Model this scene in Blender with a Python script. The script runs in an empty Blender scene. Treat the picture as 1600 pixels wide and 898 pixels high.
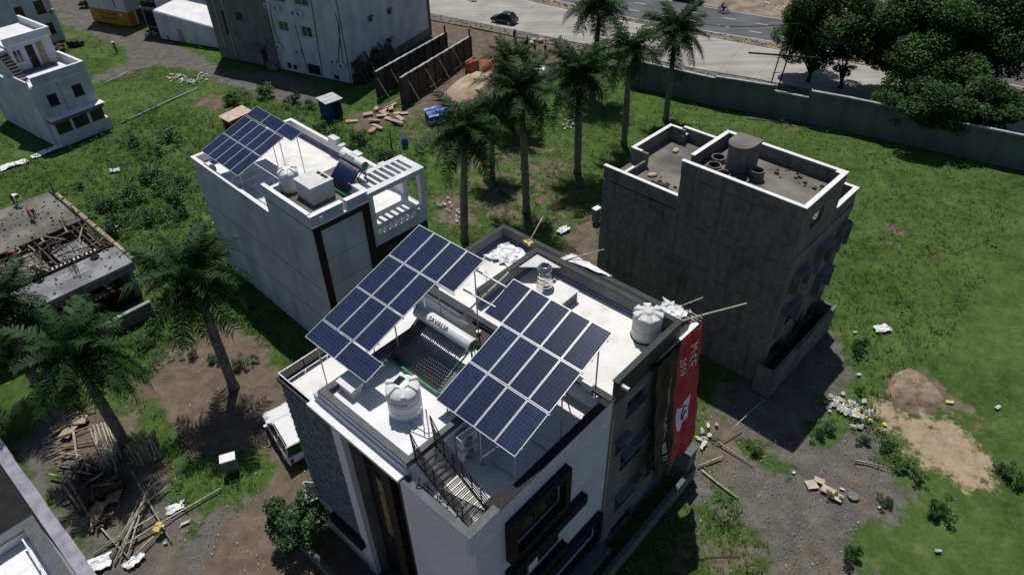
import bpy, bmesh, math, random
import numpy as np
from mathutils import Vector, Matrix
rad = math.radians
SC = bpy.context.scene
COL = SC.collection
# ---------------------------------------------------------------- camera
cam_d = bpy.data.cameras.new('camera'); cam_d.sensor_width = 36.0
cam_d.lens = 36.0*1098.2/1600; cam_d.clip_start = 0.5; cam_d.clip_end = 3000
cam = bpy.data.objects.new('camera', cam_d); COL.objects.link(cam)
pit, rol = 0.684676, -0.023478
fw = Vector((0, math.cos(pit), -math.sin(pit))); up = Vector((0, math.sin(pit), math.cos(pit))); rt = Vector((1, 0, 0))
R = math.cos(rol)*rt+math.sin(rol)*up; U = -math.sin(rol)*rt+math.cos(rol)*up
cam.matrix_world = Matrix(((R.x, U.x, -fw.x, 0), (R.y, U.y, -fw.y, 0), (R.z, U.z, -fw.z, 33.5), (0, 0, 0, 1)))
SC.camera = cam
# ---------------------------------------------------------------- sky, sun, exposure
SUN = Vector((-0.05, 0.40, 1.0)).normalized()
EL = math.asin(SUN.z); AZ = math.atan2(SUN.x, SUN.y)
w = bpy.data.worlds.new('World'); SC.world = w; w.use_nodes = True
nt = w.node_tree; bg = nt.nodes['Background']
sk = nt.nodes.new('ShaderNodeTexSky'); sk.sky_type = 'NISHITA'; sk.sun_disc = False
sk.sun_elevation = EL; sk.sun_rotation = AZ; sk.air_density = 1.0; sk.dust_density = 0.6; sk.ozone_density = 1.5
nt.links.new(sk.outputs[0], bg.inputs[0]); bg.inputs[1].default_value = 0.054
sd = bpy.data.lights.new('sun', 'SUN'); sd.energy = 3.8; sd.angle = rad(0.53); sd.color = (1.0, 0.96, 0.90)
so = bpy.data.objects.new('sun', sd); COL.objects.link(so)
so.rotation_mode = 'QUATERNION'; so.rotation_quaternion = SUN.to_track_quat('Z', 'Y'); so.location = (0, 40, 60)
SC.view_settings.view_transform = 'Standard'; SC.view_settings.look = 'None'
SC.view_settings.exposure = 0.0; SC.view_settings.gamma = 1.0
rng = random.Random(7); nr = np.random.RandomState(7)

# ---------------------------------------------------------------- materials
def mat(name, c1, c2=None, scale=2.0, rough=.85, metal=0., bump=0., bscale=None, stain=0., spec=.25, sscale=.9,
        speck=None, sprob=.5, lines=None, rnd=0., detail=6.):
    m = bpy.data.materials.new(name); m.use_nodes = True
    t = m.node_tree; N = t.nodes; Lk = t.links; b = N['Principled BSDF']
    b.inputs['Roughness'].default_value = rough; b.inputs['Metallic'].default_value = metal
    b.inputs['Specular IOR Level'].default_value = spec
    tc = N.new('ShaderNodeTexCoord'); co = tc.outputs['Object']
    def noise(s, d=detail, vec=None):
        n = N.new('ShaderNodeTexNoise'); n.inputs['Scale'].default_value = s; n.inputs['Detail'].default_value = d
        Lk.new(vec or co, n.inputs['Vector']); return n.outputs['Fac']
    def mix(f, a, bb, mode='MIX'):
        n = N.new('ShaderNodeMix'); n.data_type = 'RGBA'; n.blend_type = mode
        if isinstance(f, (int, float)): n.inputs[0].default_value = f
        else: Lk.new(f, n.inputs[0])
        for i, v in ((6, a), (7, bb)):
            if isinstance(v, (tuple, list)): n.inputs[i].default_value = (*v[:3], 1)
            else: Lk.new(v, n.inputs[i])
        return n.outputs[2]
    def rmp(f, lo, hi):
        n = N.new('ShaderNodeMapRange'); n.interpolation_type = 'SMOOTHSTEP'
        n.inputs[1].default_value = lo; n.inputs[2].default_value = hi; Lk.new(f, n.inputs[0]); return n.outputs[0]
    c2 = c2 or tuple(min(1, x*1.25) for x in c1)
    col = mix(rmp(noise(scale), .32, .68), c1, c2)
    if speck:
        v = N.new('ShaderNodeTexVoronoi'); v.inputs['Scale'].default_value = 9.0; Lk.new(co, v.inputs['Vector'])
        col = mix(rmp(v.outputs['Distance'], .16, .05), col, speck)
        col = mix(rmp(noise(1.1), .5, .75), col, mix(.5, col, speck))
    if stain:
        mp = N.new('ShaderNodeMapping'); mp.inputs['Scale'].default_value = (1, 1, .12); Lk.new(co, mp.inputs[0])
        f = rmp(noise(sscale, 8, mp.outputs[0]), .45, .75)
        g = rmp(noise(.5, 8), .45, .7)
        mm = N.new('ShaderNodeMath'); mm.operation = 'MULTIPLY_ADD'; mm.inputs[1].default_value = .6; Lk.new(f, mm.inputs[0])
        m2 = N.new('ShaderNodeMath'); m2.operation = 'MULTIPLY'; m2.inputs[1].default_value = .4; Lk.new(g, m2.inputs[0]); Lk.new(m2.outputs[0], mm.inputs[2])
        m3 = N.new('ShaderNodeMath'); m3.operation = 'MULTIPLY'; m3.inputs[1].default_value = stain; Lk.new(mm.outputs[0], m3.inputs[0])
        col = mix(m3.outputs[0], col, tuple(x*.35 for x in c1))
    if lines:
        sp = N.new('ShaderNodeSeparateXYZ'); Lk.new(co, sp.inputs[0])
        mo = N.new('ShaderNodeMath'); mo.operation = 'PINGPONG'; mo.inputs[1].default_value = lines; Lk.new(sp.outputs[2], mo.inputs[0])
        wob = N.new('ShaderNodeMath'); wob.operation = 'MULTIPLY_ADD'; wob.inputs[1].default_value = .10; Lk.new(noise(1.2), wob.inputs[0]); Lk.new(mo.outputs[0], wob.inputs[2])
        col = mix(rmp(wob.outputs[0], .085, .05), col, tuple(x*.5 for x in c1))
    if rnd:
        oi = N.new('ShaderNodeObjectInfo'); ma = N.new('ShaderNodeMapRange'); ma.inputs[3].default_value = 1-rnd; ma.inputs[4].default_value = 1+rnd
        Lk.new(oi.outputs['Random'], ma.inputs[0])
        col = mix(1.0, col, ma.outputs[0], 'MULTIPLY')
    Lk.new(col, b.inputs['Base Color'])
    if bump:
        bp_ = N.new('ShaderNodeBump'); bp_.inputs['Strength'].default_value = bump; bp_.inputs['Distance'].default_value = .05
        Lk.new(noise(bscale or scale*6), bp_.inputs['Height']); Lk.new(bp_.outputs[0], b.inputs['Normal'])
    return m

W_ = {}
W_['white'] = mat('white_plaster', (.60, .62, .64), (.70, .71, .72), .8, .8, stain=.18, bump=.1, bscale=30)
W_['bluewhite'] = mat('pale_blue_plaster', (.50, .52, .585), (.61, .625, .68), .6, .8, stain=.45, bump=.1, bscale=30)
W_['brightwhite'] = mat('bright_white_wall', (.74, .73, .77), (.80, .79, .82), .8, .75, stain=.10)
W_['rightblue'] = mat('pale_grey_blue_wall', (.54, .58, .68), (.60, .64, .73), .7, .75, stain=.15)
W_['mosaic'] = mat('white_roof_mosaic', (.70, .69, .67), (.80, .79, .77), 1.2, .6, speck=(.42, .41, .38), bump=.1, bscale=25)
W_['roofwhite'] = mat('white_roof_paint', (.68, .68, .70), (.78, .78, .80), .7, .55, stain=.12)
W_['band'] = mat('charcoal_paint', (.028, .032, .036), (.045, .05, .055), 1.5, .6, stain=.2)
W_['coping'] = mat('grey_coping', (.075, .085, .092), (.11, .12, .13), 2, .6, stain=.3)
W_['granite'] = mat('black_granite', (.010, .010, .012), (.022, .022, .025), 8, .6, spec=.15)
W_['greypl'] = mat('grey_plaster', (.14, .145, .15), (.21, .21, .21), .7, .9, stain=.5, bump=.2, bscale=14)
W_['cement'] = mat('bare_cement_render', (.145, .14, .134), (.215, .207, .198), 2.2, .92, stain=.85, bump=.3, bscale=14, lines=1.55, sscale=2.6)
W_['cementfloor'] = mat('cement_roof_floor', (.10, .096, .086), (.22, .208, .182), .45, .85, stain=.3, bump=.2, bscale=6)
W_['limewash'] = mat('white_lime_coping', (.70, .70, .70), (.82, .82, .82), 3, .8)
W_['slate'] = mat('slate_stone', (.15, .17, .205), (.31, .335, .375), 3.5, .7, rnd=.3, bump=.5, bscale=12)
W_['brown'] = mat('dark_brown_cladding', (.022, .020, .018), (.034, .03, .027), 1.5, .6)
W_['maroon'] = mat('dark_brown_paint', (.022, .014, .010), (.035, .022, .016), 1.5, .6)
W_['violet'] = mat('violet_skirting', (.10, .095, .20), (.16, .15, .28), 2, .7)
W_['glass'] = mat('dark_window_glass', (.012, .014, .016), (.02, .022, .025), 3, .08, spec=.6)
W_['curtain'] = mat('curtained_glass', (.012, .014, .010), (.10, .10, .06), 3.2, .15, spec=.5)
W_['gold'] = mat('lit_pane_tan', (.22, .15, .08), (.38, .27, .15), 4, .6)  # warm lit look of the tall window put into the colour
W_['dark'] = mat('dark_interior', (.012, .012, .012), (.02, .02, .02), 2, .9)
W_['alu'] = mat('aluminium_frame', (.50, .51, .53), (.60, .61, .63), 6, .4, .5, spec=.5)
W_['galv'] = mat('galvanised_steel', (.42, .43, .44), (.55, .56, .57), 5, .45, .7)
W_['black'] = mat('black_painted_steel', (.008, .008, .009), (.016, .016, .018), 8, .45, spec=.4)
W_['tank'] = mat('white_tank_plastic', (.66, .67, .67), (.76, .77, .76), 1.5, .45, stain=.15, spec=.4)
W_['tankgrey'] = mat('weathered_tank_plastic', (.56, .57, .56), (.66, .67, .65), 2.5, .6, stain=.2)
W_['inox'] = mat('stainless_steel', (.60, .60, .60), (.72, .70, .68), 3, .18, 1.0, spec=.5)
W_['green'] = mat('green_paint', (.015, .13, .055), (.02, .19, .08), 5, .4, spec=.4)
W_['tubeblue'] = mat('blue_absorber_sheet', (.016, .022, .075), (.024, .032, .10), 6, .3, spec=.4)
W_['tube'] = mat('evacuated_glass_tube', (.009, .012, .026), (.014, .018, .036), 10, .14, spec=.8)
W_['red'] = mat('red_banner_cloth', (.40, .025, .045), (.54, .05, .08), 1.2, .55, bump=.3, bscale=5)
W_['blackcloth'] = mat('black_banner_cloth', (.010, .012, .010), (.02, .022, .02), 2, .5, bump=.3, bscale=5)
W_['whitecloth'] = mat('white_banner_cloth', (.75, .76, .78), (.85, .85, .86), 2, .6, bump=.2, bscale=5)
W_['plasticsheet'] = mat('crumpled_plastic_sheet', (.55, .57, .60), (.85, .86, .88), 4, .3, spec=.5, bump=.4, bscale=10)
W_['redink'] = mat('red_lettering', (.45, .03, .03), None, 4, .6)
W_['blackink'] = mat('black_lettering', (.01, .01, .012), None, 4, .6)
W_['whiteink'] = mat('white_lettering', (.7, .7, .7), None, 4, .6)
W_['wood'] = mat('weathered_timber', (.20, .16, .11), (.38, .31, .22), 5, .85, bump=.3, rnd=.25)
W_['darkwood'] = mat('dark_old_timber', (.035, .028, .022), (.09, .07, .055), 4, .9, bump=.3, rnd=.3)
W_['bamboo'] = mat('dry_bamboo', (.22, .20, .155), (.42, .39, .315), 6, .7, rnd=.35)
W_['brick'] = mat('red_brick', (.22, .075, .04), (.36, .14, .08), 5, .9, bump=.3, rnd=.25)
W_['pinkslab'] = mat('pinkish_sandstone_slab', (.36, .26, .22), (.54, .41, .35), 2, .85, rnd=.2, bump=.2)
W_['tarp'] = mat('blue_tarpaulin', (.012, .075, .34), (.03, .15, .50), 2.5, .45, bump=.4, bscale=6, spec=.4)
W_['bluepaint'] = mat('dark_blue_sheet', (.012, .03, .17), (.02, .045, .24), 2, .5)
W_['tin'] = mat('corrugated_tin', (.42, .43, .44), (.62, .62, .62), 1.5, .45, .4)
W_['yellow'] = mat('yellow_ochre_wall', (.30, .17, .025), (.40, .24, .04), 1.2, .75, stain=.3)
W_['trunk'] = mat('palm_trunk_bark', (.12, .115, .105), (.24, .23, .21), 3, .9, bump=.5, bscale=9)
W_['bark'] = mat('tree_bark', (.06, .05, .04), (.12, .10, .08), 4, .95, bump=.5)
W_['shaft'] = mat('palm_crownshaft', (.05, .10, .025), (.09, .15, .04), 3, .5)
W_['frond'] = mat('palm_leaflet', (.013, .034, .009), (.029, .066, .018), 2.2, .55, spec=.15, rnd=.35)
W_['leafdark'] = mat('tree_leaf', (.020, .050, .012), (.064, .122, .027), .45, .6, spec=.15, detail=3)
W_['leafshrub'] = mat('shrub_leaf', (.022, .060, .014), (.055, .125, .030), 1.2, .5, spec=.35, rnd=.3)
W_['leafglossy'] = mat('glossy_leaf', (.014, .045, .012), (.05, .105, .03), 2.2, .45, spec=.3)
W_['grassblade'] = mat('grass_blade', (.054, .096, .022), (.102, .162, .042), .3, .65, spec=.2)
W_['weedleaf'] = mat('weed_leaf', (.028, .068, .016), (.064, .124, .034), .5, .6, spec=.2)
W_['dry'] = mat('dry_palm_leaf', (.20, .14, .08), (.34, .26, .16), 4, .9, rnd=.2)
W_['soilheap'] = mat('reddish_soil', (.16, .115, .08), (.30, .225, .165), 2.2, .95, bump=.6, bscale=8)
W_['sandheap'] = mat('pale_sand', (.32, .24, .165), (.47, .37, .27), .9, .95, bump=.35, bscale=9)
W_['litter'] = mat('white_litter', (.34, .34, .32), (.66, .66, .63), 7, .6, rnd=.35)
W_['litteryellow'] = mat('yellow_litter', (.50, .42, .10), (.65, .58, .22), 6, .6)
W_['card'] = mat('cardboard', (.42, .34, .24), (.54, .45, .33), 3, .85)
W_['roofgrey'] = mat('dark_roof_sheet', (.05, .05, .05), (.09, .09, .09), 1, .8)
W_['wallgrey'] = mat('grey_boundary_wall', (.10, .115, .12), (.17, .185, .19), .5, .9, stain=.5, bump=.2)
W_['wallcap'] = mat('pale_wall_coping', (.26, .27, .29), (.42, .43, .45), 1.2, .85, stain=.3)
W_['purplecap'] = mat('mauve_wall_coping', (.22, .215, .26), (.32, .315, .37), 1.5, .85, stain=.2)
W_['carwhite'] = mat('white_car_paint', (.72, .73, .74), (.76, .77, .78), 2, .22, spec=.6)
W_['carblack'] = mat('black_car_paint', (.006, .006, .008), (.012, .012, .016), 2, .18, spec=.6)
W_['carblue'] = mat('dark_blue_car_paint', (.010, .012, .022), (.018, .02, .035), 2, .2, spec=.6)
W_['rubber'] = mat('black_rubber', (.012, .012, .012), (.02, .02, .02), 5, .8)
W_['lamp'] = mat('lamp_lens', (.5, .5, .5), None, 5, .15, spec=.6)
W_['tail'] = mat('tail_lamp_lens', (.20, .01, .01), None, 5, .2, spec=.5)
W_['skin'] = mat('skin', (.14, .075, .045), (.17, .09, .055), 5, .6)
W_['hair'] = mat('black_hair', (.008, .007, .006), None, 5, .6)
for k, c in dict(shirtwhite=(.62, .63, .64), shirtred=(.30, .10, .10), shirtblue=(.05, .07, .14), shirtdark=(.02, .02, .022),
                 trouser=(.015, .016, .02), shirtyellow=(.5, .42, .12), jean=(.03, .04, .07)).items():
    W_[k] = mat('cloth_'+k.replace('shirt', 'shirt_'), c, None, 4, .85)

# ---------------------------------------------------------------- mesh helpers
class MB:
    def __init__(s): s.v = []; s.f = []; s.m = []
    def add(s, vs, fs, m=0):
        o = len(s.v); s.v += [tuple(x) for x in vs]; s.f += [tuple(i+o for i in f) for f in fs]; s.m += [m]*len(fs); return s
    def box(s, x0, x1, y0, y1, z0, z1, m=0):
        return s.add([(x0, y0, z0), (x1, y0, z0), (x1, y1, z0), (x0, y1, z0), (x0, y0, z1), (x1, y0, z1), (x1, y1, z1), (x0, y1, z1)],
                     [(3, 2, 1, 0), (4, 5, 6, 7), (0, 1, 5, 4), (1, 2, 6, 5), (2, 3, 7, 6), (3, 0, 4, 7)], m)
    def hexa(s, p, m=0):
        return s.add(p, [(3, 2, 1, 0), (4, 5, 6, 7), (0, 1, 5, 4), (1, 2, 6, 5), (2, 3, 7, 6), (3, 0, 4, 7)], m)
    def tube(s, pts, r, n=6, m=0, caps=True):
        pts = [Vector(p) for p in pts]; rs = r if isinstance(r, (list, tuple)) else [r]*len(pts)
        vs = []; pu = None
        for i, p in enumerate(pts):
            d = (pts[min(i+1, len(pts)-1)]-pts[max(i-1, 0)]).normalized()
            a = Vector((0, 0, 1)) if abs(d.z) < .9 else Vector((1, 0, 0))
            u = d.cross(a).normalized() if pu is None else (pu-d*pu.dot(d)).normalized(); pu = u
            q = d.cross(u)
            vs += [p+(u*math.cos(2*math.pi*k/n)+q*math.sin(2*math.pi*k/n))*rs[i] for k in range(n)]
        fs = []
        for i in range(len(pts)-1):
            for k in range(n):
                k2 = (k+1) % n; fs.append((i*n+k, i*n+k2, i*n+n+k2, i*n+n+k))
        if caps:
            fs.append(tuple(range(n-1, -1, -1))); fs.append(tuple((len(pts)-1)*n+k for k in range(n)))
        return s.add(vs, fs, m)
    def beam(s, p, q, w=.05, h=None, m=0):
        p = Vector(p); q = Vector(q); h = h or w; d = (q-p).normalized()
        a = Vector((0, 0, 1)) if abs(d.z) < .95 else Vector((1, 0, 0))
        u = d.cross(a).normalized()*w/2; t = u.normalized().cross(d).normalized()*h/2
        return s.hexa([p-u-t, p+u-t, q+u-t, q-u-t, p-u+t, p+u+t, q+u+t, q-u+t], m)
    def lathe(s, prof, c=(0, 0, 0), n=24, m=0, rf=None):
        vs = []
        for (r, z) in prof:
            for k in range(n):
                a = 2*math.pi*k/n; rr = r*(rf(a, r, z) if rf else 1); vs.append((c[0]+rr*math.cos(a), c[1]+rr*math.sin(a), c[2]+z))
        fs = [(i*n+k, i*n+(k+1) % n, i*n+n+(k+1) % n, i*n+n+k) for i in range(len(prof)-1) for k in range(n)]
        fs.append(tuple(range(n-1, -1, -1))); fs.append(tuple((len(prof)-1)*n+k for k in range(n)))
        return s.add(vs, fs, m)
    def prism(s, poly, z0, z1, m=0):
        n = len(poly); ar = sum(poly[i][0]*poly[(i+1) % n][1]-poly[(i+1) % n][0]*poly[i][1] for i in range(n))
        if ar < 0: poly = poly[::-1]
        vs = [(x, y, z0) for x, y in poly]+[(x, y, z1) for x, y in poly]
        fs = [tuple(range(n-1, -1, -1)), tuple(range(n, 2*n))]+[(i, (i+1) % n, n+(i+1) % n, n+i) for i in range(n)]
        return s.add(vs, fs, m)
    def quad(s, a, b, c, d, m=0): return s.add([a, b, c, d], [(0, 1, 2, 3)], m)
    def mesh(s, name, mats, smooth=False):
        me = bpy.data.meshes.new(name); me.from_pydata(s.v, [], s.f)
        for k in (mats if isinstance(mats, (list, tuple)) else [mats]): me.materials.append(W_[k] if isinstance(k, str) else k)
        me.polygons.foreach_set('material_index', s.m)
        if smooth: me.polygons.foreach_set('use_smooth', [True]*len(s.f))
        me.update(); return me
    def build(s, name, mats, parent=None, smooth=False, **kw):
        return obj(name, s.mesh(name, mats, smooth), parent, **kw)

def obj(name, me, parent=None, label=None, cat=None, group=None, kind=None, loc=None, rz=None, mw=None):
    o = bpy.data.objects.new(name, me); COL.objects.link(o)
    if parent: o.parent = parent
    if mw is not None: o.matrix_basis = mw
    if loc is not None: o.location = loc
    if rz is not None: o.rotation_euler = (0, 0, rz)
    for k, v in (('label', label), ('category', cat), ('group', group), ('kind', kind)):
        if v: o[k] = v
    return o
def thing(name, label, cat, loc=(0, 0, 0), rz=0, group=None):
    return obj(name, None, None, label, cat, group, None, loc, rz)
def shade_auto(o, ang=40):
    me = o.data; me.polygons.foreach_set('use_smooth', [True]*len(me.polygons))
    try: me.set_sharp_from_angle(angle=rad(ang))
    except Exception: pass
    return o
def copy_tree(o, parent=None):
    c = o.copy(); COL.objects.link(c); c.parent = parent
    for ch in list(o.children): copy_tree(ch, c)
    return c
def bevel(me, w=.02, seg=1):
    bm = bmesh.new(); bm.from_mesh(me)
    bmesh.ops.bevel(bm, geom=[e for e in bm.edges if len(e.link_faces) == 2 and e.calc_face_angle(0) > .5], offset=w, segments=seg, affect='EDGES', profile=.6)
    bm.to_mesh(me); bm.free(); return me
def npmesh(name, V, F, m, smooth=False):
    me = bpy.data.meshes.new(name); V = np.asarray(V, np.float32); F = np.asarray(F, np.int32); k = F.shape[1]
    me.vertices.add(len(V)); me.vertices.foreach_set('co', V.ravel())
    me.loops.add(F.size); me.loops.foreach_set('vertex_index', F.ravel())
    me.polygons.add(len(F)); me.polygons.foreach_set('loop_start', np.arange(0, F.size, k, dtype=np.int32))
    me.polygons.foreach_set('loop_total', np.full(len(F), k, np.int32))
    if smooth: me.polygons.foreach_set('use_smooth', np.ones(len(F), bool))
    me.materials.append(W_[m] if isinstance(m, str) else m); me.update(calc_edges=True); return me
def leaf_quads(P, size, seed=0, flat=.5, aspect=.5):
    """one rhombic leaf per point of P, random facing with an upward bias"""
    r = np.random.RandomState(seed); n = len(P); P = np.asarray(P, float)
    nrm = r.normal(size=(n, 3)); nrm[:, 2] = np.abs(nrm[:, 2])+flat; nrm /= np.linalg.norm(nrm, axis=1)[:, None]
    t = r.normal(size=(n, 3)); t -= nrm*(t*nrm).sum(1)[:, None]; t /= np.linalg.norm(t, axis=1)[:, None]
    b = np.cross(nrm, t); s = (size*r.uniform(.6, 1.3, n))[:, None]
    V = np.stack([P-t*s*.5, P+b*s*aspect*.5-nrm*s*.08, P+t*s*.5, P-b*s*aspect*.5-nrm*s*.08], 1).reshape(-1, 3)
    return V, np.arange(4*n).reshape(n, 4)
def text_mesh(txt, size, m, name='lettering', extrude=.004, space=1.):
    cu = bpy.data.curves.new(name, 'FONT'); cu.body = txt; cu.size = size; cu.extrude = extrude; cu.align_x = 'CENTER'; cu.align_y = 'CENTER'; cu.space_character = space
    cu.resolution_u = 2
    o = bpy.data.objects.new(name, cu); COL.objects.link(o); dg = bpy.context.evaluated_depsgraph_get()
    me = bpy.data.meshes.new_from_object(o.evaluated_get(dg)); bpy.data.objects.remove(o); bpy.data.curves.remove(cu)
    me.name = name; me.materials.clear(); me.materials.append(W_[m]); return me
RM = 0.823818-math.pi/2; RG = 0.791593-math.pi/2; RL = 0.784979-math.pi/2
def frame(o, rz):
    c, s = math.cos(rz), math.sin(rz)
    return lambda x, y, z=0: (o[0]+x*c-y*s, o[1]+x*s+y*c, z)
MO = (-1.62225, 12.90847, 0); GO = (15.44266, 30.69036, 0); LO = (-11.41379, 33.6393, 0)
fM = frame(MO, RM); fG = frame(GO, RG); fL = frame(LO, RL)
# ---------------------------------------------------------------- ground sheet with soil / gravel / sand / weed masks
SOIL = [
 [(-11.88, 22.51), (-7.10, 20.82), (-2.21, 16.26), (3.21, 7.67), (-6.16, 5.94), (-17.27, 15.40)],
 [(-24.76, 31.29), (-23.90, 33.38), (-22.59, 35.17), (-21.78, 36.76), (-20.02, 37.71), (-16.88, 35.30), (-14.71, 31.64), (-13.53, 27.42), (-12.39, 24.84), (-13.71, 24.22), (-15.17, 25.59), (-18.03, 26.36), (-19.83, 26.65), (-22.11, 29.18)],
 [(-11.65, 24.82), (-13.88, 24.88), (-15.43, 22.60), (-17.38, 21.09), (-18.16, 18.59), (-17.50, 16.00), (-7.68, 15.77), (-9.63, 19.78)],
 [(11.67, 28.66), (14.86, 28.06), (16.35, 25.46), (13.52, 24.68), (12.13, 25.72)],
 [(-13.56, 105.34), (-4.48, 98.73), (9.33, 88.95), (8.86, 83.69), (0.65, 85.01), (-2.44, 78.96), (-4.15, 73.80), (-10.07, 72.16), (-15.65, 67.41), (-17.29, 71.27), (-10.89, 73.34), (-7.52, 89.36), (-11.22, 94.20)],
 [(-6.76, 54.97), (-3.53, 53.74), (-2.86, 49.64), (-5.86, 49.77)],
 [(16.88, 82.41), (30.12, 77.44), (50.73, 61.97), (54.42, 57.95), (56.00, 60.39), (49.91, 65.06), (30.33, 78.16), (16.55, 85.27)],
 [(-36.00, 77.27), (-32.25, 77.06), (-32.15, 74.33), (-34.82, 74.81)],
 [(26.67, 70.50), (29.48, 68.48), (28.12, 67.35), (25.57, 69.00)],
 [(24.13, 30.96), (26.54, 31.74), (27.50, 28.69), (25.07, 27.75), (22.81, 28.84)],
 [(-32.90, 39.21), (-28.18, 42.78), (-27.23, 39.72), (-30.20, 36.39)],
 [(-30.08, 29.94), (-23.12, 29.73), (-19.44, 23.95), (-22.92, 22.80), (-28.06, 25.96)],
 [(-35.02, 30.09), (-30.48, 26.96), (-22.92, 19.76), (-19.04, 16.04), (-28.05, 16.25)],
 [(7.35, 51.19), (7.05, 41.46), (4.94, 42.33), (3.84, 46.58)],
 [(10.74, 26.23), (12.99, 26.16), (12.61, 22.66), (11.13, 23.11)],
]
GRAV = [
 [(-27.76, 26.88), (-24.32, 25.18), (-19.91, 23.76), (-17.78, 22.26), (-17.71, 18.24), (-21.61, 18.34), (-23.61, 20.87)],
 [(15.59, 28.54), (18.65, 27.20), (20.88, 26.98), (21.65, 25.91), (20.55, 24.80), (21.67, 22.41), (19.28, 20.51), (18.24, 17.69), (17.03, 15.20), (11.06, 15.33), (12.82, 19.21), (11.87, 21.87), (11.54, 24.83), (13.74, 26.14)],
 [(-30.35, 27.43), (-29.14, 28.88), (-27.21, 27.34), (-26.66, 25.02), (-23.63, 22.42), (-21.89, 20.46), (-18.56, 19.65), (-16.72, 22.24), (-15.00, 23.62), (-16.53, 18.55), (-18.74, 16.03), (-20.90, 16.08), (-21.92, 19.03)],
 [(-64.49, 104.18), (-56.83, 98.43), (-50.69, 93.22), (-48.39, 88.64), (-50.89, 83.28), (-49.39, 81.66), (-46.67, 84.41), (-44.63, 87.35), (-40.13, 86.04), (-35.78, 82.40), (-27.39, 76.79), (-22.39, 73.96), (-19.97, 76.37), (-27.62, 83.88), (-35.21, 84.33), (-37.34, 87.32), (-45.11, 95.46), (-50.51, 99.27), (-58.85, 102.98), (-62.38, 114.31), (-68.04, 136.74), (-104.73, 139.89), (-75.00, 118.51)],
 [(10.64, 25.76), (10.77, 23.12), (9.88, 21.53), (9.53, 24.01)],
 [(16.47, 32.95), (22.00, 35.26), (21.60, 31.90), (16.39, 25.60), (11.67, 28.66)],
 [(20.06, 30.54), (21.94, 32.77), (22.32, 31.59), (19.88, 28.41)],
]
SAND = [
 [(22.31, 28.96), (23.33, 28.93), (23.04, 27.56), (26.22, 27.71), (26.83, 25.76), (27.49, 24.37), (26.48, 23.32), (24.71, 22.86), (23.75, 23.82), (22.85, 25.41), (22.20, 26.94)],
 [(-6.39, 75.62), (-3.23, 81.26), (-0.18, 79.75), (-0.94, 75.31), (-4.51, 73.82)],
]
WEED = [
 [(-46.84, 69.74), (-39.58, 74.07), (-32.26, 71.28), (-23.21, 52.49), (-21.93, 41.77), (-28.65, 44.01), (-39.97, 56.45)],
 [(-30.27, 46.18), (-23.17, 42.60), (-17.21, 36.61), (-21.75, 38.12), (-24.46, 34.31), (-26.74, 35.63)],
 [(-39.37, 56.42), (-36.37, 65.62), (-31.00, 61.39), (-23.99, 47.70), (-20.95, 41.73), (-22.45, 38.84), (-27.18, 42.75), (-30.27, 46.18), (-36.24, 52.03)],
 [(-31.50, 77.02), (-25.90, 76.70), (-18.63, 69.04), (-9.87, 62.96), (-7.93, 55.02), (-11.87, 58.65), (-21.06, 67.68), (-28.73, 71.09)],
 [(-49.23, 60.38), (-47.42, 64.12), (-39.97, 56.45), (-43.60, 56.61)],
 [(21.41, 27.36), (22.44, 24.52), (24.26, 22.34), (26.33, 22.28), (25.69, 21.10), (21.63, 21.21), (21.00, 24.56)],
 [(21.47, 21.61), (27.95, 22.65), (26.49, 14.98), (19.11, 15.15)],
 [(-24.41, 76.62), (-17.65, 71.29), (-18.49, 68.29), (-25.08, 73.29)],
]
PATCHY = [
 [(5.77, 20.49), (10.25, 23.99), (14.11, 21.81), (12.71, 15.30), (1.14, 15.57)], [(-6.51, 60.23), (-0.29, 65.21), (7.31, 66.24), (8.18, 51.15), (3.24, 47.06), (-3.15, 50.14)], [(20.47, 32.23), (23.82, 32.71), (21.94, 25.90), (22.16, 21.59), (19.05, 17.01), (16.20, 17.74), (19.93, 22.05), (20.27, 27.39)],
 [(25.90, 30.35), (30.70, 30.20), (28.57, 24.34), (26.25, 26.25)], [(-16.24, 71.22), (-10.97, 74.17), (-2.39, 75.39), (-3.56, 65.37), (-11.30, 64.37)], [(-36.99, 79.10), (-29.63, 76.91), (-29.66, 71.93), (-34.82, 70.64)], [(26.67, 70.50), (35.37, 66.24), (32.41, 63.56), (23.64, 66.85)], [(-26.74, 35.63), (-21.98, 38.82), (-14.86, 30.54), (-14.70, 23.82), (-19.70, 25.72)], [(30.77, 50.18), (34.70, 48.07), (32.13, 43.72), (28.03, 44.74)],
]
GREEN = [
 [(13.83, 25.12), (15.20, 25.36), (15.98, 24.35), (14.99, 23.51), (13.91, 24.10)], [(17.39, 20.00), (19.11, 20.51), (18.84, 18.70), (17.12, 18.06)], [(17.58, 26.89), (18.84, 27.19), (18.78, 25.99), (17.54, 25.66)],
 [(-18.15, 25.00), (-15.42, 26.52), (-14.19, 24.67), (-15.61, 23.22), (-17.54, 23.69)], [(-23.70, 27.24), (-22.72, 29.72), (-20.41, 26.66), (-21.29, 26.46)], [(13.18, 26.16), (14.17, 26.32), (14.48, 25.42), (13.46, 25.13)],
]
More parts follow.
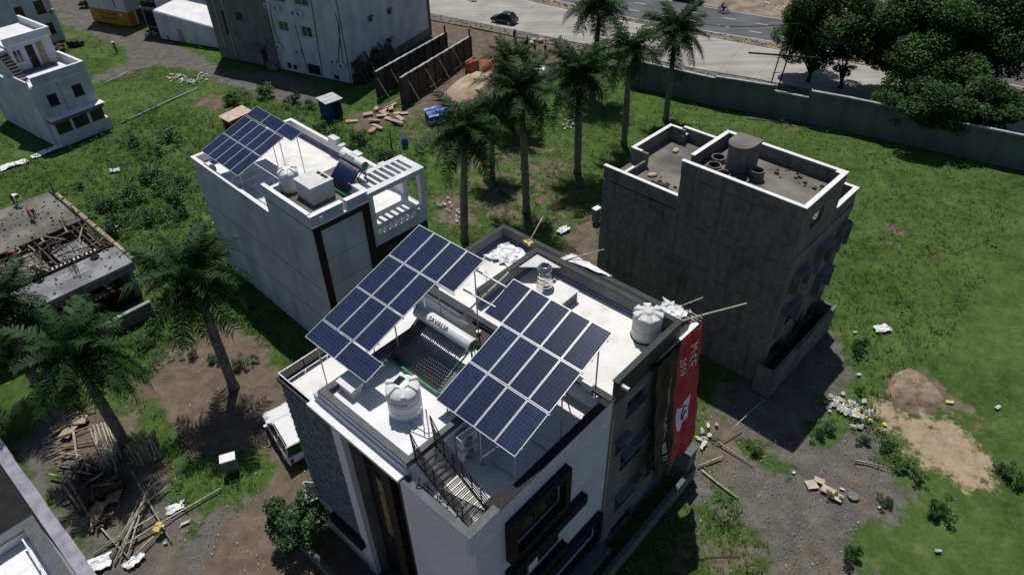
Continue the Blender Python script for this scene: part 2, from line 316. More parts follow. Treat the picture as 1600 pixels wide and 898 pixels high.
def poly_mask(X, Y, polys, soft=1.5):
    out = np.zeros(X.shape)
    for pl in polys:
        p = np.array(pl); q = np.roll(p, -1, 0); ins = np.zeros(X.shape, bool); dm = np.full(X.shape, 1e9)
        for (x0, y0), (x1, y1) in zip(p, q):
            with np.errstate(divide='ignore', invalid='ignore'):
                c = ((y0 > Y) != (y1 > Y)) & (X < (x1-x0)*(Y-y0)/(y1-y0+1e-12)+x0)
            ins ^= c
            L2 = (x1-x0)**2+(y1-y0)**2+1e-9; t = np.clip(((X-x0)*(x1-x0)+(Y-y0)*(y1-y0))/L2, 0, 1)
            dm = np.minimum(dm, np.hypot(X-x0-t*(x1-x0), Y-y0-t*(y1-y0)))
        out = np.maximum(out, np.clip(.5+np.where(ins, dm, -dm)/(2*soft), 0, 1))
    return out
gx = np.concatenate([[-900, -500, -300, -180, -120], np.arange(-80, 80.1, .4), [120, 180, 300, 500, 900]])
gy = np.concatenate([[-200, -60, -10], np.arange(4, 128, .4), [150, 200, 300, 500, 1200]])
X, Y = np.meshgrid(gx, gy); X = X.ravel(); Y = Y.ravel()
ms, mg, mn, mw_ = (poly_mask(X, Y, q) for q in (SOIL, GRAV, SAND, WEED))
ms = np.maximum(ms, .47*poly_mask(X, Y, PATCHY, 2.0))
ms = np.maximum(ms, np.clip((9.5-Y)/3, 0, 1)); ms = np.maximum(ms, np.clip((np.abs(X)-.85*np.maximum(Y, 0)-14)/6, 0, 1)); ms = np.maximum(ms, np.clip((Y-112)/8, 0, 1))  # built-up land beyond the plots
gr_ = poly_mask(X, Y, GREEN, 1.0); ms *= 1-gr_; mg *= 1-gr_
def wob(x, y): return (np.sin(x*.9+1.3*np.sin(y*.6))*np.sin(y*.8+1.1*np.sin(x*.5))+.6*np.sin(x*2.3+y*1.7)*np.sin(y*2.1-x))/1.6
Z = -.10+.09*wob(X, Y)-.02
Z = np.where(Z > -.012, -.012, Z)
nx, ny = len(gx), len(gy); idx = np.arange(nx*ny).reshape(ny, nx)
F = np.stack([idx[:-1, :-1], idx[:-1, 1:], idx[1:, 1:], idx[1:, :-1]], -1).reshape(-1, 4)
def ground_material():
    m = bpy.data.materials.new('ground'); m.use_nodes = True; t = m.node_tree; N = t.nodes; Lk = t.links; b = N['Principled BSDF']
    b.inputs['Roughness'].default_value = .95; b.inputs['Specular IOR Level'].default_value = .1
    at = N.new('ShaderNodeAttribute'); at.attribute_name = 'cover'; sp = N.new('ShaderNodeSeparateColor'); Lk.new(at.outputs['Color'], sp.inputs[0])
    tc = N.new('ShaderNodeTexCoord'); co = tc.outputs['Object']
    def noise(s, d=6, rough=.6):
        n = N.new('ShaderNodeTexNoise'); n.inputs['Scale'].default_value = s; n.inputs['Detail'].default_value = d; n.inputs['Roughness'].default_value = rough; Lk.new(co, n.inputs['Vector']); return n.outputs['Fac']
    def math_(op, a, bb, c=None):
        n = N.new('ShaderNodeMath'); n.operation = op
        for i, v in enumerate((a, bb, c)):
            if v is None: continue
            if isinstance(v, (int, float)): n.inputs[i].default_value = v
            else: Lk.new(v, n.inputs[i])
        return n.outputs[0]
    def rmp(f, lo, hi):
        n = N.new('ShaderNodeMapRange'); n.interpolation_type = 'SMOOTHSTEP'; n.inputs[1].default_value = lo; n.inputs[2].default_value = hi; Lk.new(f, n.inputs[0]); return n.outputs[0]
    def ramp(f, st):
        n = N.new('ShaderNodeValToRGB'); e = n.color_ramp.elements
        e[0].position, e[0].color = st[0][0], (*st[0][1], 1); e[1].position, e[1].color = st[-1][0], (*st[-1][1], 1)
        for p, c in st[1:-1]: k = e.new(p); k.color = (*c, 1)
        Lk.new(f, n.inputs[0]); return n.outputs[0]
    def mix(f, a, bb):
        n = N.new('ShaderNodeMix'); n.data_type = 'RGBA'; Lk.new(f, n.inputs[0]); Lk.new(a, n.inputs[6]); Lk.new(bb, n.inputs[7]); return n.outputs[2]
    n1, n2, n3, n4 = noise(.16), noise(.9, 8, .65), noise(4.5, 6), noise(16, 4)
    gmix = math_('ADD', math_('MULTIPLY', n2, .36), math_('ADD', math_('MULTIPLY', n3, .26), math_('MULTIPLY', n1, .38)))
    grass = ramp(gmix, [(.36, (.024, .040, .013)), (.45, (.049, .086, .020)), (.53, (.071, .118, .029)), (.62, (.108, .152, .046))])
    dry = ramp(n3, [(.3, (.055, .058, .026)), (.7, (.12, .105, .055))])
    grass = mix(math_('MULTIPLY', rmp(noise(.22, 9, .7), .54, .72), .6), grass, dry)
    soil = ramp(math_('ADD', math_('MULTIPLY', n2, .6), math_('MULTIPLY', n4, .4)), [(.32, (.070, .054, .040)), (.5, (.135, .107, .080)), (.7, (.225, .185, .142))])
    grav = ramp(math_('ADD', math_('MULTIPLY', n4, .55), math_('MULTIPLY', n2, .45)), [(.33, (.064, .060, .056)), (.5, (.118, .111, .102)), (.68, (.205, .195, .18))])
    sand = ramp(math_('ADD', math_('MULTIPLY', n2, .6), math_('MULTIPLY', n3, .4)), [(.33, (.19, .145, .10)), (.5, (.345, .265, .185)), (.7, (.45, .355, .26))])
    edge = math_('ADD', math_('MULTIPLY_ADD', n2, 1.3, -.65), math_('MULTIPLY_ADD', noise(.4, 8, .7), .9, -.45)); edge = math_('ADD', edge, math_('MULTIPLY_ADD', n3, .5, -.25))
    def msk(ch): return rmp(math_('ADD', sp.outputs[ch], edge), .36, .64)
    grav = mix(math_('MULTIPLY', rmp(noise(.3, 8, .7), .48, .66), .7), grav, soil); col = mix(msk('Red'), grass, soil); col = mix(msk('Green'), col, grav); col = mix(msk('Blue'), col, sand)
    pale = N.new('ShaderNodeRGB'); pale.outputs[0].default_value = (.32, .31, .28, 1)
    vo = N.new('ShaderNodeTexVoronoi'); vo.inputs['Scale'].default_value = 2.6; Lk.new(co, vo.inputs['Vector'])
    stone = math_('MULTIPLY', rmp(vo.outputs['Distance'], .11, .05), rmp(noise(.35, 5), .52, .66))
    stone = math_('MULTIPLY', stone, math_('MAXIMUM', msk('Green'), math_('MULTIPLY', msk('Red'), .7)))
    col = mix(stone, col, pale.outputs[0])
    Lk.new(col, b.inputs['Base Color'])
    bp_ = N.new('ShaderNodeBump'); bp_.inputs['Strength'].default_value = .7; bp_.inputs['Distance'].default_value = .12
    Lk.new(math_('ADD', math_('MULTIPLY', n3, .6), math_('MULTIPLY', n4, .4)), bp_.inputs['Height']); Lk.new(bp_.outputs[0], b.inputs['Normal'])
    return m
gme = npmesh('ground', np.stack([X, Y, Z], 1), F, ground_material(), True)
ca = gme.attributes.new('cover', 'FLOAT_COLOR', 'POINT')
ca.data.foreach_set('color', np.stack([ms, mg, mn, mw_], 1).astype(np.float32).ravel())
obj('ground', gme, kind='structure')

# ---------------------------------------------------------------- highway: concrete service road, kerb strip, asphalt, markings
def road_mat(name, c1, c2, jx=None, ang=0., patch=.5, sc=.25):
    m = mat(name, c1, c2, sc, .9, bump=.15, bscale=20)
    t = m.node_tree; N = t.nodes; Lk = t.links; b = N['Principled BSDF']; src = b.inputs['Base Color'].links[0].from_socket
    tc = N.new('ShaderNodeTexCoord'); mp = N.new('ShaderNodeMapping'); mp.inputs['Rotation'].default_value = (0, 0, ang); mp.inputs['Scale'].default_value = (.05, 1.1, 1); Lk.new(tc.outputs['Object'], mp.inputs[0])
    n = N.new('ShaderNodeTexNoise'); n.inputs['Scale'].default_value = 1.0; n.inputs['Detail'].default_value = 8; Lk.new(mp.outputs[0], n.inputs[0])
    mr = N.new('ShaderNodeMapRange'); mr.inputs[1].default_value = .35; mr.inputs[2].default_value = .7; mr.inputs[3].default_value = 1.12; mr.inputs[4].default_value = 1-patch*.35; Lk.new(n.outputs['Fac'], mr.inputs[0])
    mx = N.new('ShaderNodeMix'); mx.data_type = 'RGBA'; mx.blend_type = 'MULTIPLY'; mx.inputs[0].default_value = 1; Lk.new(src, mx.inputs[6]); Lk.new(mr.outputs[0], mx.inputs[7]); out = mx.outputs[2]
    if jx:
        m3 = N.new('ShaderNodeMapping'); m3.inputs['Rotation'].default_value = (0, 0, ang); Lk.new(tc.outputs['Object'], m3.inputs[0])
        br = N.new('ShaderNodeTexBrick'); br.offset = 0; br.inputs['Scale'].default_value = 1; br.inputs['Brick Width'].default_value = jx; br.inputs['Row Height'].default_value = 3.6; br.inputs['Mortar Size'].default_value = .045
        br.inputs['Color1'].default_value = (1, 1, 1, 1); br.inputs['Color2'].default_value = (.94, .94, .94, 1); br.inputs['Mortar'].default_value = (.72, .71, .7, 1); Lk.new(m3.outputs[0], br.inputs[0])
        m4 = N.new('ShaderNodeMix'); m4.data_type = 'RGBA'; m4.blend_type = 'MULTIPLY'; m4.inputs[0].default_value = 1; Lk.new(out, m4.inputs[6]); Lk.new(br.outputs['Color'], m4.inputs[7]); out = m4.outputs[2]
    Lk.new(out, b.inputs['Base Color']); return m
def ext(pts, a=90, b=90):
    pts = [Vector((*p[:2], 0)) for p in pts]; d0 = (pts[0]-pts[1]).normalized(); d1 = (pts[-1]-pts[-2]).normalized()
    return [pts[0]+d0*a]+pts+[pts[-1]+d1*b]
def resample(pts, n=40):
    L = [0]
    for p, q in zip(pts, pts[1:]): L.append(L[-1]+(q-p).length)
    out = []
    for k in range(n+1):
        s = L[-1]*k/n; i = max(j for j in range(len(L)-1) if L[j] <= s+1e-9); t = (s-L[i])/(L[i+1]-L[i]+1e-9)
        out.append(pts[i].lerp(pts[i+1], min(t, 1)))
    return out
def strip(name, near, far, z, m, thick=.1, kind='structure', wob_=0.):
    a, b = resample(near), resample(far); n = len(a); r = random.Random(3)
    A = [(p.x+r.uniform(-wob_, wob_), p.y+r.uniform(-wob_, wob_), z) for p in a]; B = [(p.x+r.uniform(-wob_, wob_), p.y+r.uniform(-wob_, wob_), z) for p in b]
    vs = A+B+[(x, y, z-thick) for x, y, _ in A]+[(x, y, z-thick) for x, y, _ in B]; fs = []
    for i in range(n-1): fs += [(i, i+1, n+i+1, n+i), (2*n+i, 2*n+i+1, i+1, i), (n+i, n+i+1, 3*n+i+1, 3*n+i)]
    mb = MB(); mb.add(vs, fs); return mb.build(name, m, kind=kind)
RANG = math.atan2(.54, .84)
W_['concroad'] = road_mat('concrete_road', (.29, .277, .255), (.37, .357, .33), 4.5, RANG)
W_['asphalt'] = road_mat('asphalt', (.085, .09, .095), (.125, .13, .135), None, RANG, .8)
W_['roaddust'] = mat('dusty_road_edge', (.16, .125, .09), (.28, .235, .18), .5, .95, bump=.4, bscale=6)
W_['rubble'] = mat('rubble_edge', (.07, .065, .055), (.22, .20, .17), 2.2, .95, bump=.8, bscale=7)
W_['paint'] = mat('white_road_paint', (.42, .42, .41), (.62, .62, .60), 2.5, .7)
cn = [(-4.52, 100.04), (8.08, 91.99), (22.60, 81.67), (30.17, 77.62), (49.75, 64.78)]
cf = [(2.28, 109.80), (10.58, 103.05), (24.94, 93.25), (28.98, 90.40), (35.45, 86.21), (55.31, 73.19)]
an = [(5.86, 109.85), (18.66, 98.83), (28.35, 92.91), (36.61, 88.33), (56.64, 74.67)]
af = [(23.95, 108.19), (27.37, 105.85), (33.28, 101.57), (38.11, 98.66), (62.13, 81.65)]
E_ = 120
cn, cf, an, af = ext(cn, E_, E_), ext(cf, E_, E_), ext(an, E_, E_), ext(af, E_, E_)
strip('service_road', cn, cf, .06, 'concroad')
strip('asphalt_road', an, af, .05, 'asphalt')
strip('road_median', [p.lerp(q, .02) for p, q in zip(resample(cf), resample(an))], [p.lerp(q, .98) for p, q in zip(resample(cf), resample(an))], .10, 'roaddust', .15)
RD = (Vector(an[3])-Vector(an[2])).normalized(); RN = Vector((-RD.y, RD.x, 0))
off = lambda pts, d: [p+RN*d for p in pts]
strip('dirt_shoulder', off(cn, -.15), off(cn, -1.9), .03, 'rubble', .1, wob_=.25)
strip('far_shoulder', off(af, .15), off(af, 34), .03, 'roaddust', .1, wob_=.3)
strip('edge_line', off(an, .25), off(an, .42), .056, 'paint', .005)
strip('edge_line', off(af, -.45), off(af, -.28), .056, 'paint', .005)
strip('edge_line', off(cf, -.30), off(cf, -.18), .066, 'paint', .005)
dash_me = MB().box(-.85, .85, -.075, .075, 0, .005).mesh('lane_dash', 'paint')
for row, cnt in (([(19.84, 106.40), (23.89, 103.84), (27.58, 101.29), (31.46, 98.73), (34.87, 96.40)], 12), ([(22.15, 100.86), (26.42, 98.06), (29.67, 95.84), (33.17, 93.48)], 12)):
    p0 = Vector((*row[0], 0)); p1 = Vector((*row[-1], 0)); st = (p1-p0)/(len(row)-1); d = st.normalized(); nn = Vector((-d.y, d.x, 0))
    for k in range(-8, 16):
        c = p0+st*k; obj('lane_dash', dash_me, kind='structure', loc=(c.x, c.y, .052), rz=math.atan2(d.y, d.x))
# rubble stones along the edge of the service road
mb = MB(); r = random.Random(5); ns = resample(off(cn, -1.0), 700)
for p in ns[200:520]:
    for _ in range(2):
        c = p+RN*r.uniform(-.8, .8); s = r.uniform(.06, .2); a = r.uniform(0, 3)
        mb.lathe([(s, 0), (s*.9, s*.5), (s*.3, s*.8)], (c.x, c.y, .02), 5)
mb.build('rubble', 'rubble', kind='stuff')
# median rubble and soil heaped on the far side
mb = MB()
for p in resample([a.lerp(b, .5) for a, b in zip(resample(cf), resample(an))], 700)[260:520]:
    for _ in range(3):
        c = p+RN*r.uniform(-.7, .7); s = r.uniform(.08, .24); mb.lathe([(s, 0), (s*.8, s*.5), (s*.25, s*.75)], (c.x, c.y, .08), 5)
mb.build('median_rubble', 'rubble', kind='stuff')

# ---------------------------------------------------------------- sand and soil heaps
def heap(name, label, poly, h, m, seed=0):
    c = Vector((sum(p[0] for p in poly)/len(poly), sum(p[1] for p in poly)/len(poly), 0)); n = len(poly); r = random.Random(seed)
    ring = resample([Vector((*p[:2], 0)) for p in poly]+[Vector((*poly[0][:2], 0))], 28)[:-1]
    vs = []; K = 9
    for k in range(K):
        t = k/K
        for p in ring:
            q = p.lerp(c, t); z = h*(1-(1-t)**1.7)+r.uniform(-.10, .10)*h*2*(t > 0)-(.15 if k == 0 else 0); vs.append((q.x+r.uniform(-.05, .05), q.y+r.uniform(-.05, .05), z))
    vs.append((c.x, c.y, h)); m_ = len(ring); fs = [(k*m_+i, k*m_+(i+1) % m_, (k+1)*m_+(i+1) % m_, (k+1)*m_+i) for k in range(K-1) for i in range(m_)]
    fs += [((K-1)*m_+i, (K-1)*m_+(i+1) % m_, K*m_) for i in range(m_)]
    mb = MB(); mb.add([(x-c.x, y-c.y, z) for x, y, z in vs], fs)
    o = mb.build(name, m, smooth=True, loc=c); o['label'] = label; o['category'] = 'heap'
    return o
heap('soil_heap', 'low heap of pinkish brown soil in the open grass right of the grey house', [(23.33, 29.78), (24.83, 31.62), (25.88, 31.94), (26.56, 30.89), (26.92, 29.13), (25.92, 28.54), (23.99, 28.80)], .38, 'soilheap', 1)
heap('sand_heap', 'pale sand heap beside the dark unfinished walls', [(-7.48, 75.68), (-6.56, 78.83), (-3.65, 82.45), (-0.17, 81.46), (-0.04, 78.45), (-2.38, 75.05), (-5.23, 73.86)], 1.1, 'sandheap', 2)
heap('earth_heap', 'small red earth heap next to the stacked bricks by the road', [(-3.49, 85.88), (-1.33, 85.75), (-0.55, 82.26), (-2.47, 81.21)], .6, 'brick', 3)
# ---------------------------------------------------------------- house helpers (local frame: x towards the road side face, y along it)
def holed(mb, ax, c0, c1, u0, u1, z0, z1, holes, m=0):
    """wall slab between planes c0..c1 of axis ax with rectangular holes (u0,u1,z0,z1)"""
    us = sorted({u0, u1, *[h[0] for h in holes], *[h[1] for h in holes]}); zs = sorted({z0, z1, *[h[2] for h in holes], *[h[3] for h in holes]})
    for a, b in zip(us, us[1:]):
        st = None
        for i, (p, q) in enumerate(zip(zs, zs[1:])):
            inside = any(h[0] <= (a+b)/2 <= h[1] and h[2] <= (p+q)/2 <= h[3] for h in holes)
            if not inside and st is None: st = p
            if st is not None and (inside or i == len(zs)-2):
                e = p if inside else q
                mb.box(c0, c1, a, b, st, e, m) if ax == 'x' else mb.box(a, b, c0, c1, st, e, m); st = None
    return mb
def P(ax, c, u, z): return (c, u, z) if ax == 'x' else (u, c, z)
def abox(mb, ax, c0, c1, u0, u1, z0, z1, m=0):
    c0, c1 = min(c0, c1), max(c0, c1)
    return mb.box(c0, c1, u0, u1, z0, z1, m) if ax == 'x' else mb.box(u0, u1, c0, c1, z0, z1, m)
def window(par, ax, c, out, u0, u1, z0, z1, fr='alu', gl='glass', t=.06, split=1, sill=True, depth=.12, name='window'):
    """framed window; out=+1/-1 the outward side of plane c"""
    d0 = c-out*depth; mb = MB()
    for (a, b, p, q) in ((u0, u1, z0, z0+t), (u0, u1, z1-t, z1), (u0, u0+t, z0+t, z1-t), (u1-t, u1, z0+t, z1-t)): abox(mb, ax, d0-out*.05, d0+out*.03, a, b, p, q)
    f = mb.build(name, fr, par)
    w_ = (u1-u0-2*t)/split
    for k in range(split):
        mb = MB(); a = u0+t+k*w_; abox(mb, ax, d0-out*.03, d0-out*.012, a+.02, a+w_-.02, z0+t, z1-t); mb.build('pane', gl, f)
        if k:
            mb = MB(); abox(mb, ax, d0-out*.04, d0+out*.02, a-.022, a+.022, z0+t, z1-t); mb.build('mullion', fr, f)
    if sill:
        mb = MB(); abox(mb, ax, c+out*.002, c+out*.08, u0-.08, u1+.08, z0-.07, z0-.005); mb.build('sill', fr if fr != 'black' else 'band', f)
    return f
def part(name, mats, par, *boxes, **kw):
    mb = MB()
    for b in boxes: mb.box(*b)
    return mb.build(name, mats, par, **kw)

# ================================================================ MAIN HOUSE
M_ = thing('main_house', 'large house with white terraces, slate clad front and two blue solar arrays', 'house', MO, RM)
# body
front_holes = []
mb = MB(); mb.box(-3.55, -.25, .2, 8.2, 0, 10.85)
holed(mb, 'x', -.25, 0, .2, 8.2, 0, 10.85, [(2.0, 4.9, 8.85, 10.75), (2.0, 5.0, 5.75, 7.3), (3.2, 7.7, 2.9, 4.5)])
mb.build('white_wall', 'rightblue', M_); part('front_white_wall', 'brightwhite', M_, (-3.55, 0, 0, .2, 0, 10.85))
gh = [(9.45, 11.0, 9.95, 11.0-.1), (8.9, 9.6, 7.95, 8.7), (9.45, 11.2, 6.2, 7.3), (11.8, 12.9, 6.2, 7.2), (9.45, 11.2, 2.9, 4.0), (9.3, 11.2, .3, 1.4), (12.2, 13.6, 2.9, 4.0)]
mb = MB(); mb.box(-12, -.32, 8.2, 14.6, 0, 10.85); holed(mb, 'x', -.32, -.03, 8.2, 14.8, 0, 10.85, gh); mb.box(-12, -.32, 14.6, 14.8, 0, 10.85)
mb.build('grey_wall', 'greypl', M_)
part('side_wall', 'greypl', M_, (-12, -7.75, .55, 8.2, 0, 10.85))
part('recess_wall', 'brown', M_, (-7.75, -3.55, 1.05, 8.2, 0, 11.9))
part('recess_pier', 'brown', M_, (-5.7, -5.1, .5, 1.05, 0, 11.9), (-4.35, -3.9, .38, 1.05, 0, 11.9))
part('recess_fin', 'band', M_, (-3.86, -3.56, .15, 1.05, 0, 11.9))
part('light_pier', 'brightwhite', M_, (-8.35, -7.76, .28, .55, 0, 11.6))
part('base_wall', 'brightwhite', M_, (-12.0, -8.36, .33, .549, 0, 2.55))
part('stone_backing', 'slate', M_, (-12.0, -8.36, .36, .549, 2.8, 11.2))
part('ledge_beam', 'granite', M_, (-10.6, -8.15, .0, .327, 2.15, 2.78))
# slate strips: 300 largest courses as pieces would repeat thousands of times, so they are joined
mb = MB(); r = random.Random(2); z = 2.8
while z < 11.15:
    h = r.choice((.08, .1, .12)); x = -12.0
    while x < -8.42:
        L_ = r.uniform(.25, .7); x1 = min(x+L_, -8.37); d = r.uniform(.02, .075); mb.box(x+.004, x1-.004, .36-d, .358, z+.004, min(z+h, 11.2)-.004); x = x1
    z += h
mb.build('slate_strip', 'slate', M_, kind='stuff')
# tall window of the brown recess, its lit look put into the pane colour, high window
f = part('tall_window', 'black', M_, (-6.98, -6.36, .985, 1.045, 3.9, 8.4))
for k in range(4): part('pane', 'gold', f, (-6.9, -6.44, .955, .984, 4.0+k*1.08, 5.0+k*1.08))
f = part('high_window', 'alu', M_, (-7.3, -6.5, .99, 1.045, 10.2, 11.0)); part('pane', 'glass', f, (-7.22, -6.58, .965, .989, 10.28, 10.92))
part('low_vent', 'black', M_, (-4.9, -4.5, .9, 1.045, 2.2, 3.0))
# black window surrounds on the right face
def surround(name, y0, y1, z0, z1, t=.32, o=.34):
    mb = MB(); mb.box(.002, o, y0, y1, z1-t, z1); mb.box(.002, o, y0, y1, z0, z0+t); mb.box(.002, o, y0, y0+t, z0+t, z1-t); mb.box(.002, o, y1-t, y1, z0+t, z1-t); return mb.build(name, 'granite', M_)
surround('window_surround', 1.7, 5.2, 8.55, 11.05)
w1 = window(M_, 'x', 0, 1, 2.02, 4.88, 8.87, 10.73, 'black', 'curtain', .07, 2, False, .1)
mb = MB(); mb.box(.002, .34, 1.6, 6.45, 7.35, 7.9); mb.box(.002, .34, 1.6, 2.0, 5.4, 7.35); mb.box(.002, .34, 2.0, 5.2, 5.25, 5.72); mb.build('window_surround', 'granite', M_)
w2 = window(M_, 'x', 0, 1, 2.02, 4.98, 5.77, 7.28, 'black', 'glass', .07, 3, False, .1)
part('pale_blind', 'white', M_, (-.09, .02, 3.0, 3.55, 5.9, 7.0))
mb = MB(); mb.box(.002, .3, 2.9, 7.95, 4.5, 4.75); mb.box(.002, .3, 7.7, 7.95, 2.6, 4.5); mb.box(.002, .3, 2.9, 7.7, 2.6, 2.85); mb.build('window_surround', 'granite', M_)
window(M_, 'x', 0, 1, 3.22, 7.68, 2.92, 4.48, 'black', 'glass', .07, 4, False, .1)
part('porch_slab', 'coping', M_, (.002, .9, 3.2, 8.0, 2.1, 2.3))
for h in gh: window(M_, 'x', -.03, 1, h[0]+.002, h[1]-.002, h[2]+.002, h[3]-.002, 'coping', 'glass', .06, 2, True, .2)
part('window_hood', 'greypl', M_, (-.028, .3, 8.75, 9.75, 8.78, 8.86)); part('window_hood', 'greypl', M_, (-.028, .35, 9.3, 11.35, 4.1, 4.18)); part('window_hood', 'greypl', M_, (-.028, .35, 9.3, 11.35, 7.4, 7.48))
part('drain_pipe', 'galv', M_, (-.028, .06, 8.28, 8.36, .2, 10.8))
# roof decks
part('terrace_deck', 'mosaic', M_, (-3.4, 0, .0, 8.2, 10.85, 10.95))
part('walkway_deck', 'mosaic', M_, (-12, -3.4, 6.3, 8.2, 10.85, 10.95))
part('balcony_deck', 'mosaic', M_, (-12, -8.65, .34, 6.3, 10.85, 10.95))
part('back_deck', 'mosaic', M_, (-12, -.03, 13.2, 14.8, 10.85, 11.1), (-12, -8.3, 8.4, 13.2, 10.85, 11.1))
# stair room roof
part('stair_room', 'bluewhite', M_, (-8.6, -3.4, .45, 6.3, 10.951, 12.45))
part('stair_room_roof', 'roofwhite', M_, (-8.65, -3.4, .4, 6.3, 12.45, 12.6))
part('roof_curb', 'coping', M_, (-8.72, -3.42, .33, .62, 12.601, 12.9), (-8.72, -8.42, .62, 6.3, 12.601, 12.88), (-3.66, -3.42, .62, 6.3, 12.601, 12.86))
part('fascia_band', 'bluewhite', M_, (-9.0, -3.4, .26, .397, 12.28, 12.6), (-8.74, -3.4, .3, .329, 12.6, 12.82))
part('white_ledge', 'limewash', M_, (-9.05, -3.5, -.12, .258, 12.12, 12.27))
# terrace parapets
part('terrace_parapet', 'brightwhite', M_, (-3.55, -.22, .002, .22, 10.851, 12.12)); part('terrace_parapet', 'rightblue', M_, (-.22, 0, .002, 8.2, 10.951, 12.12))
part('parapet_coping', 'coping', M_, (-3.57, .02, -.02, .3, 12.121, 12.15), (-.32, .02, .3, 1.5, 12.121, 12.15))
for k in range(6): part('coping_slab', 'granite', M_, (-.34, .03, 1.505+k*1.1, 2.6+k*1.1, 12.121, 12.16))
part('parapet_box', 'granite', M_, (-.62, -.225, 1.35, 2.15, 11.2, 12.1))
# raised roof block with the two tanks
part('upper_room', 'greypl', M_, (-8.3, -.03, 8.2, 13.2, 10.851, 11.98))
part('upper_roof', 'mosaic', M_, (-8.3, -.03, 8.2, 13.2, 11.98, 12.08))
part('back_parapet', 'greypl', M_, (-8.3, -.2, 12.98, 13.2, 12.081, 12.9)); part('dividing_parapet', 'greypl', M_, (-8.3, -8.08, 8.9, 12.98, 12.081, 12.9))
part('side_parapet', 'band', M_, (-.2, -.0, 8.42, 13.2, 11.6, 12.9))
part('front_wall', 'bluewhite', M_, (-12, -.03, 8.03, 8.199, 10.951, 11.9), (-12, -8.3, 8.2, 8.4, 11.1, 12.1), (-8.3, -.03, 8.05, 8.198, 11.9, 12.07))
part('dark_coping', 'band', M_, (-8.34, -.22, 12.95, 13.24, 12.901, 12.95), (-8.34, -8.04, 8.86, 12.95, 12.901, 12.95), (-.24, .03, 8.38, 13.24, 12.901, 12.95),
     (-12, -8.0, 8.0, 8.42, 12.101, 12.15), (-8.0, -.0, 8.0, 8.3, 12.081, 12.2))
part('skirting', 'violet', M_, (-8.07, -.21, 12.93, 12.978, 12.082, 12.3), (-8.078, -8.03, 8.9, 12.93, 12.082, 12.3), (-11.78, -8.35, 14.53, 14.578, 11.101, 11.35), (-11.778, -11.72, 8.45, 14.53, 11.101, 11.35), (-8.36, -8.31, 8.45, 14.5, 11.101, 11.3))
part('outer_parapet', 'greypl', M_, (-12, -.22, 14.58, 14.8, 11.101, 11.86), (-12, -11.78, 8.4, 14.58, 11.101, 11.86), (-.22, -.0, 13.25, 14.8, 10.851, 11.86))
part('dark_coping', 'band', M_, (-12.04, .03, 14.54, 14.84, 11.861, 11.9), (-12.04, -11.74, 8.44, 14.54, 11.861, 11.9), (-.26, .03, 13.25, 14.54, 11.861, 11.9))
part('brick_edge', 'brick', M_, (-.9, .0, 14.85, 14.95, 11.3, 11.88))
# masonry tank stand beside the steel tank
part('tank_stand', 'greypl', M_, (-6.0, -4.9, 10.55, 12.15, 12.081, 12.62)); part('stand_top', 'mosaic', M_, (-6.05, -4.85, 10.5, 12.2, 12.621, 12.68))
# left balcony glass rail
f = part('glass_rail', 'galv', M_, (-11.98, -8.6, .34, .38, 11.62, 11.66), (-11.98, -11.94, .38, 5.2, 11.62, 11.66))
for k in range(3): part('glass_panel', 'glass', f, (-11.95+k*1.12, -10.87+k*1.12, .352, .366, 11.0, 11.6))
for k in range(4): part('glass_panel', 'glass', f, (-11.967, -11.953, .42+k*1.19, 1.56+k*1.19, 11.0, 11.6))
for k in range(4): part('rail_post', 'galv', f, (-11.96+k*1.12, -11.92+k*1.12, .34, .38, 10.95, 11.62))
part('balcony_edge', 'band', M_, (-12.02, -8.3, .22, .339, 11.2, 11.45))
part('balcony_curb', 'coping', M_, (-12.0, -8.66, .5, .62, 10.951, 11.1))
# porch canopy frame at the street side
mb = MB()
for a, b in (((-13.3, .35, 2.6), (-12.6, .85, 2.6)), ((-13.3, .35, 2.6), (-12.1, -.25, 2.6)), ((-12.6, .85, 2.6), (-12.0, .45, 2.6)), ((-12.1, -.25, 2.6), (-11.9, .3, 2.6))): mb.beam(a, b, .08)
f = mb.build('canopy_frame', 'wallcap', M_)
MB().add([(-13.2, .35, 2.6), (-12.1, -.2, 2.6), (-12.0, .42, 2.6), (-12.6, .8, 2.6)], [(0, 1, 2, 3)]).build('canopy_glass', 'glass', f)
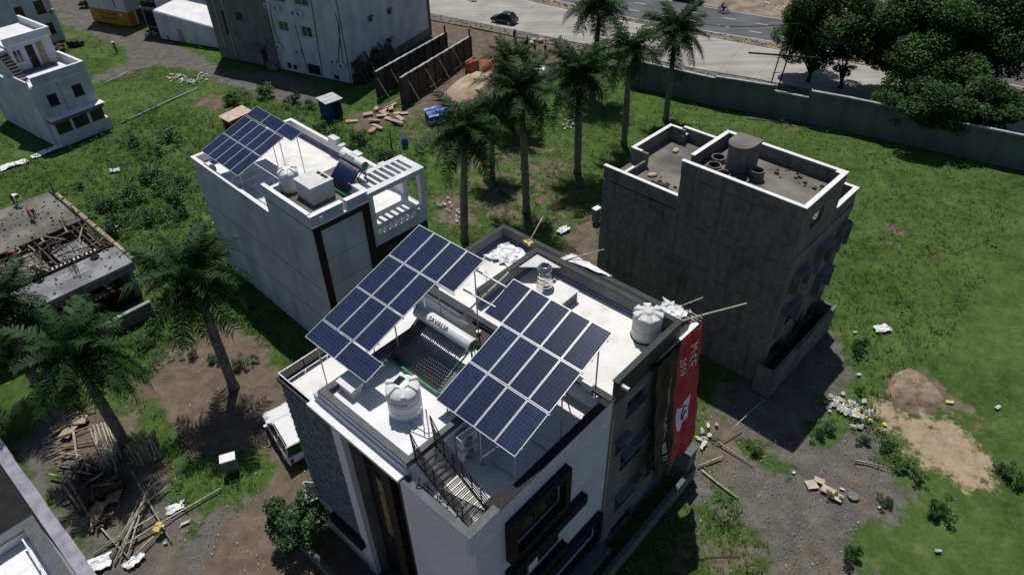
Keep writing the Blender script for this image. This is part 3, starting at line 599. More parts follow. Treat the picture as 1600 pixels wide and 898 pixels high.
# ================================================================ rooftop equipment
def panel_mesh(landscape=False):
    wd, ln = (1.96, .992) if landscape else (.992, 1.96)
    m = bpy.data.materials.get('solar_cells_landscape' if landscape else 'solar_cells')
    if not m:
        m = bpy.data.materials.new('solar_cells_landscape' if landscape else 'solar_cells'); m.use_nodes = True; t = m.node_tree; N = t.nodes; Lk = t.links; b = N['Principled BSDF']
        tc = N.new('ShaderNodeTexCoord'); br = N.new('ShaderNodeTexBrick'); br.offset = 0
        br.inputs['Scale'].default_value = 1; br.inputs['Brick Width'].default_value = .1585; br.inputs['Row Height'].default_value = .1585; br.inputs['Mortar Size'].default_value = .0038; br.inputs['Mortar Smooth'].default_value = .2
        br.inputs['Color1'].default_value = (.009, .014, .042, 1); br.inputs['Color2'].default_value = (.013, .020, .056, 1); br.inputs['Mortar'].default_value = (.055, .07, .12, 1)
        mp = N.new('ShaderNodeMapping'); mp.inputs['Location'].default_value = (.0, .0, 0); Lk.new(tc.outputs['Object'], mp.inputs[0]); Lk.new(mp.outputs[0], br.inputs[0])
        nz = N.new('ShaderNodeTexNoise'); nz.inputs['Scale'].default_value = 14; nz.inputs['Detail'].default_value = 4; Lk.new(tc.outputs['Object'], nz.inputs[0])
        oi = N.new('ShaderNodeObjectInfo'); ad = N.new('ShaderNodeMath'); ad.operation = 'MULTIPLY_ADD'; ad.inputs[1].default_value = .35; ad.inputs[2].default_value = .8; Lk.new(oi.outputs['Random'], ad.inputs[0])
        a2 = N.new('ShaderNodeMath'); a2.operation = 'MULTIPLY_ADD'; a2.inputs[1].default_value = .5; Lk.new(nz.outputs['Fac'], a2.inputs[0]); Lk.new(ad.outputs[0], a2.inputs[2])
        mx = N.new('ShaderNodeMix'); mx.data_type = 'RGBA'; mx.blend_type = 'MULTIPLY'; mx.inputs[0].default_value = 1; Lk.new(br.outputs['Color'], mx.inputs[6]); Lk.new(a2.outputs[0], mx.inputs[7])
        Lk.new(mx.outputs[2], b.inputs['Base Color']); b.inputs['Roughness'].default_value = .22; b.inputs['Specular IOR Level'].default_value = .4
    mb = MB(); h = .04; f = .028
    mb.box(-wd/2+f, wd/2-f, -ln/2+f, ln/2-f, .008, .034, 0)
    for (a, b_, c, d) in ((-wd/2, wd/2, -ln/2, -ln/2+f), (-wd/2, wd/2, ln/2-f, ln/2), (-wd/2, -wd/2+f, -ln/2+f, ln/2-f), (wd/2-f, wd/2, -ln/2+f, ln/2-f)): mb.box(a, b_, c, d, 0, h, 1)
    return mb.mesh('solar_panel', [m, 'alu'])
PAN = panel_mesh(); PANL = panel_mesh(True)
def solar_array(name, label, F, rz, org, tilt, rows, legs, floor, beams, light=1):
    """org = local position of the low left corner; rows = (v0, x0, count, landscape)"""
    t = thing(name, label, 'solar array', F(org[0], org[1], floor), rz)
    T = Matrix.Translation((0, 0, org[2]-floor)) @ Matrix.Rotation(tilt, 4, 'X')
    for (v0, x0, n, land) in rows:
        wd, ln = (1.98, 1.0) if land else (1.015, 1.97)
        for k in range(n):
            obj('solar_panel', PANL if land else PAN, t, mw=T @ Matrix.Translation((x0+wd*(k+.5), v0+ln/2, 0)) @ Matrix.Rotation(rng.uniform(-.003, .003), 4, 'Y'))
    for (x0, x1, v) in beams:
        mb = MB(); mb.beam((x0, 0, 0), (x1, 0, 0), .06, .06); obj('mounting_rail', mb.mesh('mounting_rail', 'alu'), t, mw=T @ Matrix.Translation((0, v, -.04)))
    for (x, v0, v1) in ((b_[0]+.25, None, None) for b_ in beams[:0]): pass
    xs = sorted({round(l[0], 2) for l in legs})
    for x in xs:
        vv = [l[1] for l in legs if round(l[0], 2) == x]; mb = MB(); mb.beam((0, min(vv)-.1, 0), (0, max(vv)+.2, 0), .06, .08)
        obj('rafter', mb.mesh('rafter', 'galv'), t, mw=T @ Matrix.Translation((x, 0, -.11)))
    for (x, v, zf) in legs:
        top = T @ Vector((x, v, -.12)); mb = MB(); mb.tube([(0, 0, 0), (0, 0, top.z-(zf-floor))], .032, 8); mb.box(-.09, .09, -.09, .09, 0, .012)
        obj('leg', mb.mesh('leg', 'galv'), t, loc=(top.x, top.y, zf-floor))
    return t
A2 = solar_array('solar_array', 'right hand solar array of thirteen blue panels raised over the terrace with the outdoor units', fM, RM, (-4.532, 2.853, 13.295), .335,
    [(0, 0, 4, 0), (2.0, 0, 4, 0), (4.0, -1.015, 5, 0)],
    [(.35, .2, 12.6), (.35, 2.2, 12.6), (3.85, .2, 10.95), (3.85, 3.0, 10.95), (3.85, 5.3, 12.08), (.35, 5.6, 12.08), (2.1, .2, 10.95), (2.1, 3.0, 10.95), (2.1, 5.6, 12.08)], 10.95,
    [(.0, 4.08, .4), (.0, 4.08, 1.97), (.0, 4.08, 2.9), (.0, 4.08, 3.97), (-1.0, 4.08, 4.6), (-1.0, 4.08, 5.6)])
A1 = solar_array('solar_array', 'left hand stepped solar array of twelve blue panels above the water heater', fM, RM, (-10.839, 2.422, 14.02), .31,
    [(0, 0, 3, 0), (1.99, 0, 3, 0), (3.98, 0, 4, 0), (-1.03, 0, 2, 1)],
    [(.3, -.8, 10.95), (.3, 2.0, 10.95), (.3, 5.4, 10.95), (2.8, -.8, 12.6), (2.8, 1.6, 12.6), (2.8, 4.2, 10.95), (3.9, 5.4, 12.08)], 10.95,
    [(.0, 3.96, -.7), (.0, 3.96, -.06), (.0, 3.06, .5), (.0, 3.06, 1.95), (.0, 3.06, 2.6), (.0, 4.08, 3.95), (.0, 4.08, 5.5)])
# rails tying the two arrays together
for a, b in (((-7.09, 7.77, 15.40), (-5.50, 7.94, 15.20)), ((-7.07, 7.01, 14.80), (-5.26, 7.05, 14.80)), ((-6.64, 6.31, 13.90), (-6.06, 8.75, 15.20)), ((-9.23, 6.36, 13.90), (-6.59, 6.30, 13.90))):
    mb = MB(); mb.beam(a, b, .055, .055); p = obj('tie_rail', mb.mesh('tie_rail', 'alu'), A1); p.matrix_basis = Matrix.Translation((10.839, -2.422, -10.95))
A3 = solar_array('solar_array', 'small tilted array of thirteen dark panels on the roof of the pale house', fL, RL, (-14.38, .34, 10.371), .337,
    [(0, 0, 5, 0), (2.0, 0, 5, 0), (4.05, 0, 3, 1)],
    [(.3, .25, 9.6), (4.7, .25, 8.6), (.3, 3.6, 8.6), (4.7, 3.2, 8.6), (5.7, 4.6, 8.6), (3.0, 4.6, 8.6)], 8.6,
    [(.0, 5.08, .4), (.0, 5.08, 1.97), (.0, 5.08, 2.5), (.0, 5.08, 3.9), (.0, 5.95, 4.3), (.0, 5.95, 4.95)])

def water_heater(label, F, rz, x0, x1, yb, zb, yt, zt, rt_, ntube, floor, flatpanel=False):
    t = thing('solar_water_heater', label, 'water heater', F((x0+x1)/2, yb, floor), rz); L_ = x1-x0; q = Matrix.Translation((-(x0+x1)/2, -yb, -floor))
    def pt_(name, mb, m, **k): return obj(name, mb.mesh(name, m, k.pop('smooth', False)), t, mw=q, **k)
    mb = MB(); n = 28
    ax = [(x0-.18, rt_*.93), (x0-.14, rt_), (x1+.14, rt_), (x1+.18, rt_*.93)]
    mb.tube([(x, yt, zt) for x, _ in ax], [r_ for _, r_ in ax], n); tk = pt_('storage_tank', mb, 'tank', smooth=True); shade_auto(tk, 50)
    for s, x in ((-1, x0-.185), (1, x1+.185)):
        mb = MB(); mb.tube([(x-s*.02, yt, zt), (x+s*.02, yt, zt), (x+s*.05, yt, zt)], [rt_*.97, rt_*.97, rt_*.6], 24); pt_('end_cap', mb, 'green')
    d = Vector((0, yt-yb, zt-zb)).normalized(); nrm = Vector((0, -d.z, d.y))
    if flatpanel is False or True:
        for k in range(ntube):
            x = x0+L_*(k+.5)/ntube; mb = MB(); r_ = L_/ntube*.41; a = Vector((x, yb, zb))+nrm*.05; b = Vector((x, yt, zt))-d*rt_*.85+nrm*.05; mb.tube([a, b], r_, 6)
            pt_('glass_tube', mb, 'tubeblue' if flatpanel else 'tube', smooth=True)
    if flatpanel:
        mb = MB(); a, b = Vector((x0, yb, zb))-nrm*.06, Vector((x0, yt, zt))-d*rt_; mb.hexa([a, a+Vector((L_, 0, 0)), b+Vector((L_, 0, 0)), b, a+nrm*.02, a+Vector((L_, 0, 0))+nrm*.02, b+Vector((L_, 0, 0))+nrm*.02, b+nrm*.02]); pt_('reflector_sheet', mb, 'tubeblue')
    mb = MB(); mb.box(x0-.06, x1+.06, yb-.09, yb+.02, zb-.05, zb+.09); pt_('bottom_rail', mb, 'green')
    for x in (x0-.02, x1+.02):
        mb = MB(); mb.beam((x, yb, zb), (x, yt, zt-rt_), .05); mb.beam((x, yt+.1, floor), (x, yt, zt-rt_), .06); mb.beam((x, yb, floor), (x, yb, zb), .05); mb.beam((x, yt+.08, floor+.3), (x, (yt+yb)/2, (zt+zb)/2-.15), .04); pt_('support_leg', mb, 'green')
    me = text_mesh('SAVALIA', rt_*1.05, 'blackink'); ang = rad(52)
    o = obj('lettering', me, tk); o.matrix_basis = Matrix.Translation(((x0+x1)/2-L_*.06, yt-math.cos(ang)*(rt_+.012), zt+math.sin(ang)*(rt_+.012))) @ Matrix.Rotation(math.pi/2-ang, 4, 'X')
    mb = MB(); mb.tube([(x1+.25, yt, zt-.1), (x1+.35, yt-.1, zt-.4), (x1+.3, yt-.2, floor+.05)], .025, 6); pt_('outlet_pipe', mb, 'galv')
    return t
water_heater('white drum solar water heater with many black tubes between the two near arrays', fM, RM, -8.1, -5.2, 3.5, 12.72, 5.45, 13.95, .29, 30, 12.6)
water_heater('small white drum solar water heater on the pale house roof by the slatted pergola', fL, RL, -3.55, -1.5, 3.45, 10.75, 5.0, 12.25, .26, 20, 10.6, True)

def bend_text(txt, size, rad_, m, z, a0, parent, space=1.):
    me = text_mesh(txt, size, m, space=space)
    n = len(me.vertices); co = np.zeros(n*3, np.float32); me.vertices.foreach_get('co', co); co = co.reshape(-1, 3)
    a = a0+co[:, 0]/rad_; rr = rad_+.006+co[:, 2]
    me.vertices.foreach_set('co', np.stack([rr*np.cos(a), rr*np.sin(a), z+co[:, 1]], 1).astype(np.float32).ravel()); me.update()
    return obj('lettering', me, parent)
def water_tank(label, loc, rz, r_, h, lid, m='tank', ribs=3, n=48):
    t = thing('water_tank', label, 'water tank', loc, rz)
    pr = [(r_*.97, 0), (r_, .04)]
    for k in range(ribs):
        z0 = .04+(h-.1)*(k+1)/(ribs+.0)
        if k < ribs-1: pr += [(r_, z0-.03), (r_*.965, z0-.015), (r_*.965, z0+.005), (r_, z0+.02)]
    pr += [(r_, h-.04), (r_*.98, h)]
    mb = MB(); mb.lathe(pr, n=n); b = mb.build('tank_body', m, t, True); shade_auto(b, 35)
    mb = MB()
    if lid == 'dome':      # domed top with raised hexagonal shoulder
        mb.lathe([(r_*.98, h), (r_*1.0, h+.03), (r_*.9, h+.12), (r_*.62, h+.22), (r_*.45, h+.25), (r_*.42, h+.31), (r_*.05, h+.33)], n=n); d = mb.build('tank_lid', m, t, True); shade_auto(d, 30)
        for k in range(6):
            a = k*math.pi/3+.4; mb = MB(); c, s = math.cos(a), math.sin(a)
            mb.beam((c*r_*.40, s*r_*.40, h+.27), (c*r_*1.0, s*r_*1.0, h+.10), .20 if k % 2 else .14, .16); me = mb.mesh('lid_rib', m); bevel(me, .02); obj('lid_rib', me, t)
    else:                  # crown shaped top with wedge flutes
        N_ = 7
        mb.lathe([(r_*.98, h), (r_*.9, h+.05), (r_*.5, h+.16), (r_*.34, h+.2), (r_*.33, h+.25), (r_*.05, h+.27)], n=n); mb.build('tank_lid', m, t, True)
        for k in range(N_):
            a0, a1 = 2*math.pi*(k+.17)/N_, 2*math.pi*(k+.83)/N_; am = (a0+a1)/2; mb = MB(); R0, R1 = r_*.40, r_*1.06
            p = lambda a, rr, z: (rr*math.cos(a), rr*math.sin(a), z)
            b0, b1 = am-(am-a0)*.6, am+(a1-am)*.6
            mb.hexa([p(b0, R0, h+.12), p(a0, R1, h-.02), p(a1, R1, h-.02), p(b1, R0, h+.12), p(b0, R0, h+.22), p(a0, R1, h+.17), p(a1, R1, h+.17), p(b1, R0, h+.22)]); me = mb.mesh('lid_flute', m); bevel(me, .03); obj('lid_flute', me, t)
    return t, b
T1, tb = water_tank('white water tank with red lettering and a small dark patch on its domed lid', fM(-5.55, 2.15, 12.6), RM, .66, 1.22, 'dome')
bend_text('ailltaa', .25, .66, 'redink', .96, -1.0, tb, 1.15)
mb = MB(); mb.box(-.14, .14, -.2, .2, 0, .015); obj('lid_patch', mb.mesh('lid_patch', 'dark'), T1, mw=Matrix.Translation((-.12, .0, 1.555)) @ Matrix.Rotation(.2, 4, 'Z'))  # small near-black plate laid on the lid
T2, tb = water_tank('grey white water tank with fluted crown lid on the corner of the upper roof', fM(-1.15, 12.25, 12.12), RM, .64, 1.15, 'crown', 'tankgrey', 2)
mb = MB(); mb.lathe([(.68, 0), (.66, .04)], n=32); obj('base_ring', mb.mesh('base_ring', 'dark'), T2, loc=(0, 0, -.03))
T3, tb = water_tank('small white domed water tank on the pale house beside the white block tank', fL(-5.05, 1.75, 10.6), RL, .62, 1.15, 'dome')
bend_text('avna', .14, .62, 'blackink', .9, -1.3, tb)
# stainless steel tank
t = thing('steel_tank', 'banded stainless steel water tank with open black mouth on the upper roof', 'water tank', fM(-6.3, 11.45, 12.08), RM); t.scale = (1.12, 1.12, 1.2)
pr = [(.30, 0), (.34, .03)]
for k in range(6): z0 = .1+k*.19; pr += [(.34, z0), (.355, z0+.03), (.355, z0+.1), (.34, z0+.13)]
pr += [(.34, 1.3), (.30, 1.38), (.2, 1.43)]
o = MB().lathe(pr, n=36).build('tank_body', 'inox', t, True); shade_auto(o, 45)
MB().lathe([(.2, 0), (.21, .08), (.18, .08), (.17, .01)], (0, 0, 1.42), 28).build('mouth_rim', 'inox', t, True); MB().lathe([(.17, 0), (.17, .01)], (0, 0, 1.44), 24).build('mouth', 'dark', t)
mb = MB(); mb.lathe([(.18, 0), (.19, .02), (.12, .05), (.02, .06)], n=24); o = obj('loose_lid', mb.mesh('loose_lid', 'inox', True), t, mw=Matrix.Translation((.28, -.12, 1.18)) @ Matrix.Rotation(.9, 4, Vector((.3, 1, 0)).normalized()))
mb = MB(); mb.tube([(-.5, .1, 0), (-.5, .1, .9)], .02, 6); mb.build('pipe', 'galv', t)

# outdoor air conditioner units
def ac_unit(label, loc, rz, w=.85, h=.62, d=.32, group=None, parent=None, nm='outdoor_unit'):
    t = thing(nm, label, 'air conditioner', loc, rz, group)
    me = MB().box(-d/2, d/2, -w/2, w/2, 0, h).mesh('casing', 'white'); bevel(me, .02); obj('casing', me, t)
    mb = MB(); c = (d/2+.005, -w*.1, h/2); R0 = h*.4
    for rr in (R0, R0*.78, R0*.55, R0*.32):
        mb.tube([(c[0]+.012, c[1]+rr*math.cos(a), c[2]+rr*math.sin(a)) for a in [k*math.pi/10 for k in range(21)]], .009, 4, caps=False)
    for k in range(6): a = k*math.pi/3; mb.beam((c[0]+.012, c[1], c[2]), (c[0]+.012, c[1]+R0*math.cos(a), c[2]+R0*math.sin(a)), .012)
    mb.build('fan_grille', 'galv', t)
    mb = MB(); mb.add([(c[0], c[1]+R0*math.cos(a), c[2]+R0*math.sin(a)) for a in [k*math.pi/10 for k in range(20)]], [tuple(range(20))]); mb.build('fan_opening', 'dark', t)
    mb = MB(); mb.add([(c[0]+.006, c[1]+.08*math.cos(a), c[2]+.08*math.sin(a)) for a in [k*math.pi/6 for k in range(12)]], [tuple(range(12))]); mb.build('fan_hub', 'coping', t)
    mb = MB(); mb.box(-d/2, d/2, -w*.4, -w*.33, -.06, 0); mb.box(-d/2, d/2, w*.33, w*.4, -.06, 0); mb.build('feet', 'galv', t)
    return t
ac_unit('lower of two stacked white outdoor fan units on the shaded terrace wall', fM(-3.1, 3.0, 11.05), RM, group='outdoor units on the terrace')
ac_unit('upper of two stacked white outdoor fan units on the shaded terrace wall', fM(-3.1, 3.0, 11.78), RM, group='outdoor units on the terrace')

# black steel staircase on the terrace
t = thing('steel_staircase', 'black openwork steel staircase with pointed railings climbing from the terrace to the white roof', 'staircase', fM(-1.0, 1.2, 10.95), RM)
a, b = Vector((.35, 0, 0)), Vector((-2.35, 0, 1.75)); d = (b-a)
for s in (-.48, .48):
    o_ = Vector((0, s, 0)); mb = MB(); mb.beam(a+o_, b+o_, .05, .16); mb.build('stringer', 'black', t)
    mb = MB()
    for hh in (.3, .5, .7, .92): mb.beam(a+o_+Vector((0, 0, hh)), b+o_+Vector((0, 0, hh)), .035)
    for k in range(7):
        p = a+o_+d*(k/6); mb.beam(p, p+Vector((0, 0, .92)), .035)
    mb.beam(b+o_, b+o_+Vector((-.12, 0, 1.55)), .04); mb.beam(b+o_+Vector((-.12, 0, 1.55)), b+o_-d*.16+Vector((0, 0, .92)), .035); mb.beam(b+o_+Vector((-.10, 0, 1.3)), b+o_-d*.12+Vector((0, 0, .5)), .03)
    mb.beam(a+o_, a+o_+Vector((.35, 0, .3)), .035); mb.beam(a+o_+Vector((.35, 0, .3)), a+o_+Vector((0, 0, .92)), .035)
    mb.build('railing', 'black', t)
for k in range(14):
    p = a+d*((k+.5)/14); mb = MB()
    for j in range(3): mb.box(p.x-.10+j*.075, p.x-.06+j*.075, -.46, .46, p.z+.01, p.z+.03)
    mb.build('tread', 'black', t)
mb = MB()
for k in range(5): mb.box(-2.75+k*.08, -2.71+k*.08, -.46, .46, 1.74, 1.76)
mb.build('landing_grate', 'black', t)
# second railing section leaning on the parapet
t = thing('steel_railing', 'spare black steel railing section lying along the front parapet of the terrace', 'railing', fM(-2.2, .42, 11.0), RM)
mb = MB()
for k in range(4): mb.beam((-1.0, .06*k, .25+.22*k), (1.1, .06*k, .12+.2*k), .03)
for k in range(5): mb.beam((-1.0+k*.5, 0, .1), (-1.0+k*.5, .2, .95), .03)
mb.build('rail_frame', 'black', t)

# white vent boxes and small roof items on the stair room
t = thing('roof_box', 'white square masonry box with sloped cap on the stair room roof', 'box', fM(-7.95, 1.35, 12.6), RM)
MB().box(-.42, .42, -.24, .24, 0, .42).build('box_body', 'white', t)
MB().hexa([(-.5, -.3, .42), (.5, -.3, .42), (.5, .3, .42), (-.5, .3, .42), (-.5, -.3, .47), (.5, -.3, .47), (.5, .3, .6), (-.5, .3, .6)]).build('box_cap', 'limewash', t)
t = thing('roof_box', 'tiny white junction box near the corner of the stair room roof', 'box', fM(-8.1, 2.05, 12.6), RM); MB().box(-.2, .2, -.12, .12, 0, .2).build('box_body', 'white', t); MB().box(-.23, .23, -.14, .14, .201, .23).build('box_cap', 'limewash', t)
t = thing('pipe_stack', 'pair of thin upright steel pipes beside the red lettered tank', 'pipes', fM(-4.35, 2.0, 12.6), RM)
for x, y in ((0, 0), (.16, .08)): MB().tube([(x, y, 0), (x, y, 1.15)], .025, 8).build('pipe', 'galv', t)
MB().tube([(-.6, -.2, .06), (.3, -.1, .06), (.7, .4, .06)], .02, 6).build('floor_pipe', 'galv', t); MB().tube([(-.5, -.5, .05), (.5, -.25, .05)], .02, 6).build('floor_pipe', 'galv', t)
t = thing('wall_camera', 'small white security camera on the corner of the grey wall', 'camera', fM(.0, 8.62, 12.75), RM)
MB().tube([(0, 0, 0), (.18, 0, -.05)], .03, 6).build('bracket', 'white', t); MB().box(.1, .42, -.07, .07, -.16, -.03).build('camera_body', 'white', t); MB().tube([(.42, 0, -.1), (.44, 0, -.1)], .05, 10).build('lens', 'dark', t)
t = thing('junction_box', 'pale electrical box with coiled cable on the wall under the right array', 'box', fM(-1.1, 7.98, 12.2), RM)
MB().box(-.25, .25, -.12, .03, 0, .36).build('box_body', 'whitecloth', t)
MB().tube([(.35+.12*math.cos(a), -.08, .0+.15*math.sin(a)) for a in [k*.5 for k in range(22)]], .018, 5).build('cable_coil', 'rubber', t)
for k, (x, y, L_) in enumerate(((-1.55, 3.42, 1.45), (-1.3, 5.25, .95))):
    t = thing('aluminium_rail', ('longer' if k == 0 else 'shorter')+' bare aluminium rail lying on the shaded terrace floor', 'rail', fM(x, y, 10.98), RM, 'loose rails on the terrace'); MB().beam((-L_/2, 0, 0), (L_/2, 0, 0), .05).build('rail', 'alu', t)
t = thing('lightning_rod', 'thin upright rod standing on the dividing parapet of the white roof', 'rod', fM(-8.9, 10.2, 11.1), RM); MB().tube([(0, 0, 0), (0, 0, 1.9)], .018, 6).build('rod', 'galv', t); MB().lathe([(.08, 0), (.06, .12)], (0, 0, 0), 8).build('rod_foot', 'cement', t)
t = thing('handrail', 'white pipe handrail with bent brackets along the walkway behind the heater', 'rail', fM(-8.6, 7.9, 11.35), RM)
MB().tube([(0, 0, .35), (5.2, 0, .35)], .035, 8).build('rail', 'alu', t)
for k in range(4): MB().tube([(.5+k*1.4, .1, .1), (.5+k*1.4, 0, .2), (.5+k*1.4, 0, .35)], .02, 6).build('bracket', 'galv', t)
t = thing('plywood_board', 'pale triangular board laid over the corner of the upper roof parapet', 'board', fM(-7.4, 12.3, 12.82), RM); MB().prism([(-.65, -.75), (.95, .55), (-.6, .62)], 0, .03).build('board', 'tankgrey', t)
# ================================================================ PALE HOUSE with the small array
L_ = thing('pale_house', 'pale blue grey house with blank side wall, brown framed front and slatted white pergola', 'house', LO, RL)
fo = [(.42, 3.0, 6.3, 10.2), ]
mb = MB(); mb.box(-15.78, -.3, 0, 8.2, 0, 8.5); holed(mb, 'x', -.3, -.02, 3.95, 8.2, 0, 7.9, [(4.9, 7.4, 4.9, 6.9), (4.9, 7.4, 1.5, 3.4)]); mb.box(-.3, -.02, 0, 3.95, 0, 8.5); mb.build('house_wall', 'bluewhite', L_)
part('upper_room', 'bluewhite', L_, (-5.28, -.02, 0, 3.9, 8.5, 10.5), (-5.28, -2.1, 3.9, 5.4, 8.6, 10.5))
part('upper_deck', 'cementfloor', L_, (-5.28, -.02, .0, 3.9, 10.5, 10.6), (-5.28, -2.1, 3.9, 5.4, 10.5, 10.6))
part('roof_deck', 'mosaic', L_, (-15.6, -5.28, .2, 8.0, 8.5, 8.6)); part('roof_deck', 'mosaic', L_, (-5.28, -2.1, 5.4, 8.0, 8.5, 8.6)); part('roof_deck', 'mosaic', L_, (-2.1, -.3, 3.9, 8.0, 8.5, 8.59))
part('side_parapet', 'bluewhite', L_, (-15.78, -5.28, .0, .2, 8.5, 9.5), (-15.78, -15.58, .2, 8.2, 8.5, 9.5)); part('back_parapet', 'white', L_, (-15.58, -2.2, 8.0, 8.2, 8.5, 9.5))
part('parapet_cap', 'limewash', L_, (-15.82, -5.3, -.03, .23, 9.501, 9.575), (-15.82, -15.55, .23, 7.97, 9.501, 9.575), (-15.82, -2.2, 7.97, 8.23, 9.501, 9.575))
part('room_parapet', 'bluewhite', L_, (-5.28, -.3, 0, .2, 10.601, 11.5), (-.3, -.02, 0, 2.25, 10.601, 11.35), (-.3, -.02, 2.5, 4.0, 10.601, 11.4), (-5.28, -5.1, .2, 1.4, 10.601, 11.1))
part('parapet_cap', 'limewash', L_, (-5.32, -.28, -.03, .23, 11.501, 11.56), (-.34, .03, -.03, 2.27, 11.42, 11.5), (-.34, .03, 2.48, 4.03, 11.401, 11.46), (-5.32, -5.07, .23, 1.42, 11.101, 11.16))
part('skirting', 'violet', L_, (-15.57, -5.3, 7.94, 7.998, 8.601, 8.95), (-15.578, -15.52, .3, 7.94, 8.601, 8.95), (-15.5, -5.3, .202, .26, 8.601, 8.9))
for x, w_ in ((-10.4, .9), (-9.2, .35), (-7.6, .8), (-4.5, 1.0), (-3.4, .5)): part('parapet_block', 'white', L_, (x, x+w_, 7.95, 8.45, 9.576, 9.576+.14+.26*(w_ > .85)))
part('beam', 'white', L_, (-14.6, -13.6, .2, .7, 9.0, 9.35), (-12.3, -11.2, .2, .7, 9.0, 9.35))
part('cornice', 'limewash', L_, (-.02, .14, -.05, 3.95, 10.78, 10.9))
# brown frame with pale inset panels of the front
part('brown_frame', 'maroon', L_, (-.018, .12, -.02, .42, 1.0, 10.4), (-.018, .12, 3.45, 3.93, 1.0, 10.4), (-.018, .12, -.02, 3.93, 10.4, 10.78))
for z0, z1 in ((8.2, 10.36), (6.3, 8.16), (4.4, 6.26), (2.4, 4.36)): part('inset_panel', 'bluewhite', L_, (-.018, .03, .44, 3.43, z0, z1))
part('dark_front', 'maroon', L_, (-.018, .06, 3.94, 8.22, .3, 4.88), (-.018, .06, 3.94, 4.88, 4.88, 7.35), (-.018, .06, 7.42, 8.22, 4.88, 7.35), (-.018, .06, 4.88, 7.42, 6.92, 7.35))
window(L_, 'x', -.02, 1, 4.92, 7.38, 4.92, 6.88, 'black', 'glass', .06, 3, False, .12)
window(L_, 'x', -.02, 1, 4.92, 7.38, 1.52, 3.38, 'black', 'glass', .06, 3, False, .12)
part('front_band', 'bluewhite', L_, (-.018, .1, 3.94, 8.25, 7.4, 8.15))
# pergola frame over the front terrace
g = part('pergola', 'white', L_, (-.35, .15, 3.9, 8.35, 11.0, 11.32))
for q in ((-.3, .1, 3.95, 4.3, 8.151, 11.0), (-.3, .1, 7.95, 8.3, 8.151, 11.0), (-2.2, -1.85, 7.95, 8.3, 8.5, 11.0)): part('pergola_post', 'white', g, q)
part('pergola_beam', 'white', g, (-2.25, -1.85, 5.4, 8.35, 11.0, 11.32), (-1.85, -.35, 7.85, 8.35, 11.0, 11.32), (-1.85, -.352, 3.9, 4.3, 11.0, 11.31))
for k in range(7): part('pergola_slat', 'white', g, (-1.85, -.35, 4.62+k*.47, 4.8+k*.47, 11.05, 11.31))
for k in range(8): part('railing_block', 'limewash', L_, (-.16, .18, 4.4+k*.46, 4.62+k*.46, 8.151, 8.4))
part('wall_lamp', 'whiteink', L_, (-.018, .12, .55, .75, 11.0, 11.3))
for z in (5.8, 3.0): part('wall_joint', 'coping', L_, (-15.7, -.1, -.012, -.002, z, z+.03))
part('plinth', 'bluewhite', L_, (-16.3, -15.78, .3, 2.0, 0, 3.4)); part('plinth_cap', 'limewash', L_, (-16.6, -15.75, .2, 2.1, 3.401, 3.5))
t = thing('block_tank', 'square white painted block tank with flat concrete lid on the pale house roof', 'water tank', fL(-3.1, 2.35, 10.6), RL); t.scale = (.92, .92, .95)
mb = MB(); r = random.Random(4)
for k in range(5):
    z0 = k*.235
    for side in range(4):
        x = -.95
        while x < .9:
            L2 = min(r.uniform(.35, .5), .95-x); d = r.uniform(0, .012); a, b_ = x+.008, x+L2-.008
            bb = [(a, b_, -.87-d, -.75), (a, b_, .75, .87+d), None, None][side]
            me = None
            if side < 2: me = MB().box(*bb, z0+.006, z0+.229)
            else:
                s2 = -1 if side == 2 else 1; ya, yb = a*.79, b_*.79; me = MB().box(min(s2*.83, s2*(.95+d)), max(s2*.83, s2*(.95+d)), ya, yb, z0+.006, z0+.229)
            me.build('concrete_block', 'tankgrey', t); x += L2
MB().box(-.82, .82, -.74, .74, 0, 1.17).build('tank_core', 'cement', t)
me = MB().box(-1.02, 1.02, -.93, .93, 1.18, 1.27).mesh('lid_slab', 'tankgrey'); bevel(me, .02); obj('lid_slab', me, t)
for k, x in enumerate((-.3, .1, .45)): t2 = thing('rubber_mat', ('left', 'middle', 'right')[k]+' dark rubber offcut on the back edge of the block tank lid', 'mat', fL(-3.1+x, 2.95, 11.815), RL, 'dark offcuts on the block tank'); MB().box(-.12, .12, -.09, .09, 0, .05).build('rubber', 'rubber', t2)
t = thing('pipe_bundle', 'upright white pipes clustered behind the domed tank of the pale house', 'pipes', fL(-5.75, 1.2, 8.6), RL)
for k in range(6): MB().tube([(k*.14-.3, (k % 2)*.12, 0), (k*.14-.3, (k % 2)*.12, 2.3-.1*(k % 3))], .03, 6).build('pipe', 'alu', t)
MB().tube([(-.4, 0, 2.1), (.9, .3, 2.25)], .03, 6).build('cross_pipe', 'alu', t); MB().tube([(-.4, .1, 1.8), (1.0, .5, 2.0)], .025, 6).build('cross_pipe', 'alu', t)
t = thing('steel_ladder', 'thin white steel ladder lying along the roof edge under the small array', 'ladder', fL(-8.6, .95, 8.62), RL)
for y in (0, .42): MB().beam((-2.6, y, 0.05), (2.9, y, .05), .05).build('ladder_rail', 'alu', t)
for k in range(11): MB().beam((-2.4+k*.5, 0, .06), (-2.4+k*.5, .42, .06), .03).build('rung', 'alu', t)

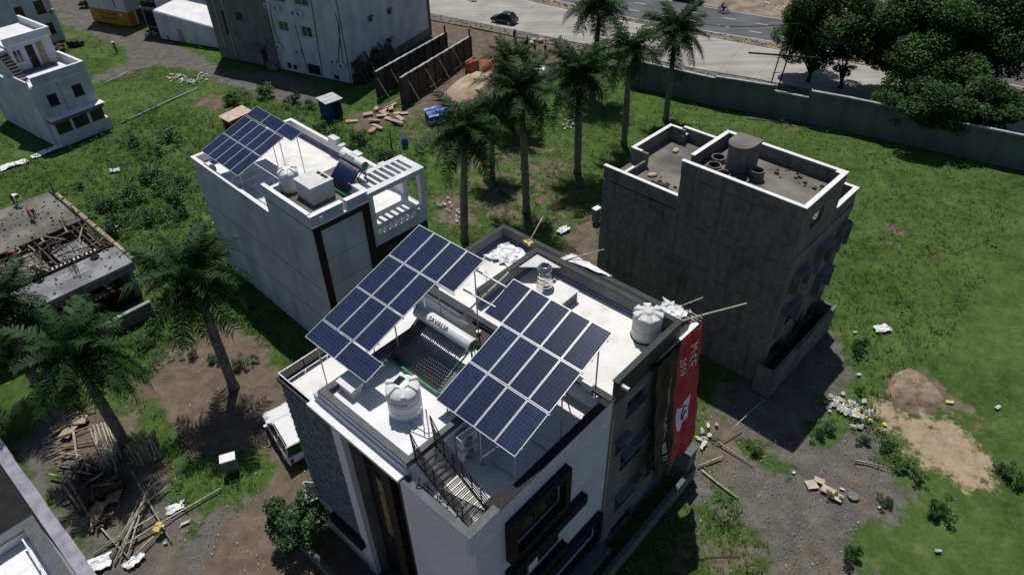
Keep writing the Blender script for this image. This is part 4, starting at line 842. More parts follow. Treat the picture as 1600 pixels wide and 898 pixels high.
# ================================================================ GREY CONCRETE HOUSE
G_ = thing('grey_house', 'unfinished bare grey cement house with white topped parapets in the open grass', 'house', GO, RG)
gr = [(1.4, 2.85, 11.2, 12.15), (1.3, 2.6, 6.9, 8.1), (4.1, 5.5, 6.9, 8.5), (6.85, 7.8, 7.1, 8.6), (5.5, 7.0, 4.2, 5.6), (.6, 2.8, 3.9, 5.6), (4.0, 5.2, 1.0, 3.0), (.8, 2.4, 1.2, 2.6), (5.9, 7.2, 1.2, 2.6)]
lw = [h for h in gr if h[3] < 9.8]; uw = [h for h in gr if h[2] > 9.8]
mb = MB(); mb.box(-11.8, -.3, 0, 8.1, 0, 9.86); mb.box(-13.1, -11.8, 2.9, 7.5, 0, 9.86); mb.box(-13.1, -11.8, 0, .2, 0, 9.86); holed(mb, 'x', -.3, -.02, 0, 8.1, 0, 9.86, lw); mb.build('house_wall', 'cement', G_)
mb = MB(); mb.box(-7.55, -.02, 0, .22, 9.861, 12.28); holed(mb, 'y', 4.83, 5.05, -7.55, -.02, 9.861, 12.28, [(-3.6, -.5, 10.0, 12.1)]); mb.box(-7.55, -7.33, .22, 4.83, 9.861, 12.28); holed(mb, 'x', -.24, -.02, .22, 4.83, 9.861, 12.28, uw); mb.build('upper_room', 'cement', G_)
part('room_roof', 'cementfloor', G_, (-7.55, -.02, 0, 5.05, 12.28, 12.4)); part('lower_roof', 'cementfloor', G_, (-13.0, -7.55, .2, 8.0, 9.86, 9.96), (-7.55, -.02, 5.05, 8.0, 9.86, 9.96)); part('room_floor', 'cementfloor', G_, (-7.33, -.24, .22, 4.83, 9.862, 9.95))
part('lower_parapet', 'cement', G_, (-13.1, -7.55, 0, .18, 9.961, 10.86), (-13.1, -12.92, 2.9, 7.5, 9.861, 10.98), (-12.92, -11.8, 7.32, 7.5, 9.861, 10.98), (-12.92, -11.8, 2.9, 3.08, 9.861, 10.98), (-11.98, -11.8, .18, 2.9, 9.861, 10.5), (-11.98, -11.8, 7.5, 8.1, 9.861, 10.5), (-11.8, -.02, 7.92, 8.1, 9.961, 10.86), (-.2, -.02, 5.05, 7.92, 9.961, 10.86))
part('white_cap', 'limewash', G_, (-13.14, -7.55, -.04, .22, 10.861, 10.91), (-13.14, -12.88, 2.9, 7.5, 10.981, 11.03), (-12.88, -12.1, 7.3, 7.52, 10.981, 11.03), (-12.88, -12.3, 2.88, 3.1, 10.981, 11.03), (-11.98, -11.8, .3, 1.6, 10.501, 10.6), (-11.98, -11.8, 7.3, 7.9, 10.501, 10.6), (-12.3, .03, 7.9, 8.14, 10.861, 10.91), (-.26, .03, 5.05, 7.9, 10.861, 10.91))
part('upper_parapet', 'cement', G_, (-7.6, -.02, 0, .18, 12.401, 13.23), (-7.6, -.02, 4.87, 5.05, 12.401, 13.23), (-7.6, -7.42, 1.0, 4.87, 12.401, 13.23), (-.2, -.02, .18, 4.87, 12.401, 13.23))
part('white_cap', 'limewash', G_, (-7.64, .03, -.04, .22, 13.231, 13.285), (-7.64, .03, 4.83, 5.09, 13.231, 13.285), (-7.64, -7.38, .95, 4.83, 13.231, 13.285), (-.25, .03, .22, 4.83, 13.231, 13.285), (-.55, -.25, 4.6, 4.83, 13.231, 13.28))
for h in lw: window(G_, 'x', -.02, 1, h[0]+.01, h[1]-.01, h[2]+.01, h[3]-.01, 'coping', 'glass', .06, 2, True, .18)
for h in lw[:5]: part('window_box', 'greypl', G_, (-.018, .42, h[0]-.15, h[1]+.15, h[3]+.02, h[3]+.12), (-.018, .42, h[0]-.15, h[0]-.03, h[2]-.1, h[3]+.02), (-.018, .42, h[1]+.03, h[1]+.15, h[2]-.1, h[3]+.02))
part('corner_post', 'greypl', G_, (-.018, .08, -.0, .3, 0, 9.8)); part('beam_band', 'greypl', G_, (-.018, .05, .3, 8.1, 9.3, 9.8))
for z in (3.1, 6.3): part('floor_band', 'cement', G_, (-13.1, -.02, -.03, -.002, z, z+.25))
part('column', 'cement', G_, (-7.75, -7.35, -.04, -.002, 0, 9.8))
t = thing('stair_drum', 'grey cement drum with flat D shaped slab on the roof of the unfinished grey house', 'water tank', fG(-5.35, 2.75, 12.4), RG)
poly = [(.72*math.cos(a), .85*math.sin(a)-.15) for a in [math.pi+k*math.pi/14 for k in range(15)]]+[(.72, .75), (-.72, .75)]
MB().prism(poly, 0, 1.72).build('drum_wall', 'cement', t); MB().prism([(x*1.08, y*1.08) for x, y in poly], 1.721, 1.84).build('drum_slab', 'cementfloor', t)
MB().lathe([(.28, 0), (.24, .02)], (-.15, .1, 1.842), 14).build('damp_patch', 'greypl', t)
rings = [(-6.75, 2.75), (-6.45, 1.75), (-5.55, 1.25), (-4.45, 1.35), (-4.05, 2.35)]
rl = ('leftmost concrete ring leaning by the cement drum on the grey roof', 'second concrete ring left of the cement drum', 'concrete ring half hidden behind the parapet in front of the drum', 'concrete ring in front of the drum nearest the right parapet', 'upper concrete ring of two stacked right of the cement drum')
def ring(lbl, x, y, z):
    t = thing('concrete_ring', lbl, 'concrete ring', fG(x, y, z), RG+rng.uniform(0, 3), 'concrete rings on the grey roof')
    MB().lathe([(.43, 0), (.43, .3), (.34, .3), (.34, .02)], n=28).build('ring_wall', 'cementfloor', t, True); shade_auto(t.children[0]); MB().lathe([(.338, 0), (.338, .01)], (0, 0, .01), 20).build('ring_bed', 'dark', t)
for (x, y), lbl in zip(rings, rl): ring(lbl, x, y, 12.4 if y != 2.35 else 12.72)
ring('lower concrete ring of two stacked right of the cement drum', -4.05, 2.35, 12.4)
r = random.Random(8); mb = MB()
for k in range(46):
    x, y, z = (r.uniform(-3.8, -.7), r.uniform(3.4, 4.6), 12.4) if k < 16 else (r.gauss(-9.6, .5), r.gauss(1.7, .4), 9.96); s = r.uniform(.04, .12); mb.box(x-s, x+s, y-s*.7, y+s*.7, z, z+s)
mb.add([fG(0, 0)], []) if 0 else None
o = obj('roof_rubble', mb.mesh('roof_rubble', 'darkwood'), G_, kind='stuff')
for k, (x, y, lbl) in enumerate(((-10.9, 2.3, 'pale broken bag on the lower grey roof near the front parapet'), (-11.6, 6.1, 'small yellowish bag in the far corner of the lower grey roof'))):
    t = thing('cement_bag', lbl, 'bag', fG(x, y, 9.96), RG+k, 'bags on the grey roof')
    me = MB().lathe([(.2, 0), (.28, .06), (.26, .14), (.12, .2)], n=9, rf=lambda a, rr, z: 1+.25*math.sin(2*a)).mesh('bag', 'card', True); obj('bag', me, t)
t = thing('boundary_wall', 'low cement compound wall along the window side of the grey house', 'wall', fG(0, 0), RG)
part('wall_run', 'cement', t, (1.0, 1.16, -.6, 7.9, 0, 2.2), (.0, 1.0, 7.74, 7.9, 0, 2.2), (-.0, 1.0, -.6, -.44, 0, 2.2)); part('wall_cap', 'greypl', t, (.96, 1.2, -.64, 7.94, 2.201, 2.28))
t = thing('boundary_wall', 'grey compound wall along the shaded right side of the main house', 'wall', MO, RM)
part('wall_run', 'greypl', t, (1.02, 1.18, 5.0, 15.8, 0, 1.15), (-1.5, 1.02, 15.64, 15.8, 0, 1.15)); part('wall_cap', 'coping', t, (.98, 1.22, 4.98, 15.84, 1.151, 1.2))
t = thing('gate_pier', 'grey rounded masonry pier at the back corner of the main house compound', 'pillar', fM(.2, 15.2), RM)
MB().box(-.6, .8, -.2, .6, 0, 2.6).build('pier_body', 'greypl', t); MB().box(-.65, .85, -.25, .65, 2.601, 2.7).build('pier_cap', 'coping', t)
t = thing('front_wall', 'low dark compound wall below the slate front of the main house', 'wall', MO, RM)
part('wall_run', 'greypl', t, (-15.0, -4.5, -1.45, -1.3, 0, .9)); part('wall_cap', 'coping', t, (-15.0, -4.5, -1.5, -1.25, .901, .96)); part('meter_box', 'white', t, (-12.2, -11.5, -1.45, -1.3, .961, 1.25))

# ================================================================ banner and sheets hung on the main house
t = thing('banner', 'long red and black advertising banner hung over the back corner of the grey wall', 'banner', fM(0, 0), RM)
def bx(y, s):  # banner surface: y across, s = 0 top .. 1 bottom
    return .25+.55*s+.07*math.sin(y*3.2+s*6)*(.4+s)+.04*math.sin(y*8+s*3)+.035*math.sin(s*26+y*4), y+.35*s+.05*math.sin(s*9), 11.95-8.3*s-.25*math.sin((y-11.3)*1.0)*(s > .9)
def cloth(y0, y1, m, nm, n=36, k=110):
    vs = [bx(y0+(y1-y0)*i/n, j/k) for j in range(k+1) for i in range(n+1)]; fs = [(j*(n+1)+i, j*(n+1)+i+1, (j+1)*(n+1)+i+1, (j+1)*(n+1)+i) for j in range(k) for i in range(n)]
    mb = MB(); mb.add(vs, fs); o = mb.build(nm, m, t, True); md = o.modifiers.new('thickness', 'SOLIDIFY'); md.thickness = .01; return o
cb = cloth(11.0, 12.75, 'blackcloth', 'black_half'); cr_ = cloth(12.75, 14.85, 'red', 'red_half')
MB().add([(-.28, 13.3, 11.75), (-.25, 14.75, 11.9), (.22, 14.5, 12.02), (.15, 12.4, 12.0), (.1, 11.3, 11.98), (-.12, 11.5, 11.7)], [(0, 1, 2, 3), (0, 3, 4, 5)]).build('folded_top', 'whitecloth', t)
def banner_text(txt, size, m, yc, s0, par, off=.06, space=1.):
    me = text_mesh(txt, size, m, extrude=.004, space=space); n = len(me.vertices); co = np.zeros(n*3, np.float32); me.vertices.foreach_get('co', co); co = co.reshape(-1, 3); out = []
    for x, y, z in co:
        s = s0+x/8.3; q = bx(yc+y, min(max(s, 0), 1)); out.append((q[0]+off+z, q[1], q[2]))
    me.vertices.foreach_set('co', np.array(out, np.float32).ravel()); me.update(); return obj('lettering', me, par)
banner_text('Customer Care Toll Free -1800 11', .42, 'whiteink', 12.05, .52, cb)
banner_text('M.SE', .8, 'whiteink', 13.95, .17, cr_); banner_text('2019', .5, 'whiteink', 13.15, .2, cr_, space=1.1)
def banner_patch(y0, y1, s0, s1, m, nm, par, off):
    n = 10; vs = []
    for j in range(n+1):
        for i in range(n+1):
            q = bx(y0+(y1-y0)*i/n, s0+(s1-s0)*j/n+.03*math.sin(i/n*math.pi)); vs.append((q[0]+off, q[1], q[2]))
    mb = MB(); mb.add(vs, [(j*(n+1)+i, j*(n+1)+i+1, (j+1)*(n+1)+i+1, (j+1)*(n+1)+i) for j in range(n) for i in range(n)]); return mb.build(nm, m, par)
pw = banner_patch(12.95, 14.2, .50, .70, 'whitecloth', 'white_patch', cr_, .04)
mb = MB(); pts = []
for k in range(26):
    a = k/25*5.4+.4; q = bx(13.62+.34*math.cos(a), .60+.045*math.sin(a)); pts.append((q[0]+.07, q[1], q[2]))
mb.tube(pts, .035, 5, caps=False); mb.build('round_emblem', 'bluepaint', pw)
def sheet(name, label, pts, m, cat='sheet', seed=0, amp=.12, n=10):
    """crumpled sheet over four corner points"""
    a, b, c, d = [Vector(p) for p in pts]; r = random.Random(seed); ct = (a+b+c+d)/4; vs = []
    for j in range(n+1):
        for i in range(n+1):
            u, v = i/n, j/n; p = a.lerp(b, u).lerp(d.lerp(c, u), v)-ct; vs.append(p+Vector((r.uniform(-1, 1), r.uniform(-1, 1), r.uniform(0, 1.3)))*amp)
    mb = MB(); mb.add(vs, [(j*(n+1)+i, j*(n+1)+i+1, (j+1)*(n+1)+i+1, (j+1)*(n+1)+i) for j in range(n) for i in range(n)])
    o = mb.build(name, m, None, loc=ct); md = o.modifiers.new('thickness', 'SOLIDIFY'); md.thickness = .012; o['label'] = label; o['category'] = cat; return o
sheet('plastic_sheet', 'white crumpled plastic sheet heaped in the far corner of the white back terrace', [fM(-11.5, 12.6, 11.15), fM(-9.8, 12.9, 11.15), fM(-9.6, 14.3, 11.2), fM(-11.4, 14.4, 11.15)], 'plasticsheet', seed=2, amp=.16)
sheet('plastic_sheet', 'long white cloth draped over the back parapet beside the grey house', [fM(-7.6, 14.3, 12.0), fM(-5.0, 14.7, 11.95), fM(-5.0, 15.2, 11.6), fM(-7.4, 15.0, 12.0)], 'whitecloth', seed=3, amp=.06)
sheet('plastic_sheet', 'silvery plastic bundle behind the crown lidded tank', [fM(-1.9, 13.4, 12.0), fM(-.6, 13.5, 12.0), fM(-.4, 14.9, 12.1), fM(-1.8, 14.8, 12.1)], 'plasticsheet', seed=4, amp=.12)
def pole(label, a, b, r_=.04, m='bamboo', group=None, name='bamboo_pole', cat='pole'):
    a = Vector(a); b = Vector(b); rr = random.Random(int(a.x*100)); mid = a.lerp(b, .5)+Vector((rr.uniform(-.03, .03), rr.uniform(-.03, .03), 0))
    o = MB().tube([Vector((0, 0, 0)), mid-a, b-a], [r_, r_*.95, r_*.8], 6).build(name, m, None, True, loc=a); o['label'] = label; o['category'] = cat
    if group: o['group'] = group
    return o
pole('long bamboo pole jutting from the red banner corner toward the grey house', fM(-.9, 13.6, 11.9), fM(1.4, 16.5, 12.6), .05)
pole('short stick poking up behind the crown lidded tank', fM(-1.2, 14.6, 12), fM(-.3, 15.6, 12.6), .04)
pole('short stick crossing the draped white cloth on the back parapet', fM(-7.4, 14.2, 12.0), fM(-6.1, 15.9, 12.4), .04)
pole('upright stick with a yellow rag on the back parapet', fM(-8.9, 13.3, 12.9), fM(-9.4, 15.0, 13.4), .035)
t = sheet('yellow_rag', 'yellow rag knotted to the parapet at the foot of a stick', [fM(-9.1, 13.1, 12.95), fM(-8.7, 13.1, 12.95), fM(-8.7, 13.4, 13.0), fM(-9.1, 13.4, 13.0)], 'litteryellow', 'rag', 5, .07, 5)
t = thing('bamboo_bundle', 'split bamboo strips lying along the red edge of the back terrace', 'bamboo', fM(0, 0), RM)
for k in range(3): MB().beam((-1.9, 14.75+k*.12, 11.95+k*.03), (.2, 14.55+k*.18, 11.97+k*.03), .05).build('bamboo_strip', 'pinkslab', t)
# ================================================================ HOUSES AROUND THE PLOT
# white house with outside stair (top left)
o1, r1 = (-46.4, 65.6, 0), rad(-37.3)
H = thing('white_house', 'white two storey house with terrace, outside stair and violet verandah band at the left', 'house', o1, r1)
mb = MB(); mb.box(-11, -.25, 0, 5.8, 0, 6.0); holed(mb, 'x', -.25, 0, 0, 5.8, 0, 6.0, [(1.2, 2.15, 3.85, 5.0), (3.75, 4.75, 3.95, 5.1)]); mb.build('house_wall', 'bluewhite', H)
part('terrace_deck', 'roofwhite', H, (-5.2, 0, 0, 5.8, 6.0, 6.1)); part('terrace_parapet', 'bluewhite', H, (-.2, 0, .5, 5.8, 6.101, 6.98), (-5.0, -.2, 5.6, 5.8, 6.101, 6.98), (-3.0, -.2, .0, .18, 6.0, 6.7)); part('parapet_cap', 'limewash', H, (-.24, .03, .45, 5.83, 6.981, 7.05), (-5.0, -.24, 5.57, 5.83, 6.981, 7.05))
mb = MB(); mb.box(-11, -5.25, 1.3, 5.6, 6.0, 8.8); holed(mb, 'x', -5.25, -5.0, 1.3, 5.6, 6.1, 8.8, [(2.9, 3.7, 6.1, 8.4), (1.6, 2.5, 7.0, 8.3)]); mb.build('upper_room', 'bluewhite', H)
part('upper_roof', 'roofwhite', H, (-11, -4.6, 1.1, 5.7, 8.8, 8.92)); part('upper_parapet', 'bluewhite', H, (-4.78, -4.6, 1.1, 5.7, 8.921, 9.6), (-11, -4.78, 5.52, 5.7, 8.921, 9.6)); part('parapet_cap', 'limewash', H, (-4.82, -4.57, 1.07, 5.73, 9.601, 9.67), (-11, -4.82, 5.49, 5.73, 9.601, 9.67))
d = part('door', 'maroon', H, (-5.2, -5.12, 2.95, 3.65, 6.1, 8.35)); part('handle', 'galv', d, (-5.118, -5.08, 3.05, 3.12, 7.1, 7.2)); part('door', 'wood', H, (-4.99, -4.93, 4.0, 4.6, 6.1, 8.4))
window(H, 'x', -5.0, 1, 1.62, 2.48, 7.02, 8.28, 'alu', 'glass', .07, 2, True, .1)
window(H, 'x', 0, 1, 1.22, 2.13, 3.87, 4.98, 'maroon', 'glass', .07, 2, True, .1); window(H, 'x', 0, 1, 3.77, 4.73, 3.97, 5.08, 'maroon', 'glass', .07, 2, True, .1)
part('terrace_threshold', 'violet', H, (-4.95, -4.0, 1.6, 4.9, 6.101, 6.2))
part('verandah_band', 'violet', H, (.0, .95, .3, 5.7, 2.45, 2.8)); part('verandah_roof', 'limewash', H, (.0, 1.0, .25, 5.9, 2.801, 2.87))
part('verandah_wall', 'bluewhite', H, (.002, .9, .3, 5.75, 0, 1.25), (.002, .9, .3, .5, 1.25, 2.449), (.7, .9, 2.0, 2.25, 1.25, 2.449), (.7, .9, 3.8, 4.05, 1.25, 2.449))
for y in (.6, 2.35, 4.15): part('verandah_grille', 'glass', H, (.72, .76, y, y+1.3, 1.26, 2.44))
st = part('stair', 'bluewhite', H, (-5.6, -4.6, .1, 1.1, 6.0, 8.7))
for k in range(9): part('stair_step', 'roofgrey', st, (-4.6+k*.28, -4.33+k*.28, .15, 1.05, 8.15-k*.24, 8.36-k*.24)); part('stair_riser', 'limewash', st, (-4.6+k*.28, -4.52+k*.28, .1, .148, 7.7-k*.2, 8.5-k*.24))
ac_unit('white air conditioner box under the terrace edge of the left white house', (-46.3, 66.1, 5.6), r1, nm='wall_unit')
part('drain_pipe', 'galv', H, (.002, .07, 2.6, 2.67, 2.9, 6.0))
# pale house behind it
o2 = (-60.3, 97.0, 0)
H = thing('pale_town_house', 'tall pale house with barred dark windows behind the white stair house', 'house', o2, r1)
mb = MB(); mb.box(-9, -.25, -10, 0, 0, 9); holed(mb, 'x', -.25, 0, -10, 0, 0, 9, [(-2.1, -.95, 3.9, 5.5), (-1.8, -.8, 1.1, 2.6), (-4.6, -3.6, 3.9, 5.4), (-4.4, -3.4, .2, 2.6)]); mb.build('house_wall', 'bluewhite', H); part('roof_slab', 'roofwhite', H, (-9.1, .1, -10.1, .1, 9, 9.15))
for h in [(-2.1, -.95, 3.9, 5.5), (-1.8, -.8, 1.1, 2.6), (-4.6, -3.6, 3.9, 5.4), (-4.4, -3.4, .2, 2.6)]: window(H, 'x', 0, 1, h[0]+.01, h[1]-.01, h[2]+.01, h[3]-.01, 'maroon', 'glass', .07, 2, True, .1)
part('floor_band', 'bluewhite', H, (.002, .12, -10, 0, 3.2, 3.45)); part('drain_pipe', 'galv', H, (.002, .09, -.45, -.36, .2, 9))
ac_unit('small white fan unit on the pale town house wall beside its lower window', (-60.4, 96.4, 3.6), r1, nm='wall_unit')
t = thing('timber_stack', 'dark stacked timber and planters along the foot of the pale town house', 'stack', (-58.6, 95.2, 0), r1)
r = random.Random(3)
for k in range(16): x, y = r.uniform(0, 1.4), r.uniform(-4.5, .6); MB().box(x-.5, x+.5, y-.35, y+.35, r.uniform(0, .1), r.uniform(.3, .7)).build('timber_crate', 'darkwood', t)
# ochre based house
o3, r3 = (-53.0, 101.4, 0), rad(-25)
H = thing('ochre_base_house', 'cream house with ochre painted base and dark doorway at the top of the lane', 'house', o3, r3)
part('house_wall', 'bluewhite', H, (-7.5, 0, 0, 6, 1.95, 9)); part('painted_base', 'yellow', H, (-7.55, .04, -.05, .0, 0, 1.96), (0, .05, -.05, 1.0, 0, 1.96)); part('base_core', 'white', H, (-7.5, -.002, .002, 6, 0, 1.949)); part('door', 'roofgrey', H, (.002, .06, 1.4, 2.4, .1, 1.9)); part('pipe', 'black', H, (-2.1, -2.0, -.06, -.001, 2.4, 9))
for k, z in enumerate((.7, 1.35)): part('painted_stripe', 'maroon', H, (-5.2, -2.4, -.056, -.051, z, z+.12))
part('notice', 'white', H, (-1.6, -1.2, -.07, -.051, 1.3, 1.7))
t = thing('ochre_house', 'small ochre shop front in shade at the far end of the lane', 'house', (-56.5, 114, 0), rad(-30)); part('shop_wall', 'yellow', t, (-6, 2, 0, 5, 0, 4)); part('shop_shutter', 'tin', t, (-2, .5, -.06, -.002, .1, 2.6)); part('shop_roof', 'roofgrey', t, (-6.3, 2.3, -.8, 5.2, 4.001, 4.2)); part('shop_board', 'maroon', t, (-5.5, -2.5, -.08, -.002, .5, 2.6))
# slim dark building with framed boards
H = thing('dark_shop_house', 'slim dark fronted building with two framed black panels above parked two wheelers', 'house', (-49.8, 99.3, 0), rad(-20))
part('house_wall', 'maroon', H, (0, 2.6, .12, 7, 0, 9)); 
for z0, z1 in ((.7, 3.1), (4.2, 8.4)): f = part('board_frame', 'wallcap', H, (.05, 2.4, -.02, .118, z0, z0+.1), (.05, 2.4, -.02, .118, z1-.1, z1), (.05, .15, -.02, .118, z0+.1, z1-.1), (2.3, 2.4, -.02, .118, z0+.1, z1-.1)); part('board', 'dark', f, (.151, 2.299, .03, .1, z0+.1, z1-.1))
part('lintel', 'wallcap', H, (0, 2.5, -.3, .118, 3.3, 3.45)); part('side_wall', 'white', H, (2.601, 2.75, .1, 7, 0, 9))
part('house_wall', 'white', H, (2.76, 9.5, 4.5, 7, 0, 9)); part('cornice', 'band', H, (2.76, 9.5, 4.3, 4.499, 4.6, 4.8))
# shed with bright flat roof
H = thing('white_roof_shed', 'low pale shed with bright white flat roof beside the grey block of flats', 'shed', (-47.0, 96.4, 0), rad(-24))
MB().hexa([(0, 0, 0), (11, 0, 0), (11, 6.2, 0), (0, 6.2, 0), (0, 0, 3.7), (11, 0, 2.5), (11, 6.2, 2.9), (0, 6.2, 4.0)]).build('shed_wall', 'bluewhite', H)
MB().hexa([(.1, .1, 3.72), (10.9, .1, 2.52), (10.9, 5.6, 2.92), (.1, 5.6, 4.02), (.1, .1, 3.8), (10.9, .1, 2.6), (10.9, 5.6, 3.0), (.1, 5.6, 4.1)]).build('white_roof', 'roofwhite', H)
MB().hexa([(0, 5.6, 3.9), (11, 5.6, 2.9), (11, 6.2, 2.9), (0, 6.2, 3.9), (0, 5.6, 4.7), (11, 5.6, 3.7), (11, 6.2, 3.7), (0, 6.2, 4.7)]).build('back_parapet', 'bluewhite', H)
for k in range(7): MB().box(1+k*1.4, 1.2+k*1.4, 5.45, 5.598, 4.3-k*.127, 4.5-k*.127).build('weep_pipe', 'dark', H)
part('shed_door', 'wood', H, (3.4, 4.3, -.05, -.002, .05, 1.7)); part('roof_beam', 'band', H, (9.3, 10.8, 2.6, 2.9, 3.05, 3.2), (9.0, 10.8, 4.0, 4.3, 3.2, 3.35))
# block of flats: grey half and pale half
o7, r7 = (-18.2, 79.7, 0), rad(-27.4)
H = thing('grey_flats', 'grey cement block of flats with a shallow porch hood, left of the pale flats', 'building', o7, r7)
gh7 = [(-16.3, -15.2, 5.3, 6.2), (-13.6, -12.7, .2, 2.3), (-16.3, -15.2, 9, 10.2), (-18.7, -18.1, 3.2, 6.1)]
mb = MB(); mb.box(-20.8, -12.4, .25, 14, 0, 14); holed(mb, 'y', 0, .25, -20.8, -12.4, 0, 14, gh7); mb.build('flats_wall', 'greypl', H); part('pilaster', 'cement', H, (-12.35, -10.95, -.12, 14, 0, 14)); part('door_hood', 'greypl', H, (-14.6, -12.5, -.9, -.002, 2.5, 2.65)); part('side_steps', 'cement', H, (-12.3, -10.98, -.8, -.122, 0, .9))
for h in gh7: window(H, 'y', 0, -1, h[0]+.01, h[1]-.01, h[2]+.01, h[3]-.01, 'coping', 'glass', .07, 3, h[3] < 9, .12)
part('drain_pipe', 'galv', H, (-18.0, -17.9, -.1, -.002, .2, 13)); part('drain_pipe', 'galv', H, (-19.5, -19.4, -.1, -.002, 1.5, 13))
H = thing('pale_flats', 'tall pale weathered block of flats with wall mounted fan units and hanging pipes', 'building', o7, r7)
wh = [(-9.8, -8.2, 4.85, 6.1), (-6.4, -4.75, 4.6, 5.95), (-10.1, -7.8, 8.2, 9.6), (-6.6, -4.4, 8.2, 9.7), (-6.5, -4.6, .15, 1.4), (-2.6, -1.9, .1, .65), (-9.7, -9.1, .35, 1.0), (-8.8, -8.2, .3, .9)]
mb = MB(); mb.box(-10.9, 0, .25, 17.6, 0, 14); holed(mb, 'y', -.02, .25, -10.9, 0, 0, 14, wh); mb.build('flats_wall', 'bluewhite', H)
for i, h in enumerate(wh):
    if i < 4: window(H, 'y', -.02, -1, h[0]+.01, h[1]-.01, h[2]+.01, h[3]-.01, 'white', 'curtain' if i != 0 else 'green', .1, 2, True, .12)
    else: part('dark_opening', 'dark', H, (h[0], h[1], .1, .24, h[2], h[3]))
for k, (x, z) in enumerate(((-10.6, 7.4), (-9.2, 7.35), (-6.7, 7.1), (-5.9, 7.1), (-7.3, 2.5), (-2.2, 2.1), (-1.0, 1.8), (-10.2, 2.7))):
    nm = ('far left under the upper windows', 'second from left under the upper windows', 'third from left under the upper windows', 'rightmost under the upper windows', 'alone under the lower windows', 'left of the low pair by the corner', 'right of the low pair by the corner', 'at the edge of the grey pilaster')[k]
    c, s = math.cos(r7), math.sin(r7); y = -.22; ac_unit('white fan unit on the pale flats, '+nm, (o7[0]+x*c-y*s, o7[1]+x*s+y*c, z), r7-math.pi/2, .8, .55, .3, 'fan units on the pale flats', nm='wall_unit')
for pts in ([(-4.0, -.06, 13), (-4.0, -.06, 7), (-4.4, -.06, .1)], [(-.5, -.07, 13), (-.25, -.07, 6), (-.2, -.07, .1)], [(-.8, -.07, 8), (-.5, -.07, 6.5), (-1.6, -.07, 2.3)], [(-.7, -.07, 6.6), (-.9, -.07, 2.2)], [(-10.4, -.06, 7.2), (-10.5, -.06, 5), (-10.1, -.06, 2.9)], [(-7.1, -.06, 6), (-6.9, -.06, 4), (-6.6, -.06, .4)]): MB().tube(pts, .04, 5).build('hanging_pipe', 'black', H)
part('corner_strip', 'coping', H, (.002, .08, 17.2, 17.7, 0, 14)); part('plinth_stain', 'greypl', H, (.002, .03, 0, 17.5, 0, 1.1))
for k, (y, z) in enumerate(((4.5, 6.3), (8.4, 6.0), (7.7, 2.7), (4.3, 2.6))): MB().box(.002, .35, y, y+.9, z, z+.08).build('wall_stub', 'greypl', H); MB().box(.1, .3, y+.1, y+.5, z-.5, z-.002).build('wall_stub', 'band', H)
r = random.Random(11)
for k in range(26):
    y = .3+k*.3; a = (-18.2+math.cos(r7)*(.9+r.uniform(0, .8))-math.sin(r7)*y, 79.7+math.sin(r7)*(.9)+math.cos(r7)*y, 0); b = (-18.2+math.cos(r7)*.12-math.sin(r7)*y, 79.7+math.sin(r7)*.12+math.cos(r7)*y, r.uniform(1.8, 3.0))
    q = MB().beam((0, 0, 0), Vector(b)-Vector(a), .32, .05).build('shuttering_plank', 'darkwood', None, loc=a); q['label'] = 'dark shuttering plank leaning in a row on the foot of the pale flats'; q['category'] = 'plank'; q['group'] = 'planks leaning on the pale flats'
# unfinished dark compound walls with props
def form_wall(label, a, b, ha, hb, lx):
    a = Vector((*a, 0)); b = Vector((*b, 0)); L2 = (b-a).length; t = thing('unfinished_wall', label, 'wall', a, math.atan2(b.y-a.y, b.x-a.x)); n = 9
    for k in range(n):
        x0, x1 = L2*k/n, L2*(k+1)/n; z = ha+(hb-ha)*k/n; MB().box(x0+.02, x1-.02, -.1, .1, 0, z).build('wall_panel', 'darkwood' if k % 3 else 'roofgrey', t); MB().box(x0+.01, x1-.01, -.14, .14, z+.002, z+.1).build('wall_cap', 'wallcap', t)
    for k in range(n+1): MB().box(L2*k/n-.09, L2*k/n+.09, -.2, -.101, 0, ha+(hb-ha)*k/n+.15).build('post', 'darkwood', t)
    MB().beam((L2-.1, 0, 0), (L2-.1, 0, hb+1.0), .16).build('end_post', 'darkwood', t); MB().beam((.05, .15, 0), (.05, .15, ha+.5), .14).build('end_post', 'darkwood', t)
    for x in lx: MB().beam((x, -1.3, 0), (x-.5, -.2, ha*.85), .09).build('raking_prop', 'wood', t)
    return t
form_wall('dark unfinished wall with raking props nearer the soil and bricks', (-11.6, 73.3), (-4.5, 87.2), 3.1, 2.5, (1.6, 5.2, 8.2, 11.5))
form_wall('dark unfinished wall running close beside the pale flats', (-14.6, 75.4), (-7.6, 88.4), 3.0, 2.6, (.4, 3.0))
t = thing('brick_stack', 'neat cube of red bricks stacked by the end of the dark unfinished wall', 'bricks', (-4.2, 82.6, 0), rad(60)); r = random.Random(9)
for k in range(9):
    for i in range(5):
        for j in range(3):
            if i in (0, 4) or j in (0, 2) or k == 8:
                if r.random() < .06*(k > 6)*6: continue
                MB_ = globals().setdefault('brick_me', MB().box(-.19, .19, -.13, .13, 0, .15).mesh('brick', 'brick')); o = obj('brick', MB_, t, loc=(-.8+i*.4+r.uniform(-.02, .02), -.3+j*.28, k*.16), rz=r.uniform(-.05, .05))
MB().box(-.75, .75, -.3, .3, 0, 1.2).build('stack_core', 'brick', t)
